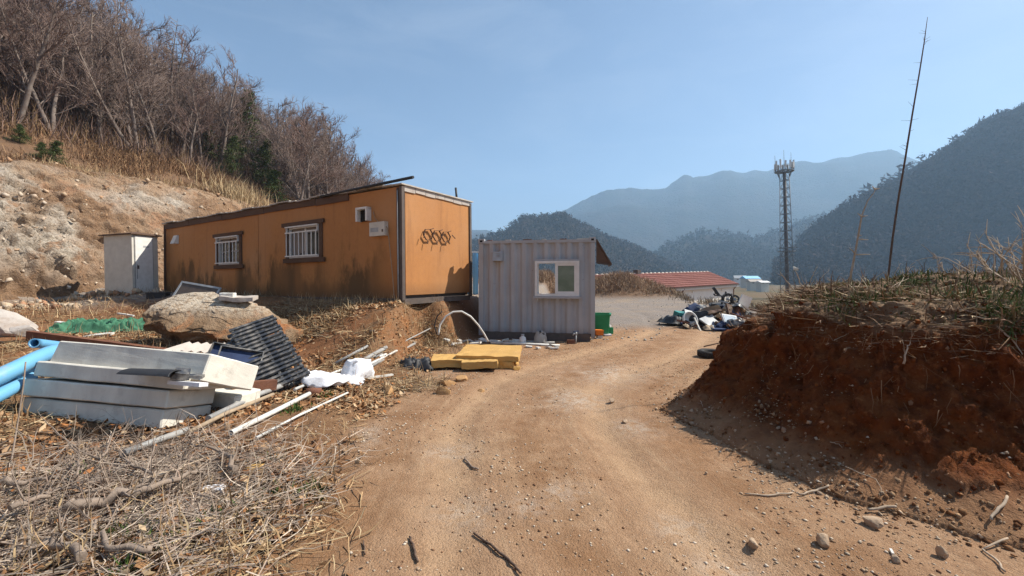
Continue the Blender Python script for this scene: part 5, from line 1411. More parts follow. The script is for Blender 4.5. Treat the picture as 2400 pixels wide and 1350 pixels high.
# sink / white fittings
m = MB(); m.lathe([(0, 0), (0.12, 0.02), (0.22, 0.10), (0.25, 0.2), (0.27, 0.2), (0.24, 0.08), (0.13, -0.01), (0, -0.02)], n=16)
jobj('basin', m, M['white_plastic'], 'white basin tipped over at the left front of the junk heap', 'basin', 1610, 752, 13.9, (1.2, 0.3, 0.2))
jobj('panel', rough_mesh('panel', (0.55, 0.4, 0.04), 3, 0.01, 5, 11), M['tin'], 'grey slab leaning in the left of the junk heap', 'panel', 1622, 741, 14.3, (0.9, 0.3, 0.2))
mo = thing('monitor', 'pale blue flat screen tipped back on the right of the junk heap', 'monitor', jp(1712, 752, 13.4), (-0.6, 0.15, 0.25))
MB().box((0, 0, 0), (0.55, 0.06, 0.42)).build('case', M['white_plastic'], mo); t = NT('pale_blue_screen'); MB().box((-0.02, -0.034, 0.0), (0.45, 0.01, 0.34)).build('screen', t.fin((0.33, 0.42, 0.50), 0.35, 0.5), mo)
jobj('cushion', sack_mesh('cushion', 0.5, 0.4, 0.3, 9), M['cloth_blue'], 'blue cloth at the foot of the pale blue screen', 'cloth', 1690, 764, 13.3)
jobj('panel', rough_mesh('panel', (1.1, 0.5, 0.04), 3, 0.01, 5, 12), M['cloth_blue'], 'dark blue board lying flat at the front right of the junk heap', 'panel', 1705, 770, 13.2, (0.05, 0.02, 0.1))
jobj('panel', rough_mesh('panel', (0.5, 0.6, 0.05), 3, 0.01, 5, 13), M['tin'], 'grey board between the black bag and the pale blue screen', 'panel', 1668, 757, 13.6, (0.6, -0.2, 0.5))
jobj('panel', rough_mesh('panel', (0.7, 0.5, 0.05), 3, 0.01, 5, 14), M['brown_trim'], 'brown board standing on edge in the right of the junk heap', 'panel', 1722, 733, 14.3, (1.1, 0.3, 0.4))
for k, (px, py, d, r_, L, rz, lab) in enumerate(((1684, 741, 13.9, 0.07, 0.4, 1.2, 'pale cut log with its round end showing in the junk heap'), (1694, 735, 14.1, 0.05, 0.5, 0.7, 'second pale log lying behind the cut log in the heap'))):
    m = MB(); m.tube([(0, 0, 0), (L * math.cos(rz), L * math.sin(rz), 0.1)], r_, 10); jobj('log', m, M['tan'], lab, 'log', px, py, d)
def stickj(a, b, r_, m, lab, cat='pole', name='rod'):
    p, q = P(*a), P(*b); return line_obj(name, lab, cat, [p, q], r_, m, 6)
stickj((1655, 722, 15.2), (1720, 745, 14.2), 0.025, M['black'], 'black rod sloping across the junk heap')
stickj((1700, 730, 14.2), (1752, 748, 13.9), 0.03, M['rusty'], 'rusty rod sticking out of the right of the junk heap')
stickj((1685, 705, 15.2), (1715, 712, 14.9), 0.03, M['tin'], 'grey rod under the chair base on the heap')
stickj((1725, 712, 14.8), (1745, 728, 14.2), 0.04, M['tan'], 'short pale batten near the bank end of the heap')
stickj((1582, 770, 14.0), (1610, 764, 13.9), 0.03, M['tan'], 'pale batten on the ground before the junk heap')
stickj((1590, 742, 14.8), (1622, 730, 15.2), 0.025, M['brown_trim'], 'brown batten on the dark sheet of the heap')
jobj('panel', rough_mesh('panel', (0.45, 0.05, 0.4), 3, 0.01, 5, 15), M['white_plastic'], 'white frame piece on the right end of the heap near the bank', 'panel', 1746, 706, 14.8, (0.2, 0.3, 0.3))
jobj('panel', rough_mesh('panel', (0.4, 0.3, 0.04), 3, 0.01, 5, 16), M['cream'], 'cream lid lying under the white frame piece', 'lid', 1740, 718, 14.6, (0.2, 0.5, 0.3))
jobj('panel', rough_mesh('panel', (0.6, 0.3, 0.03), 3, 0.01, 5, 17), M['tin'], 'grey metal sheet over the back of the heap', 'sheet', 1720, 716, 15.3, (0.1, -0.1, 0.2))
# office chair upside down
oc = thing('office_chair', 'black office chair lying upside down on top of the junk heap', 'chair', jp(1692, 708, 15.4), (0.15, -0.1, 0.3))
MB().box((0, 0, -0.12), (0.45, 0.42, 0.10)).build('seat', M['black'], oc)
MB().tube([(0, 0, -0.07), (0, 0, 0.22)], 0.03, 8).build('gas_column', M['black'], oc)
for k in range(5):
    a = k * 2 * pi / 5 + 0.4
    lg = MB().bar((0, 0, 0.22), (0.30 * math.cos(a), 0.30 * math.sin(a), 0.27), 0.04, 0.03).build('base_leg', M['black'], oc)
    MB().lathe([(0, -0.02), (0.03, -0.02), (0.03, 0.02), (0, 0.02)], (0.30 * math.cos(a), 0.30 * math.sin(a), 0.31), 10, 'x').build('castor', M['black'], lg)
MB().box((-0.05, 0.26, -0.3), (0.42, 0.08, 0.5), (0.3, 0, 0)).build('backrest', M['black'], oc)
jobj('board', rough_mesh('board', (0.35, 0.10, 0.06), 2, 0.005, 5, 18), M['black'], 'black armrest poking up from the overturned office chair', 'armrest', 1678, 683, 15.4, (0, 0.9, 0.2))
# wheels
def wheel(px, py, d, r_, rot, label):
    o = thing('wheel', label, 'wheel', jp(px, py, d), rot)
    m = MB(); m.lathe([(r_ - 0.05, -0.03), (r_, -0.03), (r_ + 0.012, 0), (r_, 0.03), (r_ - 0.05, 0.03), (r_ - 0.055, 0), (r_ - 0.05, -0.03)], n=26, axis='x'); m.build('tyre', M['tread'], o)
    MB().lathe([(0, -0.05), (0.05, -0.05), (0.05, 0.05), (0, 0.05)], n=10, axis='x').build('hub', M['tin'], o)
    for k in range(6):
        a = k * pi / 3; MB().bar((0, 0.04 * math.cos(a), 0.04 * math.sin(a)), (0, (r_ - 0.05) * math.cos(a), (r_ - 0.05) * math.sin(a)), 0.015).build('spoke', M['dark_trim'], o)
wheel(1706, 701, 15.0, 0.20, (0, 0.1, 0.5), 'black wheel standing upright on top of the junk heap')
wheel(1722, 702, 15.4, 0.16, (0, 0.2, 0.9), 'smaller black wheel right of the upright wheel on the heap')
jm = [('greybag', 'dusty white'), ('tin', 'grey'), ('cloth_blue', 'dark blue'), ('wood_pale', 'tan'), ('black', 'black'), ('rusty', 'rust brown'), ('brown_trim', 'brown'), ('rack', 'charcoal')]
spots = [('at the front edge', 1650, 770, 13.4), ('at the left front', 1625, 765, 13.7), ('near the middle', 1672, 745, 14.2), ('at the right front', 1725, 765, 13.3), ('on the upper right', 1735, 733, 14.4), ('at the back', 1655, 728, 15.6)]
for si, (sl_, px, py, d) in enumerate(spots):
    for k in range(8):
        mk, cn = jm[(si * 3 + k) % 8]
        s = random.uniform(0.15, 0.36)
        nm, lab = (('sheet', 'crumpled sheet'), ('box', 'crushed box'), ('batten', 'batten'))[k % 3]
        if k % 3 == 0: me = crumple(nm, s * 1.5, s * 1.1, s * 0.5, si * 10 + k, 16, 12, 4)
        elif k % 3 == 1: me = rough_mesh(nm, (s, s * random.uniform(0.4, 0.9), s * random.uniform(0.15, 0.6)), 3, 0.05, 4, si * 10 + k)
        else: me = rough_mesh(nm, (s * 2.6, 0.06, 0.04), 3, 0.01, 4, si * 10 + k)
        jobj(nm, me, M[mk], f'{cn} {lab} {sl_} of the junk heap', lab.split()[-1], px + random.uniform(-32, 32), py + random.uniform(-9, 6), d + random.uniform(-0.3, 0.3), (random.uniform(-.6, .6), random.uniform(-.6, .6), random.uniform(0, 3)))
m = rock_mesh('earth_heap', (3.6, 2.2, 0.8), 77, 4, 0.25); o = single('earth_heap', m, M['bank'], None, None, P(1672, 768, 14.9)); o['kind'] = 'structure'

# ------------------------------------------------------------------ stones and sticks on the track
for k, (px, py, w, h, mk, lab) in enumerate(((2045, 1228, 46, 24, 'stone', 'pale angular stone lying at the foot of the bank'), (1930, 1276, 44, 26, 'stone', 'brown angular stone in the middle of the three on the track'), (1763, 1280, 32, 18, 'stone', 'flat tan stone leftmost of the three on the track'),
                                        (2205, 1300, 24, 26, 'stone', 'small upright stone at the bottom right'), (2097, 1312, 22, 18, 'stone', 'small stone just left of the upright one'), (1655, 1110, 8, 8, 'stone', 'tiny pale stone on the track'), (1463, 988, 18, 8, 'stone', 'flat pale stone far along the track'), (1435, 941, 20, 10, 'stone', 'small tan stone on the right of the track'))):
    p = G(px, py + h * 0.3); d = p.y; W_ = w / F * d; H_ = h / F * d
    single('stone', rock_mesh('stone', (W_, W_ * 0.8, H_ * 1.3), 120 + k, 3, 0.35), M[mk], lab, 'stone', p + Vector((0, 0, H_ * 0.35)), (0, 0, k * 0.7))
p = G(2090, 1298); single('wood_chip', rough_mesh('wood_chip', (0.012, 0.05, 0.012), 1, 0.001, 8, 3), M['white_pvc'], 'white wood chip beside the small bottom right stones', 'chip', p + Vector((0, 0, 0.01)), (0, 0, -0.5))
def stick(pp, r_, m, lab, lift=0.012, name='stick', wob=0.006):
    q = gl(*pp, lift=lift); n = (len(q) - 1) * 4 + 1
    return line_obj(name, lab, 'stick', q, [r_ * 0.75 * (0.6 + 0.5 * math.sin(pi * (0.15 + 0.7 * k / n))) for k in range(n)], m, 6, sub=4, wob=wob)
stick(((1088, 1075), (1105, 1098), (1112, 1100), (1122, 1103)), 0.010, M['bark'], 'short crooked pale stick on the track')
stick(((1112, 1256), (1165, 1295), (1200, 1325), (1222, 1352)), 0.010, M['bark_dark'], 'dark curved stick at the bottom of the track')
stick(((958, 1262), (970, 1290), (980, 1325)), 0.010, M['bark_dark'], 'short dark stick at the bottom left of the track')
stick(((853, 1275), (855, 1305)), 0.006, M['bark_dark'], 'thin dark twig at the bottom left edge of the track')
stick(((1745, 1162), (1800, 1165), (1860, 1160)), 0.008, M['stalk'], 'long pale twig on the track before the bank')
stick(((1872, 1166), (1915, 1156), (1942, 1142)), 0.009, M['stalk'], 'curved pale stick at the foot of the bank')
stick(((2035, 1202), (2075, 1200), (2100, 1198)), 0.012, M['stalk'], 'pale root beside the angular stone', 0.02)
stick(((2320, 1230), (2340, 1205), (2362, 1175)), 0.011, M['stalk'], 'pale stick leaning on the bank at the bottom right', 0.03)
stick(((2305, 1295), (2340, 1325), (2355, 1345)), 0.008, M['stalk'], 'forked pale twig at the bottom right corner', 0.015)
stick(((2306, 1294), (2362, 1266)), 0.007, M['stalk'], 'second arm of pale twig above the bottom right corner', 0.015)
line_obj('stick', 'dark stick poking from the far foot of the bank', 'stick', [P(1650, 812, 9.6), P(1708, 799, 9.8)], 0.014, M['bark_dark'], 6)
# ------------------------------------------------------------------ trees
def rdir(d, spread, rr):
    u, w = frame_of(d); a = rr.uniform(0, 2 * pi)
    return (d * math.cos(spread) + (u * math.cos(a) + w * math.sin(a)) * math.sin(spread)).normalized()

def seg_path(p, d, L, rr, n, wob, lift=0.0):
    pts = [p.copy()]
    for k in range(n):
        d = (d + Vector((rr.gauss(0, wob), rr.gauss(0, wob), rr.gauss(0, wob) + lift))).normalized()
        p = p + d * (L / n); pts.append(p.copy())
    return pts, d

def bare_tree(seed, H, r0, fork=0.3, spread=0.75, limbs=13, tw=(8, 6), twr=0.011, stems=1):
    """trunk mesh and twig crown mesh of a leafless broadleaf tree"""
    rr = random.Random(seed); T = MB(); Cn = MB()
    for st in range(stems):
        lean = Vector((rr.gauss(0, 0.10 + 0.14 * (stems > 1)), rr.gauss(0, 0.10 + 0.14 * (stems > 1)), 1)).normalized()
        pts, _ = seg_path(Vector((rr.uniform(-.15, .15) * (stems > 1), rr.uniform(-.15, .15) * (stems > 1), -0.4)), lean, H * 0.96, rr, 9, 0.05, 0.02)
        rad = [r0 * (1 - 0.9 * k / 9) ** 0.9 + 0.008 for k in range(10)]
        T.tube(pts, rad, 6, cap=False)
        for k in range(limbs):
            f = fork + (0.98 - fork) * (k + rr.random()) / limbs
            i = min(int(f * 9), 8); q = pts[i].lerp(pts[i + 1], f * 9 - i)
            d = rdir((pts[i + 1] - pts[i]).normalized(), rr.uniform(0.5, 0.5 + spread), rr); d.z = abs(d.z) * 0.6 + 0.25; d.normalize()
            L = H * rr.uniform(0.20, 0.36) * (1.25 - f * 0.75)
            lp, ld = seg_path(q, d, L, rr, 4, 0.14, 0.09)
            rl = r0 * 0.36 * (1.15 - f * 0.75)
            T.tube(lp, [rl, rl * 0.8, rl * 0.6, rl * 0.4, rl * 0.22], 4, cap=False)
            for b in range(tw[0]):
                g = 0.2 + 0.8 * (b + rr.random()) / tw[0]
                i2 = min(int(g * 4), 3); q2 = lp[i2].lerp(lp[i2 + 1], g * 4 - i2)
                d2 = rdir((lp[i2 + 1] - lp[i2]).normalized(), rr.uniform(0.35, 0.95), rr); d2.z += 0.2; d2.normalize()
                bp_, _ = seg_path(q2, d2, L * rr.uniform(0.3, 0.6), rr, 3, 0.16, 0.08)
                Cn.tube(bp_, [twr * 1.7, twr * 1.3, twr, twr * 0.7], 3, cap=False)
                for c in range(tw[1]):
                    g2 = rr.random(); i3 = min(int(g2 * 3), 2); q3 = bp_[i3].lerp(bp_[i3 + 1], g2 * 3 - i3)
                    d3 = rdir((bp_[i3 + 1] - bp_[i3]).normalized(), rr.uniform(0.3, 0.8), rr); d3.z += 0.15; d3.normalize()
                    e3 = q3 + d3 * L * rr.uniform(0.14, 0.34)
                    Cn.tube([q3, q3.lerp(e3, 0.5) + Vector((rr.gauss(0, .03), rr.gauss(0, .03), rr.gauss(0, .03))), e3], [twr, twr * 0.75, twr * 0.45], 3, cap=False)
    return T.mesh('trunk'), Cn.mesh('crown')

def larch(seed, H, r0):
    rr = random.Random(seed); T = MB(); Cn = MB()
    pts, _ = seg_path(Vector((0, 0, -0.4)), Vector((rr.gauss(0, .03), 0, 1)).normalized(), H, rr, 8, 0.02, 0.02)
    T.tube(pts, [r0 * (1 - 0.93 * k / 8) for k in range(9)], 6, cap=False)
    for k in range(46):
        f = 0.28 + 0.71 * k / 46; i = min(int(f * 8), 7); q = pts[i].lerp(pts[i + 1], f * 8 - i)
        a = rr.uniform(0, 2 * pi); L = H * 0.24 * (1.12 - f) * rr.uniform(0.6, 1.15) + 0.15
        d = Vector((math.cos(a), math.sin(a), rr.uniform(-0.05, 0.3))).normalized()
        bp_, _ = seg_path(q, d, L, rr, 3, 0.08, 0.05)
        Cn.tube(bp_, [0.024, 0.018, 0.013, 0.008], 3, cap=False)
        for c in range(9):
            g = 0.15 + 0.85 * rr.random(); i3 = min(int(g * 3), 2); q3 = bp_[i3].lerp(bp_[i3 + 1], g * 3 - i3)
            e = q3 + Vector((d.x + rr.gauss(0, .7), d.y + rr.gauss(0, .7), rr.uniform(-0.5, 0.4))).normalized() * L * rr.uniform(0.2, 0.4)
            Cn.tube([q3, e], [0.012, 0.006], 3, cap=False)
    return T.mesh('trunk'), Cn.mesh('crown')

def pine(seed, H, r0, wid=0.3, dens=70, low=0.15):
    rr = random.Random(seed); T = MB(); r = np.random.default_rng(seed)
    pts, _ = seg_path(Vector((0, 0, -0.3)), Vector((rr.gauss(0, .06), rr.gauss(0, .06), 1)).normalized(), H, rr, 7, 0.05, 0.03)
    T.tube(pts, [r0 * (1 - 0.9 * k / 7) for k in range(8)], 6, cap=False)
    V_ = []; cl = []
    for k in range(dens):
        f = low + (1 - low) * (k + rr.random()) / dens; i = min(int(f * 7), 6); q = pts[i].lerp(pts[i + 1], f * 7 - i)
        a = rr.uniform(0, 2 * pi); L = H * wid * (1.08 - f) ** 0.8 * rr.uniform(0.5, 1.1)
        e = q + Vector((math.cos(a) * L, math.sin(a) * L, L * rr.uniform(-0.05, 0.35)))
        T.tube([q, q.lerp(e, 0.6) + Vector((0, 0, 0.03)), e], [0.025, 0.018, 0.008], 3, cap=False)
        for j in range(3):
            c0 = q.lerp(e, 0.45 + 0.28 * j); s = 0.10 + 0.14 * L
            n = 26
            ctr = np.array(c0) + r.normal(0, s, (n, 3)) * np.array([1, 1, 0.5])
            dv = r.normal(0, 1, (n, 3)); dv[:, 2] = np.abs(dv[:, 2]) * 0.7; dv /= np.linalg.norm(dv, axis=1)[:, None]
            ln = r.uniform(0.12, 0.22, (n, 1)); sd_ = np.cross(dv, r.normal(0, 1, (n, 3))); sd_ /= np.linalg.norm(sd_, axis=1)[:, None]
            tri = np.stack([ctr - sd_ * 0.035, ctr + sd_ * 0.035, ctr + dv * ln], 1)
            V_.append(tri.reshape(-1, 3)); cc = np.array((0.055, 0.085, 0.028)) * r.uniform(0.55, 1.35, (n, 1)) + np.array((0.03, 0.015, 0)) * r.uniform(0, 1, (n, 1))
            cl.append(np.repeat(cc, 3, 0))
    V_ = np.concatenate(V_); cl = np.concatenate(cl)
    return T.mesh('trunk'), np_mesh('crown', V_, np.arange(len(V_)).reshape(-1, 3), False, cl)
M['needles'] = colmat('pine_needles', 0.8, spec=0.2)

t = NT('forest_bark'); oi = t.n('ShaderNodeObjectInfo')
c = t.mix(oi.outputs['Random'], (0.21, 0.165, 0.14), (0.10, 0.075, 0.065))
c = t.mix(t.ramp(t.noise(3, 4, 0.6), 0.45, 0.7), c, (0.25, 0.21, 0.18))
M['fbark'] = t.fin(c, 0.95, 0.1)
t = NT('forest_twigs'); oi = t.n('ShaderNodeObjectInfo')
c = t.mix(oi.outputs['Random'], (0.185, 0.122, 0.102), (0.25, 0.195, 0.165))
M['ftwig'] = t.fin(c, 0.95, 0.1)
t = NT('pale_trunk_bark')
c = t.mix(t.ramp(t.noise(5, 4, 0.6), 0.4, 0.65), (0.40, 0.33, 0.27), (0.24, 0.19, 0.155))
M['pbark'] = t.fin(c, 0.95, 0.1)

protos = []
for k in range(7):
    protos.append(bare_tree(200 + k, 8.0, 0.13, 0.16 + 0.05 * (k % 3), 0.7, 14, (8, 6), 0.0115, 1 if k % 3 else 2))
lar = [larch(300 + k, 10, 0.13) for k in range(3)]
pin = [pine(320, 6, 0.11, 0.30, 60), pine(321, 3.2, 0.08, 0.42, 44, 0.05), pine(322, 8, 0.13, 0.2, 60, 0.3)]
def tree(name, pr, bark, twig, loc, sc, rz, label, group=None, tilt=0.0):
    o = thing(name, label, 'tree', loc, (tilt * math.cos(rz), tilt * math.sin(rz), rz), group)
    o.scale = (sc, sc, sc)
    for nm, me, m in (('trunk', pr[0], bark), ('crown', pr[1], twig)):
        if not me.materials: me.materials.append(m)
        c = bpy.data.objects.new(nm, me); COL.objects.link(c); c.parent = o
        if me.materials[0] is not m:
            c.material_slots[0].link = 'OBJECT'; c.material_slots[0].material = m
    return o
# hillside forest
rt = random.Random(99); cand = []; tries = 0
pts_t = []
while len(pts_t) < 262 and tries < 60000:
    tries += 1
    yy = rt.uniform(20, 60); xx = rt.uniform(-70, -10)
    pxx = 1200 + xx / yy * F
    if not (-160 < pxx < 900): continue
    s = float(hill_s(np.array([xx]), np.array([yy]))[0])
    smin = 12.2 + 0.03 * (30 - yy) - (6.0 if pxx > 690 else 0)
    if s < smin or s > 52: continue
    dmin = 1.25 + 0.035 * max(0, s - smin) * 1.2
    if any((xx - a) ** 2 + (yy - b) ** 2 < dmin ** 2 for a, b in pts_t): continue
    pts_t.append((xx, yy))
for k, (xx, yy) in enumerate(pts_t):
    pxx = 1200 + xx / yy * F
    hh = rt.uniform(0.6, 1.22) * (1.0 if pxx < 600 else 0.95 - 0.45 * float(ss(760, 900, pxx)))
    sv = float(hill_s(np.array([xx]), np.array([yy]))[0]); zone = 'front' if sv < 17 else ('deep' if yy < 46 else 'ridge')
    if pxx > 690: wh, zone = 'above the middle of the orange cabin roof', 'right'
    elif zone == 'front': wh = 'at the forest edge above the rock face' if pxx < 250 else 'at the forest edge above the shed and cabin'
    elif zone == 'deep': wh = 'deep in the forest at the far left' if pxx < 250 else 'deep in the forest behind its front row'
    else: wh = 'high on the forest ridge at the upper left' if pxx < 330 else 'along the forest skyline left of the cabin roof'
    if rt.random() < 0.09 and 300 < pxx < 800:
        tree('larch_tree', lar[k % 3], M['fbark'], M['ftwig'], (xx, yy, Hs(xx, yy)), hh * 0.95, rt.uniform(0, 6), 'bare larch with short level branches ' + wh, 'bare larches ' + wh)
    else:
        tree('bare_tree', protos[k % 7], M['fbark'], M['ftwig'], (xx, yy, Hs(xx, yy)), hh, rt.uniform(0, 6), 'bare grey brown tree ' + wh, 'bare trees ' + wh, rt.uniform(-0.12, 0.12))
def at_ground(px, py, dmin=10):
    return G(px, py)
def edge_tree(px, d, sc, pr, bark, label, tilt=0, rz=0.0, twig=None, name='bare_tree'):
    x = (px - 1200) / F * d; return tree(name, pr, bark, twig or M['ftwig'], (x, d, Hs(x, d)), sc, rz, label, None, tilt)
edge_tree(228, 28.5, 0.95, protos[0], M['pbark'], 'pale double stemmed bare tree at the front of the forest edge', 0.0, 0.4)
edge_tree(118, 27.5, 0.95, protos[2], M['pbark'], 'tall pale trunked tree near the left edge of the forest front', 0.03, 1.0)
edge_tree(330, 29.5, 0.75, protos[4], M['pbark'], 'slim pale tree standing alone before the forest on the grass', 0.02, 2.0)
edge_tree(275, 28.8, 0.85, protos[1], M['pbark'], 'leaning pale tree right of the double stemmed one', 0.30, 2.6)
edge_tree(150, 29.5, 0.8, protos[5], M['fbark'], 'strongly leaning dark tree at the forest front', 0.55, 2.4)
edge_tree(418, 52, 1.1, lar[0], M['fbark'], 'tall thin tree with a round top breaking the skyline', 0, 0.2, name='larch_tree')
edge_tree(455, 50, 0.95, lar[1], M['fbark'], 'broad crowned larch on the skyline above the cabin', 0, 1.4, name='larch_tree')
edge_tree(543, 50, 0.85, lar[2], M['fbark'], 'spindly larch with a tufted tip on the skyline', 0, 2.2, name='larch_tree')
edge_tree(575, 50, 0.85, lar[0], M['fbark'], 'spindly larch with a bent tip right of the tufted one', 0.05, 3.0, name='larch_tree')
edge_tree(812, 46, 0.72, protos[3], M['bark_dark'], 'dark branching tree at the right end of the forest', 0.12, 0.6)
edge_tree(842, 42, 0.52, protos[6], M['bark_dark'], 'low spreading tree last before the cabin roof', 0.25, 5.0)
edge_tree(560, 36, 1.0, pin[2], M['bark_dark'], 'tall green pine among the bare trees', 0, 0.3, M['needles'], 'pine_tree')
edge_tree(505, 34, 0.62, pin[0], M['bark_dark'], 'broad olive green pine at the foot of the tall pine', 0, 1.3, M['needles'], 'pine_tree')
edge_tree(537, 33.5, 0.6, pin[0], M['bark_dark'], 'yellow green pine right of the broad one', 0, 2.9, M['needles'], 'pine_tree')
edge_tree(645, 33, 0.8, pin[1], M['bark_dark'], 'dark green bushy pine above the pale grass tuft', 0, 0.9, M['needles'], 'pine_tree')
edge_tree(605, 36, 0.75, pin[0], M['bark_dark'], 'green pine between the tall pine and the bushy one', 0, 4.0, M['needles'], 'pine_tree')
edge_tree(130, 20.3, 0.36, pin[1], M['bark_dark'], 'dark green shrub pine overhanging the rock face', 0.1, 0.9, M['needles'], 'pine_shrub')
edge_tree(98, 20.0, 0.28, pin[1], M['bark_dark'], 'small dark green shrub left of the overhanging one', 0.1, 2.0, M['needles'], 'pine_shrub')
edge_tree(45, 20.5, 0.30, pin[1], M['bark_dark'], 'lone dark shrub on the upper left grass slope', 0.0, 3.1, M['needles'], 'pine_shrub')

# ------------------------------------------------------------------ grass, litter and twigs: too many to count
M['blade'] = colmat('dry_plant_matter', 0.95, spec=0.08)
def blades(name, X_, Y_, L, Wd, cols, seed, label, flat=0.0, zoff=0.0, curve=0.3, lean=0.5, zf=None):
    """bent two-segment blades standing or lying at the points"""
    r = np.random.default_rng(seed); n = len(X_)
    Z_ = (H0(X_, Y_) + MZ(X_, Y_) if zf is None else zf) + zoff
    a = r.uniform(0, 2 * pi, n)
    el = np.where(r.random(n) < flat, r.normal(0.06, 0.14, n), pi / 2 - np.abs(r.normal(0, lean, n)))
    d = np.stack([np.cos(a) * np.cos(el), np.sin(a) * np.cos(el), np.sin(el)], 1)
    ln = L * r.uniform(0.45, 1.25, n); w = Wd * r.uniform(0.6, 1.4, n)
    side = np.stack([-np.sin(a), np.cos(a), np.zeros(n)], 1)
    tw = r.normal(0, 0.6, n); upv = np.cross(side, d)
    side = side * np.cos(tw)[:, None] + upv * np.sin(tw)[:, None]
    b = np.stack([X_, Y_, Z_], 1)
    d2 = d + r.normal(0, curve, (n, 3)); d2[:, 2] -= curve * 0.7 * (1 - flat); d2 /= np.linalg.norm(d2, axis=1)[:, None]
    m_ = b + d * (ln * 0.55)[:, None]; e = m_ + d2 * (ln * 0.45)[:, None]
    if flat > 0.5: 
        e[:, 2] = np.maximum(e[:, 2], Z_ - 0.01); m_[:, 2] = np.maximum(m_[:, 2], Z_ - 0.005)
    hw = side * (w / 2)[:, None]
    V_ = np.stack([b - hw, b + hw, m_ + hw * 0.85, m_ - hw * 0.85, e], 1).reshape(-1, 3)
    k = np.arange(n)[:, None] * 5
    F_ = np.concatenate([k + np.array([[0, 1, 2]]), k + np.array([[0, 2, 3]]), k + np.array([[3, 2, 4]])])
    c = np.array(cols); i = r.integers(0, len(c), n); cc = c[i] * r.uniform(0.7, 1.3, (n, 1))
    me = np_mesh(name, V_, F_, False, np.repeat(cc, 5, 0))
    o = link_mesh(name, me, M['blade']); tag(o, label, name.replace('_', ' '), kind='stuff')
    return o
def samp(n, x0, x1, y0, y1, seed, fn, clump=0, csc=1.0, ypow=1.0):
    """random points accepted where fn(x, y) > random, thickened in clumps"""
    r = np.random.default_rng(seed); outx, outy = [], []; got = 0
    for _ in range(60):
        x = r.uniform(x0, x1, n * 2); y = y0 + (y1 - y0) * r.uniform(0, 1, n * 2) ** ypow
        p = fn(x, y)
        if clump: p = p * ss(-clump, clump, fbm(x * csc, y * csc, octs=3, seed=seed) )
        k = r.random(n * 2) < p
        outx.append(x[k]); outy.append(y[k]); got += k.sum()
        if got >= n: break
    return np.concatenate(outx)[:n], np.concatenate(outy)[:n]
STRAW = [(0.40, 0.29, 0.165), (0.30, 0.20, 0.11), (0.48, 0.37, 0.22), (0.22, 0.14, 0.08), (0.36, 0.24, 0.13)]
SLOPE = [(0.27, 0.165, 0.09), (0.20, 0.115, 0.065), (0.33, 0.21, 0.115), (0.15, 0.09, 0.055), (0.24, 0.13, 0.07)]
LEAF = [(0.30, 0.165, 0.08), (0.24, 0.125, 0.06), (0.38, 0.24, 0.135), (0.17, 0.085, 0.045), (0.43, 0.31, 0.19), (0.30, 0.13, 0.05)]
GREEN = [(0.055, 0.10, 0.022), (0.085, 0.13, 0.03), (0.04, 0.075, 0.018)]
# slope of dry grass above the cut
def f_slope(x, y):
    s = hill_s(x, y); px = 1200 + x / y * F
    return ss(4.6, 6.2, s) * (1 - ss(17, 24, s)) * ((px > -150) & (px < 960))
x, y = samp(85000, -46, -8, 13, 52, 1, f_slope, 0.45, 0.35)
blades('dry_grass', x, y, 0.62, 0.022, SLOPE, 1, 'brown dry grass on the slope above the rock face', lean=0.85, curve=0.5)
def f_edge(x, y):
    s = hill_s(x, y); return ss(2.6 - 2.2 * ss(15, 18, y), 4.8 - 2 * ss(15, 18, y), s) * (1 - ss(5.2, 7.5, s)) * 0.9
x, y = samp(15000, -26, -8, 13, 36, 2, f_edge, 0.25, 0.5)
blades('pale_grass', x, y, 0.5, 0.022, STRAW, 2, 'pale dry grass along the lip of the rock face', lean=0.6)
def f_und(x, y):
    s = hill_s(x, y); px = 1200 + x / y * F
    return ss(10, 13, s) * (1 - ss(44, 50, s)) * ((px > -150) & (px < 930))
x, y = samp(34000, -66, -9, 20, 60, 3, f_und, 0.4, 0.3)
blades('undergrowth', x, y, 1.5, 0.04, [(0.15, 0.10, 0.08), (0.20, 0.13, 0.10), (0.11, 0.075, 0.06), (0.17, 0.11, 0.06)], 3, 'tangled leafless undergrowth beneath the hillside trees', lean=0.5)
# pale plume tuft right above the cabin roof
tx = rng.normal(0, 1.0, 900); tyy = rng.normal(0, 0.9, 900); q = Vector(((580 - 1200) / F * 27, 27, 0))
blades('reed_tuft', q.x + tx, q.y + tyy, 1.5, 0.03, [(0.52, 0.40, 0.24), (0.44, 0.32, 0.18), (0.36, 0.25, 0.14)], 4, 'pale reed tuft behind the roof of the orange cabin', lean=0.38)
# berm grass across the yard
def f_berm(x, y):
    b = np.exp(-(((x - 8.6) / 4.2) ** 2 + ((y - 33.5) / 2.7) ** 2)) + np.exp(-(((x - 2) / 5) ** 2 + ((y - 37) / 3.2) ** 2)); return ss(0.2, 0.55, b)
x, y = samp(22000, -8, 17, 28, 44, 5, f_berm, 0.5, 0.4)
blades('berm_grass', x, y, 0.55, 0.03, [(0.33, 0.22, 0.14), (0.40, 0.29, 0.19), (0.26, 0.165, 0.11)], 5, 'dry grass on the low berm across the yard', lean=0.95, curve=0.5)
def f_lip(x, y): return np.exp(-((x - 12.9 - 0.03 * (y - 20)) / 1.0) ** 2)
x, y = samp(3500, 9, 17, 19, 44, 6, f_lip, 0.4, 0.6)
blades('lip_weeds', x, y, 0.5, 0.04, [(0.25, 0.19, 0.13), (0.20, 0.16, 0.12), (0.32, 0.24, 0.16)], 6, 'grey brown weeds along the edge of the gravel yard', lean=0.6)
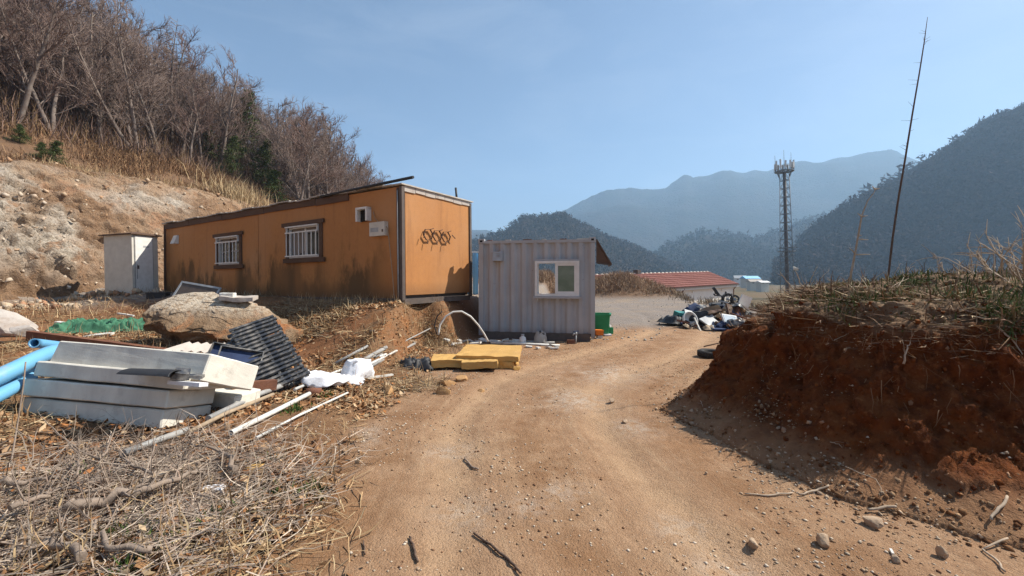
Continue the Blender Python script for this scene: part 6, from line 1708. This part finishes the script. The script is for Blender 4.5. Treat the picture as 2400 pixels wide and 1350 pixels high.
# leaf litter and straw on the left
def f_lit(x, y):
    e = np.interp(y, EDGE_Y, EDGE_X) - x; w = 0.45 * fbm(x * 1.2, y * 1.2, octs=4, seed=31)
    return ss(-0.25, 0.6, e + w) * (1 - ss(9.3, 9.8, y + 0.45 * (x + 2.4)))
r = np.random.default_rng(12)
x, y = samp(34000, -9, -0.6, 1.5, 9.6, 7, f_lit, 0.35, 0.9, 1.5)
n = len(x); z = H0(x, y) + 0.012 + r.exponential(0.01, n)
sz = r.uniform(0.018, 0.05, n)
fr = r.normal(0, 1, (n, 3, 1)); 
na = r.normal(0, 0.5, (n, 3)); na[:, 2] = 1; na /= np.linalg.norm(na, axis=1)[:, None]
t1 = np.cross(na, r.normal(0, 1, (n, 3))); t1 /= np.linalg.norm(t1, axis=1)[:, None]; t2 = np.cross(na, t1)
ctr = np.stack([x, y, z], 1)
L1 = t1 * sz[:, None]; L2 = t2 * (sz * r.uniform(0.3, 0.7, n))[:, None]; cu = na * (sz * r.uniform(-0.2, 0.5, n))[:, None]
V_ = np.stack([ctr - L1 + cu * 0.8, ctr - L2, ctr + L1 + cu, ctr + L2 + cu * 0.3], 1).reshape(-1, 3)
F_ = np.arange(n * 4).reshape(n, 4); F_ = np.concatenate([F_[:, [0, 1, 2]], F_[:, [0, 2, 3]]])
cc = np.array(LEAF)[r.integers(0, len(LEAF), n)] * r.uniform(0.7, 1.25, (n, 1))
o = link_mesh('leaf_litter', np_mesh('leaf_litter', V_, F_, False, np.repeat(cc, 4, 0)), M['blade']); tag(o, 'fallen brown leaves covering the ground left of the track', 'leaves', kind='stuff')
x, y = samp(15000, -9, -0.9, 1.5, 9.8, 8, lambda a, b: f_lit(a, b), 0.3, 0.8, 1.4)
blades('straw', x, y, 0.24, 0.008, STRAW, 8, 'scattered dry straw on the ground left of the track', flat=0.86, zoff=0.02, curve=0.25, lean=0.6)
def f_bankg(x, y):
    d1 = (x + 2.46) * -0.51 + (y - 9.63) * -0.86; return ss(-0.4, 0.3, d1) * (1 - ss(2.5, 4.5, d1)) * ((x > -9) & (x < -1.0))
x, y = samp(9000, -9, -1.0, 6, 13, 9, f_bankg, 0.3, 0.8)
blades('bank_grass', x, y, 0.26, 0.009, STRAW + [(0.25, 0.19, 0.13)], 9, 'matted dry grass on the slope below the orange cabin', flat=0.8, zoff=0.015, lean=0.9)
x = rng.normal(-1.75, 0.35, 1500); y = rng.normal(9.95, 0.3, 1500)
blades('tuft_grass', x, y, 0.20, 0.009, STRAW, 10, 'dry grass tuft on the bank between the cabin and the container', flat=0.4, zoff=0.01, lean=1.0)
def f_left(x, y):
    return ((x < -5) & (y > 6)) * (1 - ss(-0.5, 1.0, hill_s(x, y))) * ss(5, 9, -x) * 0.8
x, y = samp(6000, -17, -5, 6, 16, 11, f_left, 0.35, 0.6)
blades('terrace_grass', x, y, 0.32, 0.010, STRAW + SLOPE, 11, 'thin dry grass between the boulder and the white shed', flat=0.6, zoff=0.01, lean=0.8)
# green weeds
gx, gy = [], []
for (px, py, n, s) in ((640, 1165, 130, 0.05), (725, 1160, 150, 0.05), (310, 1258, 90, 0.06), (380, 1275, 60, 0.05), (245, 1275, 60, 0.04), (690, 965, 80, 0.08), (770, 930, 70, 0.08), (520, 1215, 60, 0.06), (215, 1110, 80, 0.1), (640, 1085, 40, 0.08), (300, 1345, 50, 0.04)):
    p = G(px, py); gx.append(rng.normal(p.x, s, n)); gy.append(rng.normal(p.y, s, n))
blades('green_weeds', np.concatenate(gx), np.concatenate(gy), 0.085, 0.011, GREEN, 12, 'small green weeds sprouting through the leaf litter', lean=0.7)
# pebbles on the track
def pebbles(name, x, y, smin, smax, cols, seed, label, z=None, blocky=False):
    r = np.random.default_rng(seed); n = len(x)
    z = H0(x, y) + MZ(x, y) if z is None else z
    s = smin + (smax - smin) * r.random(n) ** 3.5
    oc_ = np.array([(1, 0, 0), (-1, 0, 0), (0, 1, 0), (0, -1, 0), (0, 0, 1), (0, 0, -0.6)], float)
    V_ = oc_[None] * r.uniform(0.6, 1.3, (n, 6, 1)) * s[:, None, None] * np.array([1.15, 1, 0.65])
    a = r.uniform(0, 2 * pi, n); ca, sa = np.cos(a), np.sin(a)
    V_ = np.stack([V_[..., 0] * ca[:, None] - V_[..., 1] * sa[:, None], V_[..., 0] * sa[:, None] + V_[..., 1] * ca[:, None], V_[..., 2]], -1)
    if blocky:
        cb_ = np.array([(i, j, k) for i in (-1, 1) for j in (-1, 1) for k in (-1, 1)], float)
        V_ = (cb_[None] + r.uniform(-0.55, 0.55, (n, 8, 3))) * s[:, None, None] * 0.6 * r.uniform(0.55, 1.3, (n, 1, 3))
        q_ = r.normal(0, 1, (n, 4)); q_ /= np.linalg.norm(q_, axis=1)[:, None]; w_, x_, y_, z_ = q_.T
        Rm = np.stack([1 - 2 * (y_**2 + z_**2), 2 * (x_*y_ - z_*w_), 2 * (x_*z_ + y_*w_), 2 * (x_*y_ + z_*w_), 1 - 2 * (x_**2 + z_**2), 2 * (y_*z_ - x_*w_), 2 * (x_*z_ - y_*w_), 2 * (y_*z_ + x_*w_), 1 - 2 * (x_**2 + y_**2)], 1).reshape(n, 3, 3)
        V_ = np.einsum('nij,nkj->nki', Rm, V_) + np.stack([x, y, z + s * 0.12], 1)[:, None]
        f = np.array([(0, 1, 3), (0, 3, 2), (4, 6, 7), (4, 7, 5), (0, 4, 5), (0, 5, 1), (2, 3, 7), (2, 7, 6), (0, 2, 6), (0, 6, 4), (1, 5, 7), (1, 7, 3)])
        F_ = (np.arange(n)[:, None, None] * 8 + f[None]).reshape(-1, 3)
        c = np.array(cols)[r.integers(0, len(cols), n)] * r.uniform(0.75, 1.25, (n, 1))
        o = link_mesh(name, np_mesh(name, V_.reshape(-1, 3), F_, False, np.repeat(c, 8, 0)), M['blade']); tag(o, label, 'pebbles', kind='stuff')
        return
    V_ += np.stack([x, y, z + s * 0.15], 1)[:, None]
    f = np.array([(0, 2, 4), (2, 1, 4), (1, 3, 4), (3, 0, 4), (2, 0, 5), (1, 2, 5), (3, 1, 5), (0, 3, 5)])
    F_ = (np.arange(n)[:, None, None] * 6 + f[None]).reshape(-1, 3)
    c = np.array(cols)[r.integers(0, len(cols), n)] * r.uniform(0.75, 1.25, (n, 1))
    o = link_mesh(name, np_mesh(name, V_.reshape(-1, 3), F_, False, np.repeat(c, 6, 0)), M['blade']); tag(o, label, 'pebbles', kind='stuff')
PEB = [(0.36, 0.25, 0.16), (0.28, 0.18, 0.11), (0.45, 0.36, 0.26), (0.22, 0.12, 0.07), (0.52, 0.44, 0.35)]
def f_road(x, y):
    rd_ = pldist(x, y, ROADC); return 0.45 + 0.55 * ss(0.9, 1.5, rd_)
x, y = samp(26000, -2.2, 4.5, 1.5, 12, 13, f_road, 0.35, 0.9, 1.7)
pebbles('track_pebbles', x, y, 0.003, 0.016, PEB, 13, 'pebbles and grit strewn over the dirt track')
x, y = samp(5000, -3, 16, 11, 40, 14, lambda a, b: np.ones_like(a) * 0.7, 0.4, 0.4, 1.5)
pebbles('yard_gravel', x, y, 0.010, 0.05, [(0.36, 0.33, 0.29), (0.28, 0.25, 0.22), (0.45, 0.41, 0.36)], 14, 'loose gravel strewn over the yard beyond the container')
# pebbles and crumbs on the red bank
vco = np.array([v.co for v in bank.data.vertices]); vno = np.array([v.normal for v in bank.data.vertices])
front = np.where((vco[:, 2] > 0.03) & (vco[:, 1] < 9) & (vno[:, 2] < 0.93))[0]
front = front[vno[front, 2] < 0.72]; pk = rng.choice(front, 9000); jx = rng.normal(0, 0.012, 9000)
pebbles('bank_stones', vco[pk, 0] + jx, vco[pk, 1] + jx, 0.004, 0.022, [(0.15, 0.045, 0.014), (0.19, 0.065, 0.02), (0.11, 0.032, 0.010), (0.13, 0.04, 0.012), (0.17, 0.055, 0.018), (0.14, 0.045, 0.014), (0.10, 0.03, 0.01), (0.15, 0.05, 0.016), (0.12, 0.038, 0.012), (0.30, 0.18, 0.11)], 15, 'stones and crumbs stuck in the red earth bank', z=vco[pk, 2], blocky=True)
ftk = np.where((vco[:, 2] > 0.0) & (vco[:, 2] < 0.35) & (vco[:, 1] < 6.0))[0]
pk = rng.choice(ftk, 3200); jx = rng.normal(0, 0.06, 3200); jy = rng.normal(0, 0.06, 3200)
xx, yy = vco[pk, 0] + jx - 0.08, vco[pk, 1] + jy - 0.05
pebbles('foot_rubble', xx, yy, 0.004, 0.024, [(0.30, 0.19, 0.11), (0.22, 0.12, 0.06), (0.16, 0.075, 0.035), (0.19, 0.10, 0.05), (0.40, 0.30, 0.21)], 16, 'rubble gathered along the foot of the red bank', z=np.maximum(H0(xx, yy) + MZ(xx, yy), 0), blocky=True)
def f_scree(x, y):
    s = hill_s(x, y); return np.exp(-((s + 0.3) / 1.3) ** 2) * ((y > 8) & (y < 26))
x, y = samp(2600, -19, -11, 8, 26, 23, f_scree, 0.3, 0.7)
pebbles('scree', x, y, 0.02, 0.14, [(0.44, 0.34, 0.24), (0.34, 0.25, 0.17), (0.50, 0.41, 0.31), (0.36, 0.20, 0.12)], 23, 'broken stones fallen along the foot of the rock face', z=H0(x, y) + 0.03, blocky=True)
ang_co = np.array([v.co for v in rf.data.vertices])
rk = rng.choice(len(ang_co), 4200); rc = ang_co[rk]; pale = rc[:, 1] < 16.5
mk_ = rng.random(len(rk)) < np.where(pale, 1.0, 0.45); rc = rc[mk_] + rng.normal(0, 0.12, (mk_.sum(), 3)) * np.array([0.5, 1, 0.5])
near_ = rc[:, 1] < 16.5
pebbles('pale_rock_chips', rc[near_, 0], rc[near_, 1], 0.015, 0.11, [(0.50, 0.43, 0.35), (0.44, 0.36, 0.28), (0.36, 0.28, 0.21), (0.46, 0.37, 0.28), (0.40, 0.28, 0.19)], 25, 'broken pale rock chips jutting from the cut at the left', z=rc[near_, 2] - 0.03, blocky=True)
pebbles('brown_rock_chips', rc[~near_, 0], rc[~near_, 1], 0.02, 0.13, [(0.42, 0.30, 0.20), (0.36, 0.22, 0.13), (0.46, 0.37, 0.28), (0.30, 0.20, 0.13)], 26, 'broken brown rock chips in the soil slope behind the shed', z=rc[~near_, 2] - 0.03, blocky=True)
# ---- vegetation on the bank
def f_top(x, y):
    z = MZ(x, y); px = 1200 + x / y * F
    return ss(1.0, 1.22, z) * (px < 2700)
x, y = samp(17000, 2.4, 11, 3.0, 11, 17, f_top, 0.35, 1.0, 1.3)
blades('bank_straw', x, y, 0.30, 0.010, [(0.42, 0.31, 0.19), (0.27, 0.18, 0.11), (0.17, 0.105, 0.07), (0.10, 0.06, 0.04), (0.13, 0.08, 0.05), (0.22, 0.14, 0.09), (0.50, 0.40, 0.26)], 17, 'tangle of dead stalks on top of the red bank', flat=0.955, zoff=0.045, lean=1.0)
x, y = samp(9000, 2.4, 11, 3.0, 11, 18, f_top, 0.14, 0.8, 1.3)
blades('bank_weeds', x, y, 0.10, 0.012, [(0.075, 0.11, 0.035), (0.11, 0.14, 0.05), (0.05, 0.08, 0.025), (0.14, 0.15, 0.06)], 18, 'green weeds growing through the dead stalks on the bank', flat=0.55, lean=0.9, zoff=0.02)
r_ = np.random.default_rng(30); x = r_.uniform(3.2, 5.4, 4200); y = 3.35 + 0.25 * (x - 4.1) ** 2 + r_.exponential(0.5, 4200)
k_ = (MZ(x, y) > 0.98) & (fbm(x * 1.6, y * 1.6, octs=3, seed=30) > -0.12); x, y = x[k_], y[k_]
blades('brow_weeds', x, y, 0.15, 0.010, [(0.075, 0.115, 0.035), (0.10, 0.135, 0.05), (0.05, 0.085, 0.028), (0.19, 0.15, 0.08), (0.28, 0.20, 0.12)], 30, 'green weeds crowding the brow of the bank near the right edge', flat=0.3, lean=0.9, zoff=0.03)
# overhanging roots and dead grass on the brow
brow = np.where((vco[:, 2] > 0.95) & (vco[:, 2] < 1.3) & (vno[:, 2] < 0.85) & (vco[:, 1] < 8))[0]
pk = rng.choice(brow, 2600)
o = blades('brow_roots', vco[pk, 0], vco[pk, 1], 0.24, 0.007, [(0.16, 0.09, 0.055), (0.24, 0.15, 0.09), (0.11, 0.06, 0.035), (0.30, 0.20, 0.12)], 19, 'dangling roots and dead grass on the brow of the bank', flat=0.75, lean=1.6, curve=0.7, zf=vco[pk, 2] + 0.01)
rt_i = np.where((vco[:, 2] > 0.55) & (vco[:, 2] < 1.25) & (vno[:, 2] < 0.6) & (vco[:, 1] < 7))[0]
pk = rng.choice(rt_i, 420); nn_ = vno[pk]; g_ = np.array([0, 0, -1.0]) - nn_ * (-nn_[:, 2:3]); g_ /= np.linalg.norm(g_, axis=1)[:, None]
g_ += rng.normal(0, 0.25, g_.shape); L_ = rng.uniform(0.05, 0.2, (420, 1)); b_ = vco[pk] + nn_ * 0.02; m_ = b_ + g_ * L_ * 0.5 + nn_ * 0.03; e_ = b_ + g_ * L_ + rng.normal(0, 0.045, g_.shape) + nn_ * 0.02
sd_ = np.cross(g_, nn_); sd_ /= np.linalg.norm(sd_, axis=1)[:, None]; w_ = rng.uniform(0.001, 0.0035, (420, 1)); hw_ = sd_ * w_
V_ = np.stack([b_ - hw_, b_ + hw_, m_ + hw_ * 0.8, m_ - hw_ * 0.8, e_], 1).reshape(-1, 3); k_ = np.arange(420)[:, None] * 5
F_ = np.concatenate([k_ + np.array([[0, 1, 2]]), k_ + np.array([[0, 2, 3]]), k_ + np.array([[3, 2, 4]])])
cc = np.array([(0.26, 0.15, 0.08), (0.18, 0.09, 0.045), (0.22, 0.12, 0.065)])[rng.integers(0, 3, 420)]
o = link_mesh('hanging_roots', np_mesh('hanging_roots', V_, F_, False, np.repeat(cc, 5, 0)), M['blade']); tag(o, 'thin roots hanging down the face of the red bank', 'roots', kind='stuff')
# named branches
def branch(seed, pts, r0, m, label, n=7, tl=0.35, name='dead_branch', grp=None, tn=3):
    rr = random.Random(seed); o0 = pts[0].copy(); P_ = []
    for a, b in zip(pts[:-1], pts[1:]):
        for k in range(4): P_.append(a.lerp(b, k / 4) - o0)
    P_.append(pts[-1] - o0)
    P_ = [p + Vector((rr.gauss(0, r0 * 0.6), rr.gauss(0, r0 * 0.6), rr.gauss(0, r0 * 0.5))) for p in P_]
    mb = MB(); k_ = len(P_) - 1
    mb.tube(P_, [r0 * (1 - 0.75 * k / k_) for k in range(k_ + 1)], 7)
    for k in range(n):
        f = 0.15 + 0.85 * (k + rr.random()) / n; i = min(int(f * k_), k_ - 1); q = P_[i].lerp(P_[i + 1], f * k_ - i)
        d = rdir((P_[i + 1] - P_[i]).normalized(), rr.uniform(0.4, 1.0), rr); d.z = abs(d.z) * 0.7 + 0.05; d.normalize()
        L = tl * rr.uniform(0.5, 1.2); sp, sd2 = seg_path(q, d, L, rr, 4, 0.22, 0.03); r1 = r0 * 0.36 * (1 - 0.5 * f)
        mb.tube(sp, [r1, r1 * .85, r1 * .7, r1 * .5, r1 * .3], 4, cap=False)
        for j in range(tn):
            g = rr.uniform(0.3, 0.95); i3 = min(int(g * 4), 3); q3 = sp[i3].lerp(sp[i3 + 1], g * 4 - i3)
            e = q3 + rdir((sp[i3 + 1] - sp[i3]).normalized(), rr.uniform(0.4, 0.9), rr) * L * rr.uniform(0.25, 0.6)
            mb.tube([q3, q3.lerp(e, .5) + Vector((0, 0, 0.01)), e], [r1 * .5, r1 * .4, r1 * .2], 3, cap=False)
    o = mb.build(name, m); o.location = o0
    return tag(o, label, 'branch', grp)
def gb_(*pp, lift=0.03): return [G(px, py, lift) for px, py in pp]
BG = 'dead branches heaped in the left foreground'
branch(1, gb_((150, 1235), (250, 1215), (330, 1200), (420, 1160), (480, 1140), lift=0.12), 0.036, M['bark'], 'thickest grey dead branch across the brush heap', 8, 0.3)
branch(2, gb_((0, 1165), (60, 1175), (130, 1160), (180, 1180), lift=0.12), 0.022, M['bark'], 'crooked branch entering at the left edge of the brush heap', 6, 0.3)
branch(3, gb_((350, 1330), (270, 1325), (240, 1290), (222, 1268), (205, 1240), lift=0.09), 0.020, M['bark'], 'pale bent branch curving up at the bottom left', 5, 0.25)
branch(4, gb_((20, 1250), (90, 1220), (130, 1195), (230, 1205), lift=0.14), 0.019, M['bark'], 'forked branch arching over the left of the brush heap', 8, 0.35)
branch(5, gb_((560, 1130), (520, 1085), (440, 1070), lift=0.10), 0.022, M['bark'], 'branch curving down at the right of the brush heap', 6, 0.3)
branch(6, gb_((330, 1175), (420, 1145), (470, 1122), lift=0.14), 0.014, M['stalk'], 'straight reddish stick on top of the brush heap', 3, 0.2)
branch(7, gb_((380, 1165), (330, 1130), (280, 1100), (262, 1070), lift=0.10), 0.013, M['bark'], 'thin branch rising towards the foam blocks', 9, 0.35)
branch(8, gb_((250, 1120), (170, 1075), (110, 1020), (85, 985), lift=0.10), 0.008, M['bark'], 'long thin twig reaching up to the left of the foam blocks', 7, 0.25)
branch(9, gb_((240, 1110), (262, 1060), (280, 1020), lift=0.12), 0.009, M['bark'], 'upright twig fork before the bottom foam block', 8, 0.22)
branch(10, gb_((470, 1110), (400, 1090), (330, 1075), lift=0.08), 0.011, M['bark'], 'twiggy branch under the grey half buried pole', 9, 0.3)
branch(11, gb_((60, 1330), (20, 1290), (-40, 1260), lift=0.06), 0.014, M['bark'], 'branch at the bottom left corner', 6, 0.25)
branch(12, gb_((200, 1350), (120, 1310), (30, 1345), lift=0.10), 0.024, M['bark'], 'thick grey branch lying at the bottom left edge', 5, 0.25)
branch(13, gb_((700, 978), (760, 945), (812, 920), lift=0.03), 0.008, M['stalk'], 'thin pale twig below the white sacks', 2, 0.15)
branch(14, gb_((615, 1335), (690, 1300), (780, 1285), lift=0.02), 0.006, M['stalk'], 'long straw coloured twig at the bottom beside the track', 1, 0.1)
branch(15, gb_((180, 1160), (190, 1110), (150, 1060), lift=0.12), 0.009, M['bark'], 'twig standing up in the middle of the brush heap', 8, 0.25)
# fine brushwood mass
bxs, bys = samp(4200, -4.2, -1.3, 1.6, 4.3, 20, lambda x, y: np.exp(-(((x + 2.55 + 0.12 * (y - 3)) / 0.95) ** 2 + ((y - 2.95) / 0.8) ** 2)) )
blades('brushwood', bxs, bys, 0.36, 0.0055, [(0.36, 0.29, 0.23), (0.28, 0.215, 0.165), (0.44, 0.36, 0.285), (0.24, 0.17, 0.13)], 20, 'fine dead twigs of the brush heap in the left foreground', flat=0.94, zoff=0.05, lean=0.9, curve=0.35)
line_obj('thin_stalk', 'thin grey stalk standing before the left end of the foam blocks', 'stalk', [G(22, 1110), P(40, 1000, 3.7), P(55, 900, 3.75), P(60, 848, 3.8)], 0.006, M['bark'], 5, sub=3)
# ---- on the bank: stalks, sapling, boulder, bags
def bpt(px, py, d): return P(px, py, d)
b0 = G(2070, 672, 0.0)
d0 = 6.3
def stalk_pts(pp, d): return [P(a, b, d) for a, b in pp]
bs_ = thing('tall_stalk', 'very tall bare stalk leaning to the right on top of the red bank', 'stalk', P(2072, 672, 6.4))
L0 = bs_.location.copy()
pts = [P(a, b, 6.4) - L0 for a, b in ((2071, 690), (2083, 640), (2092, 560), (2105, 470), (2122, 370), (2138, 270), (2155, 170), (2166, 100), (2174, 40))]
MB().tube(pts, [0.015, 0.015, 0.0145, 0.0135, 0.0125, 0.011, 0.009, 0.007, 0.003], 7).build('stem', M['bark_dark'], bs_)
m = MB(); rr = random.Random(4)
for k in range(22):
    f = rr.uniform(0.35, 0.98); i = min(int(f * 8), 7); q = pts[i].lerp(pts[i + 1], f * 8 - i)
    d = Vector((rr.choice((-1, 1)) * rr.uniform(0.5, 1), rr.gauss(0, 0.4), rr.uniform(0.0, 0.6))).normalized()
    m.tube([q, q + d * rr.uniform(0.05, 0.16)], [0.003, 0.0012], 3, cap=False)
m.build('side_twigs', M['bark_dark'], bs_)['kind'] = 'stuff'
sp = thing('sapling', 'pale bare sapling with level side shoots left of the tall stalk', 'sapling', P(1990, 668, 6.8))
L0 = sp.location.copy()
pts = [P(a, b, 6.8) - L0 for a, b in ((1988, 690), (1995, 640), (2005, 590), (2013, 545), (2020, 505), (2034, 470), (2048, 452), (2054, 440))]
MB().tube(pts, [0.017, 0.016, 0.014, 0.013, 0.011, 0.008, 0.006, 0.004], 7).build('stem', M['stalk'], sp)
for (a, b, c, dd) in ((2005, 597, 2040, 596), (2014, 561, 2036, 562), (2013, 553, 2020, 551), (2020, 508, 2034, 505), (2004, 594, 1990, 580), (2020, 508, 2010, 500), (2052, 445, 2044, 436), (2053, 444, 2062, 441)):
    p, q = P(a, b, 6.8) - L0, P(c, dd, 6.75) - L0
    MB().tube([p, p.lerp(q, .5), q], [0.011, 0.009, 0.004], 5).build('side_shoot', M['stalk'], sp)
for k, (pp, d, r_, lab) in enumerate(((((1868, 692), (1850, 665), (1828, 640)), 6.6, 0.014, 'broken pale stalk leaning left at the far end of the bank top'), (((1885, 680), (1872, 655), (1862, 628)), 6.9, 0.012, 'pale stalk with a curled dry leaf at the tip'),
                               (((1895, 668), (1905, 645), (1916, 625)), 6.9, 0.009, 'short pale stalk leaning right beside the curled one'), (((1915, 665), (1930, 645), (1945, 632)), 7.0, 0.007, 'thin grey stalk right of the short pale one'),
                               (((2088, 672), (2098, 645), (2110, 618)), 6.2, 0.009, 'grey stalk standing right of the tall stalk'))):
    branch(40 + k, [P(a, b, d) for a, b in pp], r_, M['stalk'], lab, 2, 0.12, 'dead_stalk', tn=1)
m = MB(); m.add([(0, 0, 0), (0.10, 0, 0.05), (0.14, 0.02, 0.03), (0.05, 0.01, -0.03), (0.02, 0.005, 0.02)], [(0, 1, 4), (1, 2, 3), (0, 4, 3), (4, 1, 3)])
single('dry_leaf', m.mesh('dry_leaf'), M['white_pvc'], 'curled whitish leaf at the tip of a stalk on the bank', 'leaf', P(1858, 625, 6.9), (0, 0.7, 0.2))
def shrub(px, d, hgt, seed, label, n=9, sp_=0.5):
    x = (px - 1200) / F * d; o = thing('bare_shrub', label, 'shrub', (x, d, Hs(x, d) - 0.05)); rr = random.Random(seed)
    for k in range(n):
        a = rr.uniform(0, 2 * pi); dv = Vector((math.cos(a) * sp_, math.sin(a) * sp_, 1)).normalized(); L = hgt * rr.uniform(0.5, 1.1)
        pts, _ = seg_path(Vector((rr.gauss(0, .05), rr.gauss(0, .05), 0)), dv, L, rr, 5, 0.17)
        mb = MB(); mb.tube(pts, [0.010, 0.009, 0.008, 0.006, 0.004, 0.002], 5, cap=False)
        for j in range(5):
            f = rr.uniform(0.3, 1); i = min(int(f * 5), 4); q = pts[i].lerp(pts[i + 1], f * 5 - i)
            e = q + rdir((pts[i + 1] - pts[i]).normalized(), rr.uniform(0.5, 1.0), rr) * L * rr.uniform(0.12, 0.3)
            mb.tube([q, q.lerp(e, .6) + Vector((0, 0, .01)), e], [0.005, 0.004, 0.002], 3, cap=False)
        mb.build('stem', M['stalk'], o)
shrub(2330, 5.0, 0.75, 1, 'bare thorny shrub on the bank near the right edge', 10)
shrub(2400, 4.4, 0.85, 2, 'tall bare shrub at the right edge of the bank', 12)
shrub(2225, 6.0, 0.5, 3, 'low bare shrub between the two black bags on the bank', 6)
shrub(2290, 6.2, 0.55, 4, 'thin bare shrub behind the smaller black bag', 6)
shrub(2120, 7.4, 0.4, 5, 'low shrub at the back of the bank top', 6)
shrub(2440, 5.6, 1.0, 6, 'bare shrub cut off by the right edge', 12)
single('bank_boulder', rock_mesh('bank_boulder', (0.32, 0.28, 0.24), 88, 4, 0.25), M['concrete'], 'grey rounded stone on the brow of the red bank', 'stone', P(2140, 750, 4.75), (0, 0.2, 0.3))
single('plastic_scrap', crumple('plastic_scrap', 0.22, 0.2, 0.10, 60, 14, 10), M['black'], 'black plastic bundle at the skyline of the bank', 'bag', P(2185, 662, 6.6), (0, 0, 0.3))
single('plastic_bag', sack_mesh('plastic_bag', 0.28, 0.22, 0.16, 61), M['black'], 'crumpled black bag on the right of the bank top', 'bag', P(2322, 684, 5.6), (0, 0, 0.3))
single('plastic_bag', sack_mesh('plastic_bag', 0.13, 0.1, 0.18, 62), M['black'], 'small black scrap left of the tall stalk on the bank', 'bag', P(2026, 664, 6.6), (0, 0, 0.3))
single('pale_plank', rough_mesh('pale_plank', (0.4, 0.09, 0.03), 3, 0.008, 6, 4), M['stalk'], 'pale bark slab at the right edge of the bank top', 'bark', P(2390, 705, 4.6), (0, 0.05, 0.3))
single('white_scrap', rough_mesh('white_scrap', (0.10, 0.05, 0.02), 3, 0.01, 9, 5), M['white_pvc'], 'white scrap on the brow at the right edge', 'scrap', P(2395, 802, 3.72), (0.2, 0.1, 0.3))
SB = [((1870, 742), (1960, 722), (2040, 708), 'long stick lying along the brow of the bank', 0.010), ((1925, 785), (1885, 757), (1845, 730), 'stick sloping down the far end of the brow', 0.006),
      ((2040, 735), (2090, 690), (2115, 655), 'stick slanting up before the tall stalk', 0.008), ((1985, 740), (2012, 720), (2030, 705), 'short pale stick in the tangle of stalks', 0.008),
      ((2200, 720), (2290, 745), (2400, 770), 'long thin stick lying on the right of the bank', 0.007), ((2330, 775), (2370, 820), (2395, 870), 'pale root hanging down at the right edge', 0.008),
      ((1835, 787), (1858, 786), (1875, 787), 'short white stick stuck in the upper bank', 0.010), ((2000, 745), (2060, 690), (2130, 655), 'stick rising across the green weeds', 0.007),
      ((1930, 820), (1960, 800), (1980, 790), 'reddish root on the upper bank face', 0.006), ((2110, 860), (2118, 830), (2125, 810), 'light root hanging on the bank face', 0.008),
      ((1940, 1042), (1960, 1050), (1968, 1058), 'tiny forked twig low on the bank', 0.004), ((1975, 1100), (2045, 1130), (2060, 1170), 'thin crooked root low on the bank', 0.005),
      ((1632, 930), (1640, 945), (1645, 958), 'pale bent twig at the near end of the bank foot', 0.007)]
for k, (a, b, c, lab, r_) in enumerate(SB):
    pts = [G(*q) + Vector((0, -0.03, 0.03)) for q in (a, b, c)]
    branch(70 + k, pts, r_, M['stalk'], lab, 2, 0.14, 'dead_stick', tn=1)
# ------------------------------------------------------------------ haze
hz = MB(); zlo, zhi = -8.0, 668.0
hz.box((0, (GX - 400) / 2 + 0, (zlo + zhi) / 2), (2 * GX + 400, GX + 400 + 800, zhi - zlo))
me = hz.mesh('haze')
hm = bpy.data.materials.new('valley_haze'); hm.use_nodes = True
ht = hm.node_tree; ht.nodes.clear()
pv = ht.nodes.new('ShaderNodeVolumePrincipled')
pv.inputs['Color'].default_value = (0.46, 0.71, 1.0, 1)
pv.inputs['Density'].default_value = HAZE
pv.inputs['Anisotropy'].default_value = 0.2
ho = ht.nodes.new('ShaderNodeOutputMaterial')
ht.links.new(pv.outputs[0], ho.inputs['Volume'])
hz_o = link_mesh('haze', me, hm)
tag(hz_o, 'blue haze filling the valley air', 'haze', kind='stuff')
